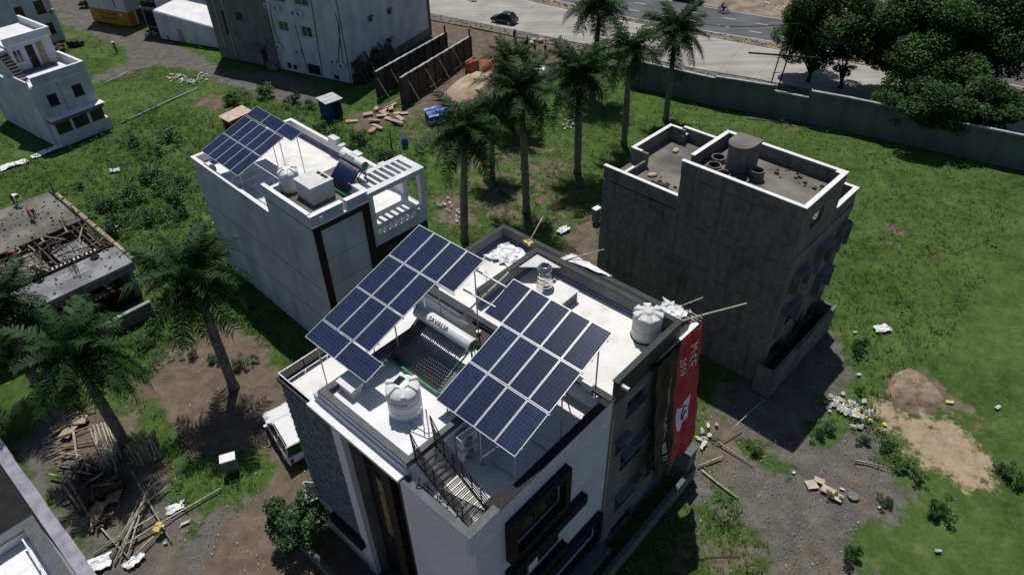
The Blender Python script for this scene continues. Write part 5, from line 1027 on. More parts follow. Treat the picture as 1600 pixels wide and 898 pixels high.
r = random.Random(21); pl = [(-12.89, 73.45, 0.00), (-13.48, 71.38, 0.00), (-14.28, 69.57, 0.00), (-12.04, 70.99, 0.00), (-12.91, 70.11, 0.00), (-13.68, 70.77, 0.00), (-15.19, 71.16, 0.00), (-14.45, 72.39, 0.00), (-12.21, 69.46, 0.00), (-11.59, 70.04, 0.00), (-13.73, 68.04, 0.00), (-14.15, 67.19, 0.00), (-16.69, 69.69, 0.00), (-13.46, 72.34, 0.00), (-12.84, 72.47, 0.00), (-11.68, 68.98, 0.00), (-11.52, 71.28, 0.00)]
dirs = ('lying nearest the blue shed', 'leaning at the top of the slab heap', 'lying alone in the grass')
for k, p in enumerate(pl):
    a = r.uniform(0, 3); w_, l_ = r.uniform(.35, .6), r.uniform(.7, 1.5); me = MB().box(-l_/2, l_/2, -w_/2, w_/2, -.04, .04).mesh('stone_slab', 'pinkslab')
    o = obj('stone_slab', me, None, 'broken pinkish stone slab in the heap between the blue shed and dark walls', 'slab', 'broken slabs by the dark walls'); o.location = (p[0], p[1], .08+.05*(k % 4)); o.rotation_euler = (r.uniform(-.15, .15), r.uniform(-.15, .15), a)
pole('long timber lying across the broken slabs at the foot of the dark wall', (-14.18, 71.74, 0.30), (-11.51, 74.55, 0.60), .1, 'wood', name='timber', cat='timber')
# blue shed, tarp shelter, drum, pink shack, tent
t = thing('blue_shed', 'dark blue sheet metal shed with three strip tin roof below the pale flats', 'shed', (-17.9, 71.3, 0), rad(40))
part('shed_wall', 'bluepaint', t, (-1.7, 0, -.0, 1.9, 0, 1.85)); part('door_opening', 'dark', t, (-1.1, -.2, -.02, -.002, .1, 1.6))
for k in range(3): MB().hexa([(-1.9, -.2+k*.76, 1.86), (.2, -.2+k*.76, 1.9), (.2, .5+k*.76, 1.9), (-1.9, .5+k*.76, 1.86), (-1.9, -.2+k*.76, 1.9), (.2, -.2+k*.76, 1.95), (.2, .5+k*.76, 1.95), (-1.9, .5+k*.76, 1.9)]).build('roof_sheet', 'tin', t)
c = (-7.44, 69.51, 0.00); t = thing('tarp_shelter', 'low shelter wrapped in bright blue tarpaulin between slab heap and palms', 'shelter', c, rad(25))
mb = MB(); n = 8
for j in range(n+1):
    for i in range(n+1): x, y = -1.25+2.5*i/n, -.85+1.7*j/n; mb.v.append((x, y, 1.05+.25*(y+.85)/1.7-.12*abs(math.sin(x*4))+.03*math.sin(9*y)))
mb.f = [(j*(n+1)+i, j*(n+1)+i+1, (j+1)*(n+1)+i+1, (j+1)*(n+1)+i) for j in range(n) for i in range(n)]; mb.m = [0]*len(mb.f); mb.build('tarp_roof', 'tarp', t, True)
part('tarp_side', 'bluepaint', t, (-1.2, 1.2, -.82, .8, 0, .92))
for y in (-.5, .25): MB().beam((-1.3, y, 1.2), (1.3, y+.3, 1.22), .04).build('tie_rope', 'rubber', t)
c = (-10.41, 63.92, 0.00); t = thing('blue_drum', 'dark blue plastic drum standing in weeds in front of the tarp shelter', 'drum', c)
MB().lathe([(.3, 0), (.33, .1), (.33, .35), (.35, .4), (.33, .45), (.33, .8), (.29, .92)], n=24).build('drum_body', 'tarp', t, True); MB().lathe([(.29, 0), (.27, .04)], (0, 0, .921), 20).build('drum_top', 'bluepaint', t)
c = (-28.49, 68.80, 0.00); t = thing('pink_shack', 'small brick shack with faded pink sheet roof behind the small solar array', 'shack', c, rad(47)); t.scale = (.75, .75, .85)
part('shack_wall', 'brick', t, (-1.6, 1.6, -1.2, 1.2, 0, 1.7)); part('shack_opening', 'dark', t, (-1.62, -1.601, -.8, .6, .2, 1.5)); MB().hexa([(-1.9, -1.4, 1.72), (1.9, -1.4, 2.0), (1.9, 1.4, 2.0), (-1.9, 1.4, 1.72), (-1.9, -1.4, 1.8), (1.9, -1.4, 2.08), (1.9, 1.4, 2.08), (-1.9, 1.4, 1.8)]).build('pink_roof', 'pinkslab', t)
c = (4.25, 80.82, 0.00); t = thing('grey_tent', 'small grey domed plastic cover among the palms near the road', 'cover', c); MB().lathe([(1.5, 0), (1.3, .5), (.8, .95), (.05, 1.15)], n=14, rf=lambda a, rr, z: 1+.1*math.sin(5*a)).build('cover_sheet', 'tin', t, True)
# ================================================================ BOUNDARY WALL along the road
WB = [(14.22, 77.45), (22.23, 71.86), (27.67, 69.19), (30.81, 67.21), (33.95, 65.45), (40.76, 60.88), (47.54, 56.47)]
hs = [2.9, 3.1, 2.55, 3.3, 3.3, 3.1]
t = thing('boundary_wall', 'long stepped grey wall dividing the green plot from the concrete road', 'wall', (0, 0, 0))
wl = [Vector((*p, 0)) for p in WB]; wl.append(wl[-1]+(wl[-1]-wl[-2]).normalized()*40)
hs.append(3.0)
for a, b, h in zip(wl, wl[1:], hs):
    d = (b-a).normalized(); n_ = max(1, round((b-a).length/3.0))
    for k in range(n_):
        p, q = a.lerp(b, k/n_), a.lerp(b, (k+1)/n_); m_ = (p+q)/2; ln = (q-p).length
        MB().box(-ln/2+.01, ln/2-.01, -.11, .11, -.1, h).build('wall_bay', 'wallgrey', t, loc=(m_.x, m_.y, 0), rz=math.atan2(d.y, d.x)); MB().box(-ln/2, ln/2, -.17, .17, h+.002, h+.12).build('wall_cap', 'wallcap', t, loc=(m_.x, m_.y, 0), rz=math.atan2(d.y, d.x)); MB().box(-.14, .14, -.19, -.111, -.1, h-.05).build('wall_pier', 'wallgrey', t, loc=(p.x, p.y, 0), rz=math.atan2(d.y, d.x))
# steel pole frame by the wall with slack cable
c1, c2 = (27.39, 70.07, 2.20), (28.24, 70.19, 2.20)
t = thing('pole_frame', 'pair of thin dark posts joined by rungs standing behind the stepped wall', 'posts', (c1[0], c1[1], 0))
MB().tube([(0, 0, 0), (.35, -.3, 6.3)], .07, 8).build('post', 'black', t); MB().tube([(.9, .1, 0), (1.6, -.1, 9.2)], .08, 8).build('post', 'black', t)
for z in (2.6, 4.2, 5.8): MB().beam((.02*z, -.04*z, z), (.9+.07*z, .1-.02*z, z), .05).build('rung', 'black', t)
MB().beam((-2.6, .6, 6.1), (4.2, -1.0, 6.0), .14).build('cross_bar', 'darkwood', t)
tp = Vector((c1[0]+1.6, c1[1]-.1, 9.2)); cable = [tp.lerp(Vector((11, 93, 9.5)), k/16)+Vector((0, 0, -3.2*math.sin(math.pi*k/16))) for k in range(17)]
o = MB().tube(cable, .04, 5).build('overhead_cable', 'black'); o['label'] = 'slack black overhead cable hanging across the asphalt road'; o['category'] = 'cable'
cable = [tp.lerp(Vector((42, 70, 7)), k/10)+Vector((0, 0, -1.2*math.sin(math.pi*k/10))) for k in range(11)]
o = MB().tube(cable, .04, 5).build('overhead_cable', 'black'); o['label'] = 'short black cable running from the dark post into the roadside tree'; o['category'] = 'cable'
# thin guy wire near the grey house shade
pole('thin straight wire stay in the dirt between the two houses', (15.25, 28.69, 0.90), (11.94, 26.19, 0.00), .02, 'galv', name='stay_wire', cat='wire')
# far shop fronts
t = thing('teal_gate', 'teal painted gate with pale frame at the far edge of the road', 'gate', (72.17, 100.86, 0.00), rad(-30)); part('gate_frame', 'white', t, (-1.3, -1.1, -.1, .1, 0, 2.6), (1.1, 1.3, -.1, .1, 0, 2.6), (-1.3, 1.3, -.1, .1, 2.601, 2.8)); part('gate_leaf', 'green', t, (-1.1, -.02, -.05, .05, .1, 2.6)); part('gate_leaf', 'green', t, (.02, 1.1, -.05, .05, .1, 2.6))
t = thing('far_wall', 'grey wall beside the teal gate at the far road edge', 'wall', (68.28, 103.42, 0.00), rad(-32)); part('wall_run', 'wallgrey', t, (-9, 3.0, -.1, .1, 0, 1.6)); part('wall_cap', 'wallcap', t, (-9, 3.0, -.14, .14, 1.601, 1.7))

# ================================================================ HOUSE UNDER CONSTRUCTION (left)
W_['slabgrey'] = mat('fresh_slab_concrete', (.15, .155, .165), (.30, .305, .32), .6, .8, stain=.4, bump=.2)
zU = 3.4; oU = (-27.25, 40.80, 3.40); oU = (oU[0], oU[1], 0)
U_ = thing('unfinished_house', 'house under construction with fresh concrete slabs, formwork trenches and bare reinforcement', 'house', oU, RM)
part('roof_slab', 'slabgrey', U_, (-3.0, 0, -11, 0, zU-.25, zU)); part('slab_beam', 'cement', U_, (-.3, -.02, -11, -.02, zU-.7, zU-.251))
part('roof_slab', 'cementfloor', U_, (-7.2, -3.9, -8.6, -4.2, zU-.4, zU-.12)); part('roof_slab', 'slabgrey', U_, (-6.6, -3.8, -3.4, -1.2, zU-.5, zU-.3)); part('roof_slab', 'cementfloor', U_, (-15, -8.3, -9, -.1, zU-.3, zU-.02))
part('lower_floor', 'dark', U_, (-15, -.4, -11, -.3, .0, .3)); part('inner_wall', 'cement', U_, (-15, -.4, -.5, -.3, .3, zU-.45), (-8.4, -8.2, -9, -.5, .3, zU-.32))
for x in (-.4, -3.4, -7.6, -11.5): 
    for y in (-.4, -4.0, -8.0): part('column', 'cement', U_, (x-.15, x+.15, y-.15, y+.15, .3, zU-.28 if x > -8 else zU-.31))
for (a, b, z) in (((-8.2, -9, 0), (-8.2, -.2, 0), zU+.05), ((-7.4, -9, 0), (-7.4, -.2, 0), zU+.0), ((-3.7, -9, 0), (-3.7, -.2, 0), zU-.02), ((-3.2, -9, 0), (-3.2, -.2, 0), zU+.04), ((-8, -3.8, 0), (-3.2, -3.8, 0), zU+.03), ((-15, -.05, 0), (-3.0, -.05, 0), zU+.06), ((-8, -1.0, 0), (-3.2, -1.0, 0), zU), ((-8, -.5, 0), (-3.2, -.5, 0), zU+.03)):
    MB().beam((*a[:2], z), (*b[:2], z), .12, .22).build('formwork_board', 'darkwood', U_)
for y in (-1.5, -3.2, -4.9, -6.6, -8.2): f = MB().beam((-8.25, y, zU+.12), (-7.35, y-.1, zU+.08), .14, .08).build('trench_tie', 'wood', U_); MB().beam((-7.4, y, zU+.12), (-7.4, y-.5, zU+.1), .12, .08).build('trench_tie', 'wood', U_)
r = random.Random(31)
for k in range(26): x, y = r.uniform(-7.3, -3.4), r.choice((r.uniform(-3.4, -1.2), r.uniform(-5.5, -4))); MB().beam((x-.8, y, zU+.02), (x+.8, y+r.uniform(-.2, .2), zU+.05), .03).build('steel_bar', 'darkwood', U_)
for (x0, y0) in ((-8.0, -1.6), (-9.2, -.3), (-13.5, -.2), (-2.6, -3.4), (-3.3, -5.0), (-7.5, -4.0), (-1.9, -3.3)):
    for k in range(6): x, y = x0+.14*(k % 3), y0+.2*(k//3); MB().tube([(x, y, zU-.2), (x+r.uniform(-.15, .15), y+r.uniform(-.15, .15), zU+r.uniform(.7, 1.4))], .018, 4).build('rebar', 'darkwood', U_)
for k in range(11): MB().beam((-3.62+r.uniform(-.05, .05), -1.2-k*.3, zU+.05), (-3.2, -1.25-k*.3, zU+.06), .1, .07).build('brick_spacer', 'limewash', U_)
for k in range(9): MB().beam((-1.95, -2.6-k*.16, zU+.03), (-1.35, -2.6-k*.16, zU+.03), .02).build('ladder_rung', 'galv', U_)
MB().beam((-1.95, -2.5, zU+.03), (-1.95, -4.1, zU+.03), .03).build('ladder_rail', 'galv', U_); MB().beam((-1.35, -2.5, zU+.03), (-1.35, -4.1, zU+.03), .03).build('ladder_rail', 'galv', U_)
for k in range(9): MB().box(-14.2+k*1.55, -13.0+k*1.55+r.uniform(0, .3), .05, .3, zU-.15, zU+.06).build('edge_plank', 'wood', U_)
for k in range(18): x, y = r.uniform(-8.2, -3.0), r.uniform(-8, -.2); q = r.uniform(0, 3); l_ = r.uniform(.4, 1.2); MB().beam((x-l_*math.cos(q), y-l_*math.sin(q), zU+.1), (x+l_*math.cos(q), y+l_*math.sin(q), zU+r.uniform(.1, .3)), .1, .05).build('loose_plank', 'darkwood' if k % 3 else 'wood', U_)
mb = MB()
for k in range(260): x, y, s_ = r.uniform(-14, -.3), r.uniform(-9, -.3), r.uniform(.03, .1); mb.box(x-s_, x+s_, y-s_*.7, y+s_*.7, zU, zU+s_)
mb.build('slab_rubble', 'rubble', U_, kind='stuff')
t = thing('mortar_pan', 'round black mortar pan on the front concrete slab of the unfinished house', 'pan', (oU[0]-3.0*.7337+1.2*-.679*.6, oU[1]+2.0, zU), 0); t.location = frame(oU, RM)(-2.6, -1.6, zU); MB().lathe([(.2, 0), (.32, .14), (.29, .14), (.18, .03)], n=20).build('pan', 'rubber', t, True)
t = thing('compound_wall', 'pale topped low wall in shade beneath the unfinished house', 'wall', frame(oU, RM)(2.0, -1.2, 0), RM); part('wall_run', 'cement', t, (-.1, .1, -6.5, .6, 0, 1.1)); part('wall_cap', 'wallcap', t, (-.16, .16, -6.5, .65, 1.101, 1.2))

# ================================================================ BOTTOM LEFT HOUSE and its boundary wall
oB = (-22.60, 18.94, 5.00); oB = (oB[0], oB[1], 0)
B_ = thing('terrace_house', 'corner of a dark walled house with pale tiled terrace at the bottom left', 'house', oB, RM)
part('house_wall', 'white', B_, (0, 9, -9, 0, 0, 4.05)); part('terrace_floor', 'roofwhite', B_, (.3, 9, -9, -.3, 4.05, 4.15)); part('parapet', 'white', B_, (0, 9, -.25, 0, 4.05, 4.9), (0, .25, -9, -.25, 4.05, 4.9)); part('parapet_cap', 'coping', B_, (-.05, 9, -.5, .05, 4.901, 5.0), (-.05, .5, -9, -.5, 4.901, 5.0))
for k in range(5): part('terrace_tile', 'whitecloth', B_, (.6+k*1.25, 1.8+k*1.25, -1.9, -.7, 4.151, 4.16)); part('terrace_tile', 'whitecloth', B_, (.6+k*1.25, 1.8+k*1.25, -3.2, -1.98, 4.151, 4.16))
f = MB().tube([(.7, -.75, 4.75), (8, -.75, 4.75)], .04, 6).build('pipe_rail', 'whitecloth', B_)
for k in range(4): MB().beam((.9+k*1.4, -.75, 4.15), (.9+k*1.4, -.75, 4.75), .05).build('rail_post', 'galv', f)
t = thing('dark_courtyard_cover', 'dark grey slab on a black cover painted as shade beside the mauve topped wall', 'roof', frame(oB, RM)(-6.5, -3.4, 0), RM); part('slab', 'dark', t, (-9, 6.1, -5, 3.55, 1.1, 1.25)); part('wall', 'maroon', t, (-9, 6.0, -5, 3.45, 0, 1.099)); part('upper_slab', 'band', t, (-2.5, 4.5, -4, 1.6, 1.251, 1.7))  # courtyard shade painted as a black lower slab; the upper slab is real
a, b = Vector((-34.5, 30.2, 0)), Vector((-17.4, 14.6, 0)); a, b = Vector((-32.08, 28.29, 1.40)), Vector((-18.01, 15.51, 1.40)); d = b-a; d.z = 0
t = thing('boundary_wall', 'mauve topped boundary wall beside the grey lane at the bottom left', 'wall', (a.x, a.y, 0), math.atan2(d.y, d.x)); n_ = 8
for k in range(n_): l0, l1 = d.length*k/n_, d.length*(k+1)/n_; part('wall_bay', 'greypl', t, (l0+.006, l1-.006, -.4, .05, 0, 1.28)); part('wall_cap', 'purplecap', t, (l0, l1-.008, -.52, .12+.03*(k % 2), 1.281, 1.4))
# ================================================================ VEHICLES
def loft_ring(y, z0, z1, k=.75):
    """rounded box section, 12 points"""
    h = z1-z0
    return [(-y, z0+h*.25), (-y*.96, z0+.02), (-y*.7, z0), (y*.7, z0), (y*.96, z0+.02), (y, z0+h*.25), (y, z0+h*.7), (y*.97, z1-h*.10), (y*.80, z1), (-y*.80, z1), (-y*.97, z1-h*.10), (-y, z0+h*.7)]
def car(label, loc, rz, L=4.4, W=1.78, H=1.75, paint='carwhite', suv=True, cat='car', name='parked_car'):
    t = thing(name, label, cat, loc, rz); hw = W/2
    bh = 1.02 if suv else .92
    secs = [(-.5, .86, .45, bh*.88), (-.485, .97, .36, bh*.98), (-.4, 1, .3, bh), (0, 1, .28, bh), (.2, 1, .3, bh*.99), (.34, .98, .3, bh*.95), (.46, .93, .33, bh*.84), (.495, .82, .40, bh*.70)]
    vs = []; fs = []; n = 12
    for (x, k, z0, z1) in secs: vs += [(x*L, y, z) for y, z in loft_ring(hw*k, z0, z1)]
    for i in range(len(secs)-1): fs += [(i*n+j, i*n+(j+1) % n, (i+1)*n+(j+1) % n, (i+1)*n+j) for j in range(n)]
    fs += [tuple(range(n-1, -1, -1)), tuple((len(secs)-1)*n+j for j in range(n))]
    b = MB().add(vs, fs).build('body', paint, t, True); shade_auto(b, 35); bm = bmesh.new(); bm.from_mesh(b.data); bmesh.ops.recalc_face_normals(bm, faces=bm.faces); bm.to_mesh(b.data); bm.free()
    x0, x1 = (-.47*L, .24*L) if suv else (-.42*L, .26*L); t0, t1 = (-.44*L, .06*L) if suv else (-.30*L, .04*L); zb = bh-.03; zt = H-.05; wb, wt = hw*.95, hw*.76
    g = MB().hexa([(x0, -wb, zb), (x1, -wb*.97, zb), (x1, wb*.97, zb), (x0, wb, zb), (t0, -wt, zt), (t1, -wt, zt), (t1, wt, zt), (t0, wt, zt)]).mesh('glasshouse', 'glass'); bevel(g, .04); obj('glasshouse', g, t)
    rf = MB().hexa([(t0-.05, -wt-.02, zt-.02), (t1+.06, -wt-.02, zt-.02), (t1+.06, wt+.02, zt-.02), (t0-.05, wt+.02, zt-.02), (t0+.05, -wt+.1, H), (t1-.1, -wt+.1, H), (t1-.1, wt-.1, H), (t0+.05, wt-.1, H)]).mesh('roof', paint); bevel(rf, .03, 2); o = obj('roof', rf, t); 
    if suv:
        for s in (-1, 1): MB().tube([(t0+.1, s*(wt-.05), H+.03), (t1-.2, s*(wt-.05), H+.03)], .025, 6).build('roof_rail', 'rubber', t)
    for s in (-1, 1):
        for (xa, xb) in ((x0, t0), ((x0+x1)*.5-.1, (t0+t1)*.5+.05), (x1, t1)): MB().beam((xa, s*(wb*.985), zb), (xb, s*(wt+.015), zt), .09, .05).build('pillar', paint, t)
        MB().box(x1-.35, x1-.18, min(s*hw, s*(hw+.2)), max(s*hw, s*(hw+.2)), bh+.02, bh+.16).build('side_mirror', paint, t)
        MB().box(.44*L, .487*L, min(s*hw*.5, s*hw*.84), max(s*hw*.5, s*hw*.84), bh*.66, bh*.80).build('headlight', 'lamp', t)
        MB().box(-.502*L, -.487*L, min(s*hw*.62, s*hw*.86), max(s*hw*.62, s*hw*.86), bh*.62, bh*.9).build('tail_light', 'tail', t)
        MB().box(-.3*L, .3*L, s*hw-.012, s*hw+.012, .30, .40).build('sill_trim', 'rubber', t)
    MB().box(-.512*L, -.49*L, -hw*.85, hw*.85, .36, .55).build('bumper', 'rubber' if suv else paint, t); MB().box(.482*L, .505*L, -hw*.75, hw*.75, .36, .52).build('bumper', 'rubber', t); MB().box(-.506*L, -.498*L, -.26, .26, .62, .74).build('number_plate', 'litter', t)
    R_ = .35 if suv else .29
    for x in (-.30*L, .31*L):
        for s in (-1, 1):
            w_ = MB().tube([(x, s*(hw-.2), R_), (x, s*(hw-.16), R_), (x, s*(hw-.0), R_), (x, s*(hw+.02), R_)], [R_*.9, R_, R_, R_*.88], 20).build('wheel', 'rubber', t); MB().tube([(x, s*(hw+.005), R_), (x, s*(hw+.03), R_)], [R_*.62, R_*.55], 14).build('rim', 'alu', w_)
    return t
a, b = Vector((-14.55, 28.42, 0.50)), Vector((-12.18, 25.04, 0.50)); d = a-b
car('white sport utility car parked tight against the slate side of the main house', ((-13.49, 27.16, 0.80)[0], (-13.49, 27.16, 0.80)[1], 0), math.atan2(d.y, d.x), 4.5, 1.8, 1.78, 'carwhite')
car('dark blue hatchback driving on the pale concrete service road', (-0.21, 99.48, 0.00), math.atan2(.54, -.84)+.06, 3.75, 1.62, 1.5, 'carblue', False, name='moving_car')
car('black car parked at the far end of the lane by the ochre shop', (-63.05, 111.56, 0.00), rad(200), 3.8, 1.65, 1.5, 'carblack', False)

# ================================================================ PEOPLE
def person(label, loc, rz, pose, shirt, trousers, head='hair', parent=None, group=None, cat='person'):
    """one continuous skinned body; +Y is forward"""
    J = {}
    if pose == 'stand':
        J = dict(pel=(0, 0, .94), che=(0, .03, 1.32), nec=(0, .02, 1.48), hea=(0, .04, 1.62), top=(0, .03, 1.72))
        arm = lambda s: [(s*.17, 0, 1.42), (s*.25, .0, 1.14), (s*.25, .12, .90)]; leg = lambda s: [(s*.09, 0, .90), (s*.10, .03, .49), (s*.11, -.02, .09), (s*.12, .14, .03)]
    elif pose == 'bend':
        J = dict(pel=(0, 0, .88), che=(0, .38, 1.02), nec=(0, .53, .98), hea=(0, .65, .95), top=(0, .74, .92))
        arm = lambda s: [(s*.18, .45, .98), (s*.2, .55, .68), (s*.12, .68, .42)]; leg = lambda s: [(s*.10, 0, .86), (s*.15, .10, .47), (s*.16, -.04+s*.12, .09), (s*.17, .12+s*.12, .03)]
    else:
        J = dict(pel=(0, 0, .80), che=(0, .08, 1.18), nec=(0, .12, 1.34), hea=(0, .16, 1.48), top=(0, .16, 1.60))
        arm = lambda s: [(s*.17, .10, 1.28), (s*.27, .30, 1.08), (s*.28, .55, 1.0)]; leg = lambda s: [(s*.10, .02, .80), (s*.22, .42, .72), (s*.2, .32, .30), (s*.2, .46, .25)]
    V = []; E = []; Rr = []; T = []
    def add(p, r_, tag, link=None):
        V.append(p); Rr.append(r_); T.append(tag)
        if link is not None: E.append((link, len(V)-1))
        return len(V)-1
    p0 = add(J['pel'], .135, 't'); c0 = add(J['che'], .15, 's', p0); n0 = add(J['nec'], .055, 'k', c0); h0 = add(J['hea'], .095, 'k', n0); add(J['top'], .07, 'k', h0)
    for s in (-1, 1):
        l = c0
        for p, r_, tg in zip(arm(s), (.062, .045, .032), 'ssk'): l = add(p, r_, tg, l)
        e, w_ = [Vector(q) for q in arm(s)[1:]]; d = (w_-e).normalized(); pal = add(w_+d*.07, .03, 'k', l); side = d.cross(Vector((s, 0, .3))).normalized()
        for k in range(4): add(w_+d*(.15-.012*abs(k-1))+side*(k-1.5)*.022+Vector((0, .02, -.01)), .009, 'k', pal)
        add(w_+d*.09-side*.055, .010, 'k', pal)
        l = p0
        for p, r_, tg in zip(leg(s), (.095, .068, .042, .035), 'tttf'): l = add(p, r_, tg, l)
    me = bpy.data.meshes.new('skeleton'); me.from_pydata([tuple(v) for v in V], E, []); o = bpy.data.objects.new('skeleton', me); COL.objects.link(o)
    o.modifiers.new('skin', 'SKIN')
    for k, sv in enumerate(me.skin_vertices[0].data): sv.radius = (Rr[k], Rr[k]); sv.use_root = (k == 0)
    su = o.modifiers.new('sub', 'SUBSURF'); su.levels = 1; su.render_levels = 1
    bm_ = bpy.data.meshes.new_from_object(o.evaluated_get(bpy.context.evaluated_depsgraph_get())); bpy.data.objects.remove(o); bpy.data.meshes.remove(me); bm_.name = 'body'
    mats = {'k': 0, 's': 1, 't': 2, 'f': 3}; bm_.materials.clear()
    for m_ in ('skin', shirt, trousers, 'rubber'): bm_.materials.append(W_[m_])
    VV = [Vector(v) for v in V]
    for pl in bm_.polygons:
        c = pl.center; k = min(range(len(VV)), key=lambda i: (VV[i]-c).length-Rr[i]); pl.material_index = mats[T[k]]; pl.use_smooth = True
    t = thing('person', label, cat, loc, rz, group); obj('body', bm_, t)
    hc, ht = Vector(J['hea']), Vector(J['top']); ax = (ht-hc).normalized(); q = ax.to_track_quat('Z', 'Y').to_matrix().to_4x4()
    obj('hair', MB().lathe([(.108, -.01), (.112, .05), (.09, .11), (.04, .145)], n=14).mesh('hair', 'hair' if head == 'hair' else head, True), t, mw=Matrix.Translation(hc-ax.cross(Vector((1, 0, 0)))*.0) @ q)
    fwd = Vector((0, 1, 0)) if pose != 'bend' else Vector((0, .35, -.94))
    MB().beam(hc+fwd*.09, hc+fwd*.125, .025, .04).build('nose', 'skin', t)
    for s in (-1, 1): MB().lathe([(.012, 0), (.01, .01)], tuple(hc+fwd*.095+Vector((s*.035, 0, .02))), 6).build('eye', 'hair', t)
    return t
person('person in dark clothes walking at the road edge, nearest the parked scooter', (2.69, 89.38, 0.00), rad(170), 'stand', 'shirtdark', 'trouser')
person('person in yellowish shirt standing between two others by the dirt shoulder', (3.58, 87.67, 0.00), rad(20), 'stand', 'shirtyellow', 'trouser')
person('person in pale shirt and dark trousers standing right of the other two pedestrians', (4.91, 87.59, 0.00), rad(200), 'stand', 'shirtwhite', 'trouser')
person('worker in white shirt bending on the far slab of the unfinished house', frame(oU, RM)(*((Vector((-39.99, 48.96, 3.38))-Vector(oU)) @ Matrix.Rotation(RM, 3, 'Z')).to_2d(), 3.38), rad(-110), 'bend', 'shirtwhite', 'trouser')
person('worker in faded red shirt bending beside the formwork trench', frame(oU, RM)(*((Vector((-37.58, 46.90, 3.38))-Vector(oU)) @ Matrix.Rotation(RM, 3, 'Z')).to_2d(), 3.38), rad(-130), 'bend', 'shirtred', 'trouser')
person('worker in pale red shirt stooping over the near slab behind palm leaves', ((-36.12, 41.07, 3.28)), rad(-60), 'bend', 'shirtred', 'jean')
person('worker in dark clothes crouching by the white bag on the front slab', ((-32.82, 38.94, 3.40)), rad(60), 'bend', 'shirtdark', 'trouser', 'shirtwhite')

def motorbike(label, loc, rz, paint, name='motorcycle'):
    t = thing(name, label, 'motorcycle', loc, rz)
    for x in (-.62, .62):
        w_ = MB().tube([(x+.27*math.cos(a), 0, .3+.27*math.sin(a)) for a in [k*math.pi/9 for k in range(19)]], .045, 6, caps=False).build('wheel', 'rubber', t); mb = MB()
        for k in range(6): a = k*math.pi/3; mb.beam((x, 0, .3), (x+.25*math.cos(a), 0, .3+.25*math.sin(a)), .018)
        mb.build('spokes', 'galv', w_)
    me = MB().hexa([(-.15, -.12, .68), (.32, -.12, .72), (.32, .12, .72), (-.15, .12, .68), (-.12, -.09, .88), (.26, -.1, .95), (.26, .1, .95), (-.12, .09, .88)]).mesh('fuel_tank', paint); bevel(me, .03); obj('fuel_tank', me, t)
    me = MB().box(-.75, -.12, -.11, .11, .72, .82).mesh('seat', 'rubber'); bevel(me, .03); obj('seat', me, t)
    MB().box(-.2, .2, -.12, .12, .3, .62).build('engine', 'galv', t); mb = MB(); mb.beam((.62, -.07, .3), (.38, -.07, .95), .04); mb.beam((.62, .07, .3), (.38, .07, .95), .04); mb.build('fork', 'galv', t)
    MB().tube([(.3, -.34, 1.02), (.38, -.1, 1.0), (.38, .1, 1.0), (.3, .34, 1.02)], .018, 6).build('handlebar', 'black', t); MB().tube([(.5, 0, .86), (.56, 0, .86)], [.09, .08], 10).build('headlight', 'lamp', t); MB().tube([(-.85, -.13, .35), (.0, -.13, .3)], .045, 8).build('exhaust', 'galv', t); MB().box(-.85, -.7, -.08, .08, .6, .7).build('tail_light', 'tail', t)
    return t
da = math.atan2(-.54, .84)
p = (30.86, 101.33, 0.00); motorbike('black motorcycle ridden along the far lane of the asphalt road', p, da, 'carblack')
person('person in dark jacket and pale helmet riding the motorcycle on the asphalt road', frame(p, da)(-.38, 0, .02), da-math.pi/2, 'sit', 'shirtdark', 'jean', 'shirtyellow')
p = (-5.06, 109.43, 0.00); motorbike('motorcycle cut by the top edge of the photo on the service road', p, da+math.pi, 'carblack'); person('person riding the motorcycle at the very top edge of the photo', frame(p, da+math.pi)(-.38, 0, .02), da+math.pi/2, 'sit', 'shirtblue', 'trouser')
p = (1.18, 91.98, 0.00); motorbike('scooter parked on the dirt shoulder beside the pedestrians', p, rad(-75), 'carblue', 'scooter'); person('person in black sitting on the scooter at the dirt shoulder', frame(p, rad(-75))(-.3, 0, .02), rad(-165), 'sit', 'shirtdark', 'trouser'); 
t = thing('cloth_bundle', 'pale goods laid out on the shoulder behind the pedestrians', 'goods', (2.61, 91.88, 0.00))
for k, (x, y) in enumerate(((0, 0), (1.0, .3), (1.9, .1), (.6, -.7))): MB().lathe([(.38, 0), (.42, .15), (.3, .35), (.05, .4)], (x, y, 0), 10).build('bundle', 'litter', t, True)
for k, q in enumerate(((-48.80, 97.16, 0.00), (-47.86, 97.22, 0.00))): motorbike(('left' if k == 0 else 'right')+' of two dark two wheelers parked below the framed black panels', q, rad(-110), 'carblack', 'scooter')
p = (-46.19, 96.49, 0.00); motorbike('two wheeler with pale seat cover parked beside the low pale shed', p, rad(-60), 'carblue', 'scooter')
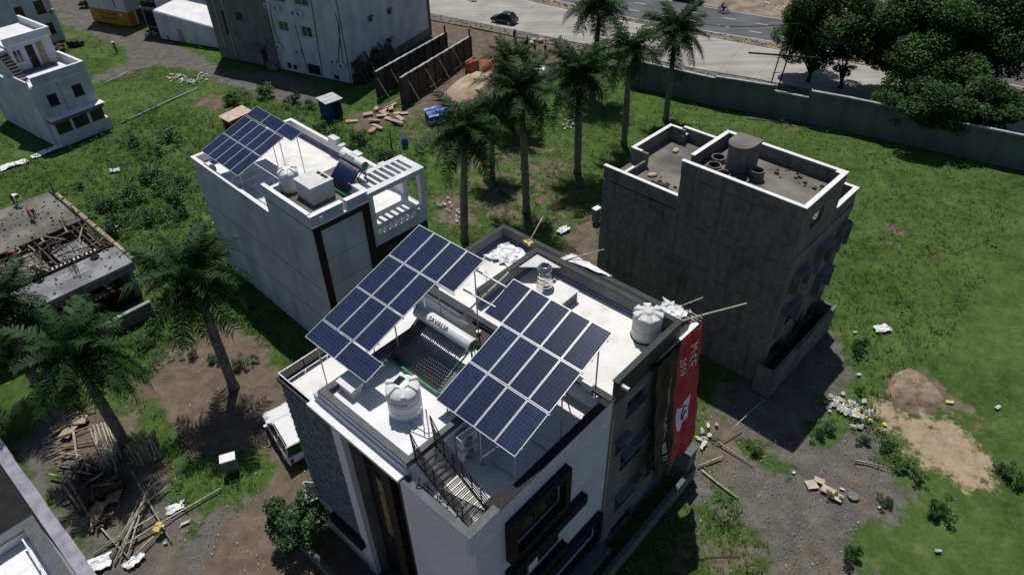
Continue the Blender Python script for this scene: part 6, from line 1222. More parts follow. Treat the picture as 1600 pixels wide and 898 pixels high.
# small roadside items
def cable_box(label, loc, rz, h, w_, m='greypl', cap='limewash'):
    t = thing('pillar_box', label, 'box', loc, rz); MB().box(-w_/2, w_/2, -w_/3, w_/3, 0, h).build('box_body', m, t); MB().box(-w_/2-.05, w_/2+.05, -w_/3-.05, w_/3+.05, h+.002, h+.1).build('box_cap', cap, t)
cable_box('white topped cable box standing in grass beside the dirt yard', (-16.33, 24.95, 0.00), rad(20), 1.15, .75)
cable_box('grey cable box with white top against the blank end of the grey house', (7.25, 49.70, 0.00), rad(40), 1.2, .6)
t = thing('bollard', 'short grey post with white top in the grass near the lane', 'post', (-51.05, 91.65, 0.00)); MB().tube([(0, 0, 0), (-.12, .05, 1.3)], .16, 10).build('post_body', 'cement', t); MB().tube([(-.12, .05, 1.3), (-.125, .05, 1.36)], .18, 10).build('post_cap', 'limewash', t)
pole('long pale pipe lying diagonally across the left grass', (-41.68, 70.57, 0.06), (-36.25, 79.65, 0.06), .09, 'wallcap', name='water_pipe', cat='pipe')
pole('short pale pipe edging the lane grass', (-48.29, 81.29, 0.05), (-46.85, 84.90, 0.05), .07, 'wallcap', name='water_pipe', cat='pipe')
pole('thin broken pipe beside the lane grass edge', (-46.61, 85.29, 0.05), (-44.07, 86.56, 0.05), .06, 'wallcap', name='water_pipe', cat='pipe')
# ================================================================ PALMS
def frond_mesh(seed, L=3.3, droop=1.0):
    r = random.Random(seed); mb = MB(); N = 30; pts = []
    for k in range(N+1):
        s = k/N; pts.append(Vector((L*s*(1-.18*s*droop), .06*math.sin(s*5+seed), L*(.22*s-.62*droop*s*s))))
    mb.tube(pts[::3], [.045*(1-.85*k/10) for k in range(11)], 4)
    for k in range(3, N+1):
        for s in (-1, 1):
            for rep in (0, .5):
                i = min(k-rep, N); p = pts[k].lerp(pts[k-1], rep); d = (pts[min(k+1, N)]-pts[k-1]).normalized(); f = k/N
                l = (1.0-.5*abs(f-.45)**1.2*1.6)*r.uniform(.75, 1.15)*L/3.3; sd = d.cross(Vector((0, 0, 1))).normalized()*s
                out = (sd*.85+d*.5+Vector((0, 0, .12+r.uniform(-.45, .3)))).normalized(); m_ = p+out*l*.55; e = p+out*l*.88+Vector((0, 0, -l*(.42+r.uniform(0, .3))))
                w_ = d*.034
                mb.add([p-w_*.6, p+w_*.6, m_+w_, m_-w_, e], [(0, 1, 2, 3), (3, 2, 4)])
    return mb.mesh('frond', 'frond')
FR = [frond_mesh(k, 3.5, (.80, 1.05, 1.30, 1.55)[k]) for k in range(4)]
DRYF = frond_mesh(9, 2.8, 1.7); DRYF.materials.clear(); DRYF.materials.append(W_['dry'])
def palm(label, base, top, n=17, sc=1.0, seed=0, dry=1):
    r = random.Random(seed); b = Vector((*base[:2], 0)); h = top[2]; ln = Vector((top[0]-base[0], top[1]-base[1], 0)); t = thing('palm_tree', label, 'palm tree', b, 0, 'royal palms around the plots')
    K = 16; pts = []; rs = []
    for k in range(K+1):
        s = k/K; pts.append(Vector((ln.x*s**1.3, ln.y*s**1.3, (h-1.25*sc)*s))); rs.append((.30-.10*s+.05*math.sin(s*math.pi*1.1)+(.09 if k == 0 else 0)+.008*(k % 2))*sc)
    MB().tube(pts, rs, 12).build('trunk', 'trunk', t, True)
    c = pts[-1]; MB().tube([c, c+Vector((0, 0, .3)), c+Vector((0, 0, 1.25*sc))], [rs[-1]*.95, .22*sc, .09*sc], 10).build('crownshaft', 'shaft', t, True)
    tp = c+Vector((0, 0, 1.15*sc))
    for k in range(n):
        f = k/n; az = k*2.399+r.uniform(-.25, .25); el = rad(68-88*f**.9+r.uniform(-9, 9)); i = 0 if f < .3 else (1 if f < .55 else (2 if f < .8 else 3))
        q = Matrix.Translation(tp-Vector((0, 0, .5*f*sc))) @ Matrix.Rotation(az, 4, 'Z') @ Matrix.Rotation(-el, 4, 'Y') @ Matrix.Rotation(r.uniform(-.5, .5), 4, 'X') @ Matrix.Scale(sc*r.uniform(.82, 1.16), 4)
        obj('frond', FR[i], t, mw=q)
    for k in range(dry):
        q = Matrix.Translation(tp-Vector((0, 0, .75*sc))) @ Matrix.Rotation(r.uniform(0, 6.28), 4, 'Z') @ Matrix.Rotation(rad(35), 4, 'Y') @ Matrix.Scale(sc*.9, 4); obj('dry_frond', DRYF, t, mw=q)
    return t
def ptop(b, h, l): return (b[0]+l[0], b[1]+l[1], h)
for k, (lab, b, h, l, sc, dr) in enumerate((
    ('tall palm nearest the back corner of the main house, right of the pale pergola house', (-3.8, 47.3), 9.9, (.5, 0), 1.0, 1),
    ('second palm of the middle row, counting from the main house corner', (1.4, 51.4), 11.0, (-.3, 0), 1.02, 1),
    ('middle palm of the row, its trunk ending in grass left of the grey house', (6.4, 58.0), 9.6, (-.2, 0), 1.05, 0),
    ('fourth palm of the row, just behind the far left corner of the grey house', (11.5, 63.2), 9.6, (-.2, 0), .98, 1),
    ('slim upright palm of the row in front of the end of the grey boundary wall', (16.6, 68.3), 9.3, (-.1, 0), .98, 0),
    ('tallest looking palm at the top edge, in front of the concrete road', (9.5, 74.7), 10.2, (.3, 0), 1.05, 0),
    ('palm behind the sand heap, left of the middle row', (.4, 67.3), 7.0, (.1, 0), .95, 1),
    ('leaning palm rising from the brown dirt yard left of the slate front', (-18.2, 31.5), 9.3, (.1, 0), .98, 0),
    ('palm rising from the timber heap, lower left', (-23.5, 27.2), 7.7, (-.1, 0), 1.0, 1),
    ('palm at the left edge overlapping the unfinished house', (-30.4, 31.2), 7.4, (.2, .3), .95, 0),
    ('low young palm between middle row and tarp shelter', (-1.6, 57.5), 6.2, (.2, 0), .8, 1))):
    palm(lab, b, ptop(b, h, l), 30, sc, k+1, dr)

# ================================================================ BROAD TREES
def crown_points(clumps, per, seed, shell=.55):
    r = np.random.RandomState(seed); out = []
    for (x, y, z, R_) in clumps:
        n = int(per*R_*R_); d = r.normal(size=(n, 3)); d /= np.linalg.norm(d, axis=1)[:, None]; rr = R_*(shell+(1-shell)*r.rand(n)**.6); out.append(np.array([x, y, z])+d*rr[:, None]*np.array([1, 1, .72]))
    return np.concatenate(out)
def broad_tree(label, base, z0, z1, Rh, seed, leaf=.36, per=130, nclump=34, m='leafdark', cat='tree', name='broad_tree', trunk_r=.22):
    r = random.Random(seed); t = thing(name, label, cat, (base[0], base[1], 0)); cz = (z0+z1)/2; hz = (z1-z0)/2; cl = []
    for k in range(nclump):
        for _ in range(20):
            x, y, z = r.uniform(-1, 1), r.uniform(-1, 1), r.uniform(-1, 1)
            if .25 < x*x+y*y+z*z < 1: break
        k_ = r.uniform(.20, .36)
        cl.append((x*Rh*.86, y*Rh*.86, cz+z*hz*.8, Rh*k_))
    V, F = leaf_quads(crown_points(cl, per*1.7, seed), leaf*.74, seed, .9, .6); obj('crown', npmesh('crown', V, F, m), t)
    for (x, y, z, R_) in sorted(cl, key=lambda c: -c[3])[:9]:
        MB().tube([(0, 0, z0*.6), (x*.35, y*.35, z0*.6+(z-z0*.6)*.45), (x*.9, y*.9, z)], [trunk_r*.55, trunk_r*.35, trunk_r*.12], 6).build('limb', 'bark', t, True)
    MB().tube([(0, 0, -.1), (.08, .02, z0*.4), (0, 0, z0*.75), (-.05, .05, cz)], [trunk_r*1.35, trunk_r, trunk_r*.85, trunk_r*.4], 10).build('trunk', 'bark', t, True)
    return t
broad_tree('dark rounded tree standing behind the wall next to the two dark posts', (34.61, 77.18, 0.00), 1.6, 12.5, 5.6, 3, per=260, nclump=44)
broad_tree('small narrow tree half hidden between the roadside trees above the wall', (37.56, 75.23, 0.00), 1.0, 5.8, 1.7, 13, .3, 260, 16)
broad_tree('huge spreading roadside tree whose crown overhangs the grey wall, middle right', (43.21, 71.20, 0.00), 1.2, 12.0, 6.8, 4, .38, 210, 74, trunk_r=.35)
broad_tree('large bright topped roadside tree furthest right above the wall', (50.12, 72.47, 0.00), 1.5, 13.0, 6.6, 5, .38, 210, 70, trunk_r=.35)
broad_tree('lower leafy tree leaning over the wall in front of the larger crowns', (40.43, 63.57, 0.00), .8, 6.6, 4.4, 6, .36, 230, 44)
broad_tree('leafy tree drooping over the right end of the wall', (44.75, 62.00, 0.00), .7, 7.0, 3.9, 7, .36, 230, 38)
b = (-11.11, 20.18, 0.00); broad_tree('round glossy leaved tree by the dirt lane at the foot of the slate front', b, .7, 3.5, 1.75, 8, .24, 420, 24, 'leafglossy', trunk_r=.09)
# ================================================================ SHRUBS one by one
SH = (((-40.05, 57.24, 0.00), 10), ((-35.84, 53.04, 0.00), 20), ((-33.82, 50.93, 0.00), 16), ((-33.05, 49.74, 0.00), 24), ((-30.93, 51.31, 0.00), 22), ((-29.88, 53.82, 0.00), 20), ((-34.03, 57.89, 0.00), 24), ((-31.86, 56.08, 0.00), 18), ((-30.16, 57.14, 0.00), 14), ((-34.72, 66.51, 0.00), 20), ((-38.20, 65.29, 0.00), 14), ((-28.57, 51.71, 0.00), 16), ((-34.65, 49.05, 0.00), 16), ((-33.96, 54.00, 0.00), 22), ((-35.25, 63.53, 0.00), 15),
      ((-27.76, 76.81, 0.00), 20), ((-30.62, 75.25, 0.00), 18), ((-24.02, 74.89, 0.00), 14), ((-22.21, 73.13, 0.00), 14), ((-18.09, 66.10, 0.00), 16), ((-15.22, 64.57, 0.00), 18), ((-12.19, 61.13, 0.00), 18), ((-9.22, 59.49, 0.00), 15), ((-19.71, 67.62, 0.00), 14), ((-8.59, 62.90, 0.00), 14),
      ((23.26, 33.64, 0.00), 17), ((22.47, 21.39, 0.00), 20), ((21.56, 25.45, 0.00), 14), ((21.81, 24.31, 0.00), 15), ((22.31, 23.43, 0.00), 15), ((20.46, 25.94, 0.00), 12), ((18.53, 26.86, 0.00), 14), ((17.94, 26.49, 0.00), 12), ((27.66, 23.71, 0.00), 18), ((27.77, 22.65, 0.00), 18), ((16.91, 18.75, 0.00), 18), ((19.94, 21.65, 0.00), 13), ((13.92, 25.44, 0.00), 13), ((21.82, 29.83, 0.00), 9), ((17.25, 22.33, 0.00), 10),
      ((-22.56, 40.66, 0.00), 13), ((-18.49, 33.50, 0.00), 14), ((-21.93, 34.53, 0.00), 12), ((-17.57, 33.77, 0.00), 10), ((-25.44, 36.89, 0.00), 16), ((-25.62, 35.59, 0.00), 15), ((-20.28, 34.17, 0.00), 13), ((17.44, 65.72, 0.00), 14), ((15.16, 65.84, 0.00), 12), ((2.54, 48.94, 0.00), 12), ((-1.23, 49.57, 0.00), 10))
where = ('in the left meadow', 'in the weedy strip behind the pale pergola house', 'in the open ground on the right', 'near the dirt yard and palms')
SHM = []
for k in range(5):
    r = random.Random(40+k); cl = [(r.gauss(0, .42), r.gauss(0, .42), .35+abs(r.gauss(0, .28)), r.uniform(.26, .42)) for _ in range(9)]; V, F = leaf_quads(crown_points(cl, 700, 50+k, .4), .17, 60+k, .4, .55); SHM.append(npmesh('foliage', V, F, 'leafshrub'))
STM = MB()
for k in range(6): a = k*1.05; STM.tube([(0, 0, 0), (.25*math.cos(a), .25*math.sin(a), .35), (.45*math.cos(a), .45*math.sin(a), .6)], [.03, .02, .01], 4)
STM = STM.mesh('stems', 'bark'); proto = {}
for i, (p, px) in enumerate(SH):
    D = math.sqrt(p[0]**2+p[1]**2+33.5**2); R_ = px*D/1098*.95; g = 0 if i < 15 else 1 if i < 25 else 2 if i < 40 else 3
    t = thing('shrub', ('low', 'leafy', 'bushy', 'rounded', 'loose')[i % 5]+' green shrub '+where[g]+', '+('beside a smaller one', 'standing apart', 'against taller weeds')[i % 3], 'shrub', p, r.uniform(0, 6), 'shrubs '+where[g]); t.scale = (R_, R_, R_*(.85+.3*(i % 3)/2))
    obj('foliage', SHM[i % 5], t); obj('stems', STM, t)

# ================================================================ GRASS AND WEEDS
def scatter(n, seed, test):
    r = np.random.RandomState(seed); a = r.uniform(-.72, .72, n*4); d = 8+130*r.rand(n*4)**1.35; x, y = d*np.sin(a), d*np.cos(a)
    ok = test(x, y); return x[ok][:n], y[ok][:n]
def in_box(x, y, o_, rz, x0, x1, y0, y1):
    c, s = math.cos(rz), math.sin(rz); u = (x-o_[0])*c+(y-o_[1])*s; v = -(x-o_[0])*s+(y-o_[1])*c; return (u > x0) & (u < x1) & (v > y0) & (v < y1)
HB = [(MO, RM, -12, 1, 0, 15), (GO, RG, -13, 1, -.5, 8), (LO, RL, -16, .2, 0, 8.3), (o1, r1, -11, 1, 0, 5.8), (o7, r7, -21, .3, 0, 17), (oU, RM, -15, .2, -11, .2), (oB, RM, -.5, 9, -9, 0)]
roadn = np.array([[p.x, p.y] for p in cn[1:-1]])
def free(x, y):
    ok = np.ones(x.shape, bool)
    for q in HB: ok &= ~in_box(x, y, *q)
    return ok & (y < np.interp(x, roadn[:, 0], roadn[:, 1])-1.8)
def bare(x, y): return np.maximum(np.maximum(poly_mask(x, y, SOIL), poly_mask(x, y, GRAV)), poly_mask(x, y, SAND))
rs_ = np.random.RandomState(77)
x, y = scatter(40000, 1, lambda x, y: free(x, y)); keep = bare(x, y) < rs_.uniform(.25, .62, len(x)); x, y = x[keep], y[keep]; n = len(x); NB = 5
ang = rs_.uniform(0, 6.28, (n, NB)); ln = rs_.uniform(.10, .24, (n, NB))*(.75+.5*(poly_mask(x, y, WEED)[:, None])); ox, oy = rs_.normal(0, .07, (n, NB)), rs_.normal(0, .07, (n, NB))
bx_, by_ = x[:, None]+ox, y[:, None]+oy; ca_, sa_ = np.cos(ang), np.sin(ang); w_ = .02
A = np.stack([bx_-sa_*w_, by_+ca_*w_, np.full_like(bx_, -.10)], -1); B = np.stack([bx_+sa_*w_, by_-ca_*w_, np.full_like(bx_, -.10)], -1); Cc = np.stack([bx_+ca_*ln*.8, by_+sa_*ln*.8, ln*.8-.03], -1)
obj('grass', npmesh('grass', np.stack([A, B, Cc], 2).reshape(-1, 3), np.arange(n*NB*3).reshape(-1, 3), 'grassblade'), kind='stuff')
x, y = scatter(60000, 2, lambda x, y: free(x, y)); wm = poly_mask(x, y, WEED, 1.6); clump = .5+.5*np.sin(x*.8+2*np.sin(y*.5))*np.sin(y*.9+np.sin(x*.7)); keep = (rs_.rand(len(x)) < wm*.5+.10*(clump > .66)) & (bare(x, y) < .5); x, y = x[keep], y[keep]
n = len(x); K = 12; P_ = np.stack([np.repeat(x, K)+rs_.normal(0, .16, n*K), np.repeat(y, K)+rs_.normal(0, .16, n*K), np.abs(rs_.normal(.12, .14, n*K))], 1); V, F = leaf_quads(P_, .17, 5, .7, .6)
obj('weeds', npmesh('weeds', V, F, 'weedleaf'), kind='stuff')
# ================================================================ TIMBER AND BAMBOO HEAPS (lower left)
zs = lambda k: .08+.05*(k % 5)
BP = [((-21.03, 19.55, 0.10), (-20.71, 23.22, 0.50)), ((-20.75, 19.29, 0.10), (-20.46, 23.30, 0.50)), ((-20.51, 19.54, 0.15), (-20.50, 23.97, 0.50)), ((-20.14, 19.56, 0.10), (-20.36, 21.88, 0.40)), ((-22.08, 19.82, 0.10), (-19.43, 22.18, 0.20)), ((-21.66, 20.39, 0.10), (-19.60, 21.80, 0.30)), ((-20.65, 20.09, 0.20), (-19.46, 21.32, 0.20)), ((-19.80, 19.69, 0.10), (-18.92, 21.26, 0.10)), ((-22.76, 21.74, 0.10), (-20.17, 19.63, 0.10)), ((-22.06, 24.89, 0.30), (-18.22, 20.45, 0.10)), ((-20.37, 20.54, 0.10), (-16.61, 23.68, 0.10)), ((-21.06, 21.91, 0.20), (-19.53, 23.89, 0.10)), ((-21.15, 20.32, 0.20), (-20.31, 22.82, 0.60)), ((-20.94, 20.46, 0.20), (-20.25, 22.40, 0.50))]
for k, (a, b) in enumerate(BP): pole('long dry bamboo pole in the crossed pile beside the grey lane', (a[0], a[1], a[2]+.04*(k % 4)), (b[0], b[1], b[2]+.04*(k % 3)), .055, 'bamboo', 'crossed bamboo poles by the lane')
r = random.Random(51)
TP = [((-27.69, 26.13, 0.00), (-26.56, 26.94, 0.00)), ((-27.06, 25.84, 0.00), (-25.71, 26.58, 0.00)), ((-26.72, 25.38, 0.00), (-25.16, 25.78, 0.00)), ((-26.73, 24.80, 0.00), (-25.54, 24.47, 0.00)), ((-27.61, 27.35, 0.00), (-25.81, 28.53, 0.00)), ((-27.18, 26.86, 0.00), (-24.87, 27.27, 0.00)), ((-25.83, 25.22, 0.00), (-25.10, 26.24, 0.00)), ((-25.67, 24.13, 0.00), (-23.88, 22.43, 0.00)), ((-25.54, 24.47, 0.00), (-23.34, 22.17, 0.00)), ((-26.74, 27.81, 0.00), (-25.23, 25.20, 0.00)), ((-28.06, 29.10, 0.00), (-26.39, 29.83, 0.00)), ((-28.39, 27.37, 0.00), (-26.85, 29.06, 0.00)), ((-26.70, 25.65, 0.00), (-24.70, 25.19, 0.00)), ((-26.86, 26.29, 0.00), (-24.86, 26.05, 0.00))]
for k, (a, b) in enumerate(TP): pole('weathered grey timber length in the loose heap under the lower left palm', (a[0], a[1], .1+.06*(k % 5)), (b[0], b[1], .12+.07*(k % 4)), r.uniform(.05, .09), 'wood', 'loose timber under the palm', 'timber', 'timber')
LP = [(150+i*5.5+r.uniform(-2, 2), 672+r.uniform(-6, 6), 163+i*4.5+r.uniform(-3, 3), 728+r.uniform(-8, 8)) for i in range(0)]
LA = [((-25.75, 27.96, 0.50), (-23.68, 25.14, 0.20)), ((-25.53, 28.07, 0.60), (-23.51, 25.01, 0.20)), ((-25.34, 28.16, 0.60), (-23.34, 24.96, 0.20)), ((-25.07, 28.17, 0.70), (-23.33, 25.45, 0.20)), ((-24.87, 28.16, 0.70), (-23.23, 25.67, 0.20)), ((-24.71, 28.14, 0.60), (-23.31, 26.13, 0.20)), ((-25.34, 27.64, 0.40), (-23.73, 25.01, 0.20)), ((-25.08, 27.75, 0.50), (-23.15, 24.86, 0.20)), ((-24.57, 26.94, 0.40), (-22.87, 24.99, 0.20)), ((-24.50, 27.92, 0.50), (-23.05, 25.85, 0.20))]
for k, (a, b) in enumerate(LA): pole('pale stripped pole in the tidy slanting bundle against the palm trunk', a, b, .05, 'bamboo', 'slanting poles by the palm trunk')
ST = (-21.59, 25.96, 0.00); t = thing('stake_bundle', 'upright bundle of short wooden stakes standing right of the lower left palm trunk', 'stakes', ST, rad(30))
for k in range(60):
    x, y = r.uniform(-.8, .8), r.uniform(-.45, .45); MB().tube([(x*.85, y*.85, 0), (x+r.uniform(-.1, .1), y+.25+r.uniform(-.1, .1), r.uniform(1.0, 1.5))], r.uniform(.028, .05), 5).build('stake', 'bamboo', t)
for k, (p, sx, sy, h, a, lb) in enumerate((((-23.19, 23.85, 0.00), 1.9, 1.3, .7, .6, 'dark weathered timber crate stack in the middle of the scrap heap'), ((-24.83, 25.06, 0.00), 1.0, .7, .5, 1.3, 'tangled dark wood pile left of the crate stack'), ((-22.48, 21.80, 0.00), .9, .6, .25, .2, 'small rusty brown scrap patch below the crate stack'))):
    t = thing('crate_stack' if k == 0 else 'scrap_pile', lb, 'scrap', p, a)
    if k == 0:
        MB().box(-sx/2+.1, sx/2-.1, -sy/2+.1, sy/2-.1, 0, h-.1).build('crate_core', 'dark', t)
        for i in range(9): MB().box(-sx/2, sx/2, -sy/2+i*sy/9+.02, -sy/2+(i+1)*sy/9-.02, h-.09+r.uniform(0, .05), h+r.uniform(-.02, .05)).build('crate_board', 'darkwood', t)
        for s in (-1, 1):
            for j in range(3): MB().box(-sx/2, sx/2, min(s*sy/2, s*(sy/2-.05)), max(s*sy/2, s*(sy/2-.05)), j*.22+.02, j*.22+.18).build('crate_board', 'darkwood', t); MB().box(min(s*sx/2, s*(sx/2-.05)), max(s*sx/2, s*(sx/2-.05)), -sy/2+.06, sy/2-.06, j*.22+.02, j*.22+.18).build('crate_board', 'darkwood', t)
    for i in range(22 if k else 12): x, y, z = r.uniform(-sx/2, sx/2), r.uniform(-sy/2, sy/2), (h if k == 0 else r.uniform(.05, h)); q = r.uniform(0, 3); l_ = r.uniform(.3, .6); MB().beam((x-l_*math.cos(q), y-l_*math.sin(q), z+.03), (x+l_*math.cos(q), y+l_*math.sin(q), z+r.uniform(.04, .25)), .09, .05).build('scrap_board', 'darkwood' if i % 3 else 'wood', t)
for k, p in enumerate(((-27.23, 28.02, 0.00), (-26.93, 28.81, 0.00), (-27.94, 28.44, 0.00), (-22.92, 22.40, 0.00), (-22.46, 23.41, 0.00))): o = MB().box(-.5, .5, -.35, .35, -.04, .04).build('loose_board', 'wood', None, loc=(p[0], p[1], .15+.1*(k % 2)), rz=r.uniform(0, 3)); o['label'] = 'wide flat board '+('by the palm foot', 'at the top of the timber heap', 'at the left end of the timber heap', 'below the dark crates', 'right of the dark crates')[k]; o['category'] = 'board'
for (lb, a, b, rr) in (('long pale stick lying across the right hand dirt near the gate pier', (10.51, 24.20, 0.06), (12.11, 22.30, 0.06), .06), ('short stick beside the long pale stick', (10.33, 24.43, 0.10), (11.96, 25.10, 0.10), .06), ('dark branch lying in the brown soil right of the banner', (11.92, 26.15, 0.06), (13.54, 24.37, 0.06), .05), ('dark bent stick above the dark branch', (11.97, 26.04, 0.08), (13.59, 27.04, 0.08), .04), ('pale forked branch on the grey gravel', (19.39, 24.63, 0.08), (20.94, 24.06, 0.08), .06), ('thin branch behind the main house by the grey wall', (5.82, 49.61, 0.10), (7.86, 50.81, 0.10), .05)): pole(lb, a, b, rr, 'bamboo' if 'pale' in lb else 'wood', name='stick', cat='stick')

# ================================================================ LITTER
def crumple(seed, s=1., flat=.35):
    r = random.Random(seed); mb = MB(); mb.lathe([(.5*s, 0), (.55*s, .12*s), (.35*s, .3*s), (.06*s, .36*s)], n=9); mb.v = [(x*r.uniform(.55, 1.3), y*r.uniform(.45, 1.2), z*r.uniform(.3, 1.3)*flat/.35) for x, y, z in mb.v]; return mb.mesh('bag', 'litter')
BAG = [crumple(k) for k in range(6)]; BAGY = [m.copy() for m in BAG[:2]]
for m in BAGY: m.materials.clear(); m.materials.append(W_['litteryellow'])
def bag_heap(label, pts, n, s, seed, name='rubbish_heap'):
    r = random.Random(seed); c = Vector((sum(p[0] for p in pts)/len(pts), sum(p[1] for p in pts)/len(pts), 0)); t = thing(name, label, 'rubbish', c)
    for k in range(n):
        i = r.randrange(len(pts)-1); p = Vector(pts[i]).lerp(Vector(pts[i+1]), r.random())-c; me = r.choice(BAG) if r.random() > .14 else r.choice(BAGY); o = obj('plastic_bag', me, t, loc=(p.x+r.gauss(0, s*.9), p.y+r.gauss(0, s*.9), r.uniform(0, .12)), rz=r.uniform(0, 6)); o.scale = (s*r.uniform(.3, .8), s*r.uniform(.25, .6), s*r.uniform(.2, .5))
    return t
bag_heap('spread heap of white plastic waste with yellow bits beside the grey house shade', [(19.83, 29.35, 0.00), (20.19, 28.40, 0.00), (20.85, 28.38, 0.00), (21.31, 27.86, 0.00)], 130, .5, 1)
bag_heap('pale stony rubble heap in the grass below the grey flats', [(-40.97, 83.48, 0.00), (-39.20, 82.21, 0.00), (-37.62, 80.98, 0.00), (-36.96, 83.64, 0.00)], 90, .5, 2)
bag_heap('white litter strewn on grass between the palm trunks', [(5.98, 68.81, 0.00), (6.43, 67.74, 0.00), (5.66, 66.32, 0.00)], 16, .5, 3)
bag_heap('pale brick and stone debris at the foot of the nearest palm', [(-6.17, 53.01, 0.00), (-5.16, 52.13, 0.00), (-4.69, 50.50, 0.00)], 22, .45, 4)
bag_heap('torn silvery rubbish beside the gate pier under the banner end', [(10.61, 26.33, 0.00), (11.13, 26.60, 0.00), (11.27, 26.21, 0.00)], 12, .6, 5)
for lb, p, L_, w_, a, m in (('white crumpled plastic sheet alone on the right grass', (25.56, 35.52, 0.00), 1.1, .7, .3, 'plasticsheet'), ('white plastic sheet beside the weedy edge behind the main house', (4.38, 48.39, 0.00), 1.2, .6, .8, 'plasticsheet'), ('long pale sheet trailing in grass below the white stair house', (-46.63, 64.48, 0.00), 3.2, .9, .9, 'plasticsheet'), ('second pale sheet heaped at the left edge of the meadow', (-48.65, 61.85, 0.00), 2.6, .9, .7, 'plasticsheet'), ('small white rag in the middle of the left meadow', (-38.02, 60.23, 0.00), .9, .6, .4, 'plasticsheet'), ('crumpled white plastic ring on the dirt beside the bamboo', (-18.77, 22.57, 0.00), .9, .5, .5, 'plasticsheet'), ('clear plastic sheet at the foot of the bamboo pile', (-21.58, 19.37, 0.00), 1.1, .8, .4, 'plasticsheet'), ('second clear sheet right of the bamboo pile end', (-19.81, 19.47, 0.00), .9, .5, 1.0, 'plasticsheet'), ('yellow plastic scrap on the bamboo pile', (-19.04, 21.11, 0.40), .5, .35, 1., 'litteryellow')):
    c, s = math.cos(a)*L_/2, math.sin(a)*L_/2; u, v = -math.sin(a)*w_/2, math.cos(a)*w_/2; z = p[2]+.05
    sheet('plastic_sheet', lb, [(p[0]-c-u, p[1]-s-v, z), (p[0]+c-u, p[1]+s-v, z), (p[0]+c+u, p[1]+s+v, z), (p[0]-c+u, p[1]-s+v, z)], m, 'sheet', int(L_*10+p[0]), .1, 7)
for k, (p, l_, w_, a) in enumerate((((16.39, 23.09, 0.00), .62, .55, .1), ((16.90, 23.33, 0.00), .55, .35, -.6), ((17.16, 22.66, 0.00), .75, .5, -.7), ((17.46, 22.24, 0.00), .6, .5, -.7))):
    o = MB().box(-l_/2, l_/2, -w_/2, w_/2, 0, .03).build('cardboard_sheet', 'card', None, loc=(p[0], p[1], .03+.02*k), rz=a); o['label'] = ('squarish', 'topmost short', 'middle long', 'lowest')[k]+' flattened cardboard piece on the grey gravel'; o['category'] = 'cardboard'
for k, (p, l_, w_, a, lb, m) in enumerate((((17.97, 22.76, 0.00), .42, .22, -.5, 'small white foam block beside the cardboard', 'whitecloth'), ((29.62, 28.32, 0.00), .6, .35, .6, 'white foam slab alone on the far right grass', 'whitecloth'), ((23.59, 35.27, 0.00), .4, .22, .2, 'white tile fragment in grass right of the grey house', 'whitecloth'), ((26.92, 28.82, 0.00), .7, .4, -.2, 'pale yellow scrap beside the soil heap', 'litteryellow'), ((22.29, 31.31, 0.00), .4, .3, 0, 'white scrap in grass above the waste heap', 'whitecloth'), ((21.45, 18.99, 0.00), .5, .25, 0, 'white scrap in the lower right grass', 'whitecloth'), ((19.53, 21.58, 0.00), .3, .22, .4, 'white scrap at the gravel edge', 'whitecloth'), ((15.66, 23.92, 0.00), .3, .25, .4, 'white scrap on dirt above the cardboard', 'whitecloth'), ((-17.94, 21.60, 0.00), .7, .25, .5, 'white plank scrap beside the bamboo', 'whitecloth'), ((-18.58, 20.45, 0.00), .3, .25, .5, 'white scrap in gravel below the bamboo', 'whitecloth'), ((-25.02, 23.06, 0.00), .5, .35, .5, 'white scrap left of the dark crates', 'whitecloth'))):
    o = MB().hexa([(-l_*.33, -w_*.33, 0), (l_*.3, -w_*.36, 0), (l_*.35, w_*.3, 0), (-l_*.3, w_*.35, 0), (-l_*.3, -w_*.3, .05), (l_*.27, -w_*.3, .09), (l_*.3, w_*.26, .06), (-l_*.28, w_*.3, .03)]).build('scrap', 'litter' if m == 'whitecloth' else m, None, loc=(p[0], p[1], .0), rz=a); o['label'] = lb; o['category'] = 'scrap'
t = thing('old_tyre', 'small grey disc shaped scrap ring on gravel right of the cardboard', 'ring', (18.39, 22.29, 0.00)); MB().lathe([(.28, 0), (.32, .06), (.24, .1), (.14, .04)], n=18).build('ring', 'greypl', t, True)
o = None
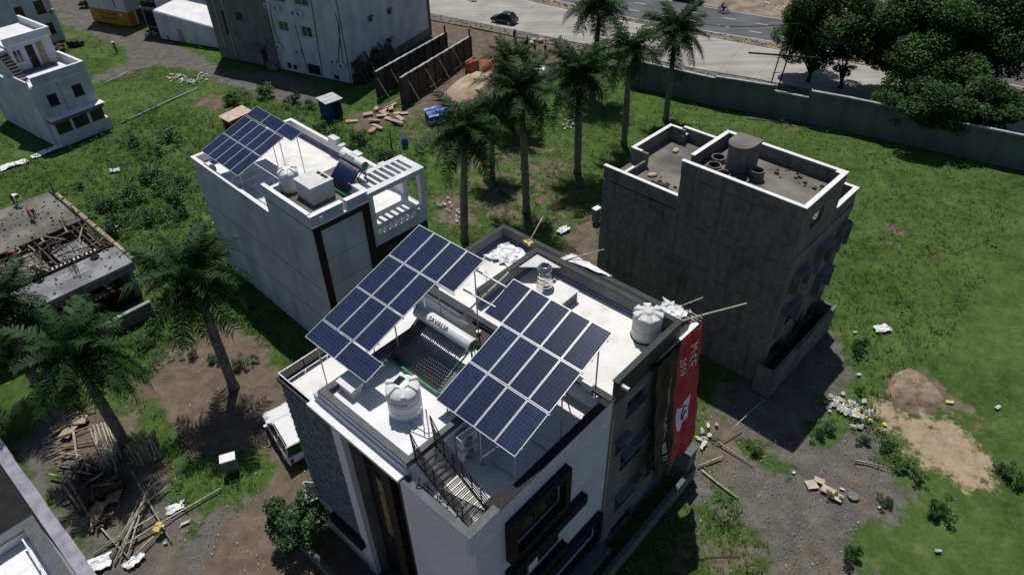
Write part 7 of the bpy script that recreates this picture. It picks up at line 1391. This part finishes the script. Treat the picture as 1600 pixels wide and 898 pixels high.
# countless tiny scraps
r2 = np.random.RandomState(99); x, y = scatter(2600, 9, lambda x, y: free(x, y)); nearp = (bare(x, y) > .3) | (r2.rand(len(x)) < .12); x, y = x[nearp], y[nearp]; s = r2.uniform(.03, .09, len(x))
V, F = leaf_quads(np.stack([x, y, np.full(len(x), .03)], 1), .09, 3, 2., .8); obj('litter', npmesh('litter', V, F, 'litter'), kind='stuff')
W_['gravelstone'] = mat('gravel_stone', (.07, .068, .064), (.26, .25, .235), 1.5, .9)
x, y = scatter(30000, 12, lambda x, y: free(x, y)); k = poly_mask(x, y, GRAV) > .5; x, y = x[k][:4500], y[k][:4500]; V, F = leaf_quads(np.stack([x, y, np.full(len(x), .012)], 1), .075, 8, 3.5, .9); obj('gravel', npmesh('gravel', V, F, 'gravelstone'), kind='stuff')
# blue oddments at the weedy strip
pole('dark broken stump standing in weeds left of the blue drum', (-11.60, 63.04, 0.00), ((-11.60, 63.04, 0.00)[0], (-11.60, 63.04, 0.00)[1], 2.2), .08, 'bark', name='stump', cat='stump')
t = thing('fallen_frond', 'dry fallen palm frond on grass behind the grey house', 'frond', (19.11, 67.38, 0.00)); obj('frond_blade', DRYF, t, mw=Matrix.Rotation(.3, 4, 'Z') @ Matrix.Scale(.9, 4))
# dark lorry bed and oddments beyond the road
t = thing('parked_trailer', 'dark low trailer bed parked on the far road edge', 'trailer', (27.06, 107.05, 0.00), da); MB().box(-2.2, 2.2, -1, 1, .6, .8).build('trailer_bed', 'dark', t); MB().box(-2.25, 2.25, -1.05, -.95, .8, 1.2).build('side_board', 'maroon', t); MB().box(-2.25, 2.25, .95, 1.05, .8, 1.2).build('side_board', 'maroon', t)
for x in (-1.2, 1.2):
    for s in (-1, 1): MB().tube([(x, s*.8, .4), (x, s*1.02, .4)], .4, 14).build('wheel', 'rubber', t)
bag_heap('pale rubble spread on the far verge right of the motorcycle', [(37.69, 104.51, 0.00), (39.16, 103.25, 0.00), (41.51, 104.81, 0.00)], 22, .8, 7)
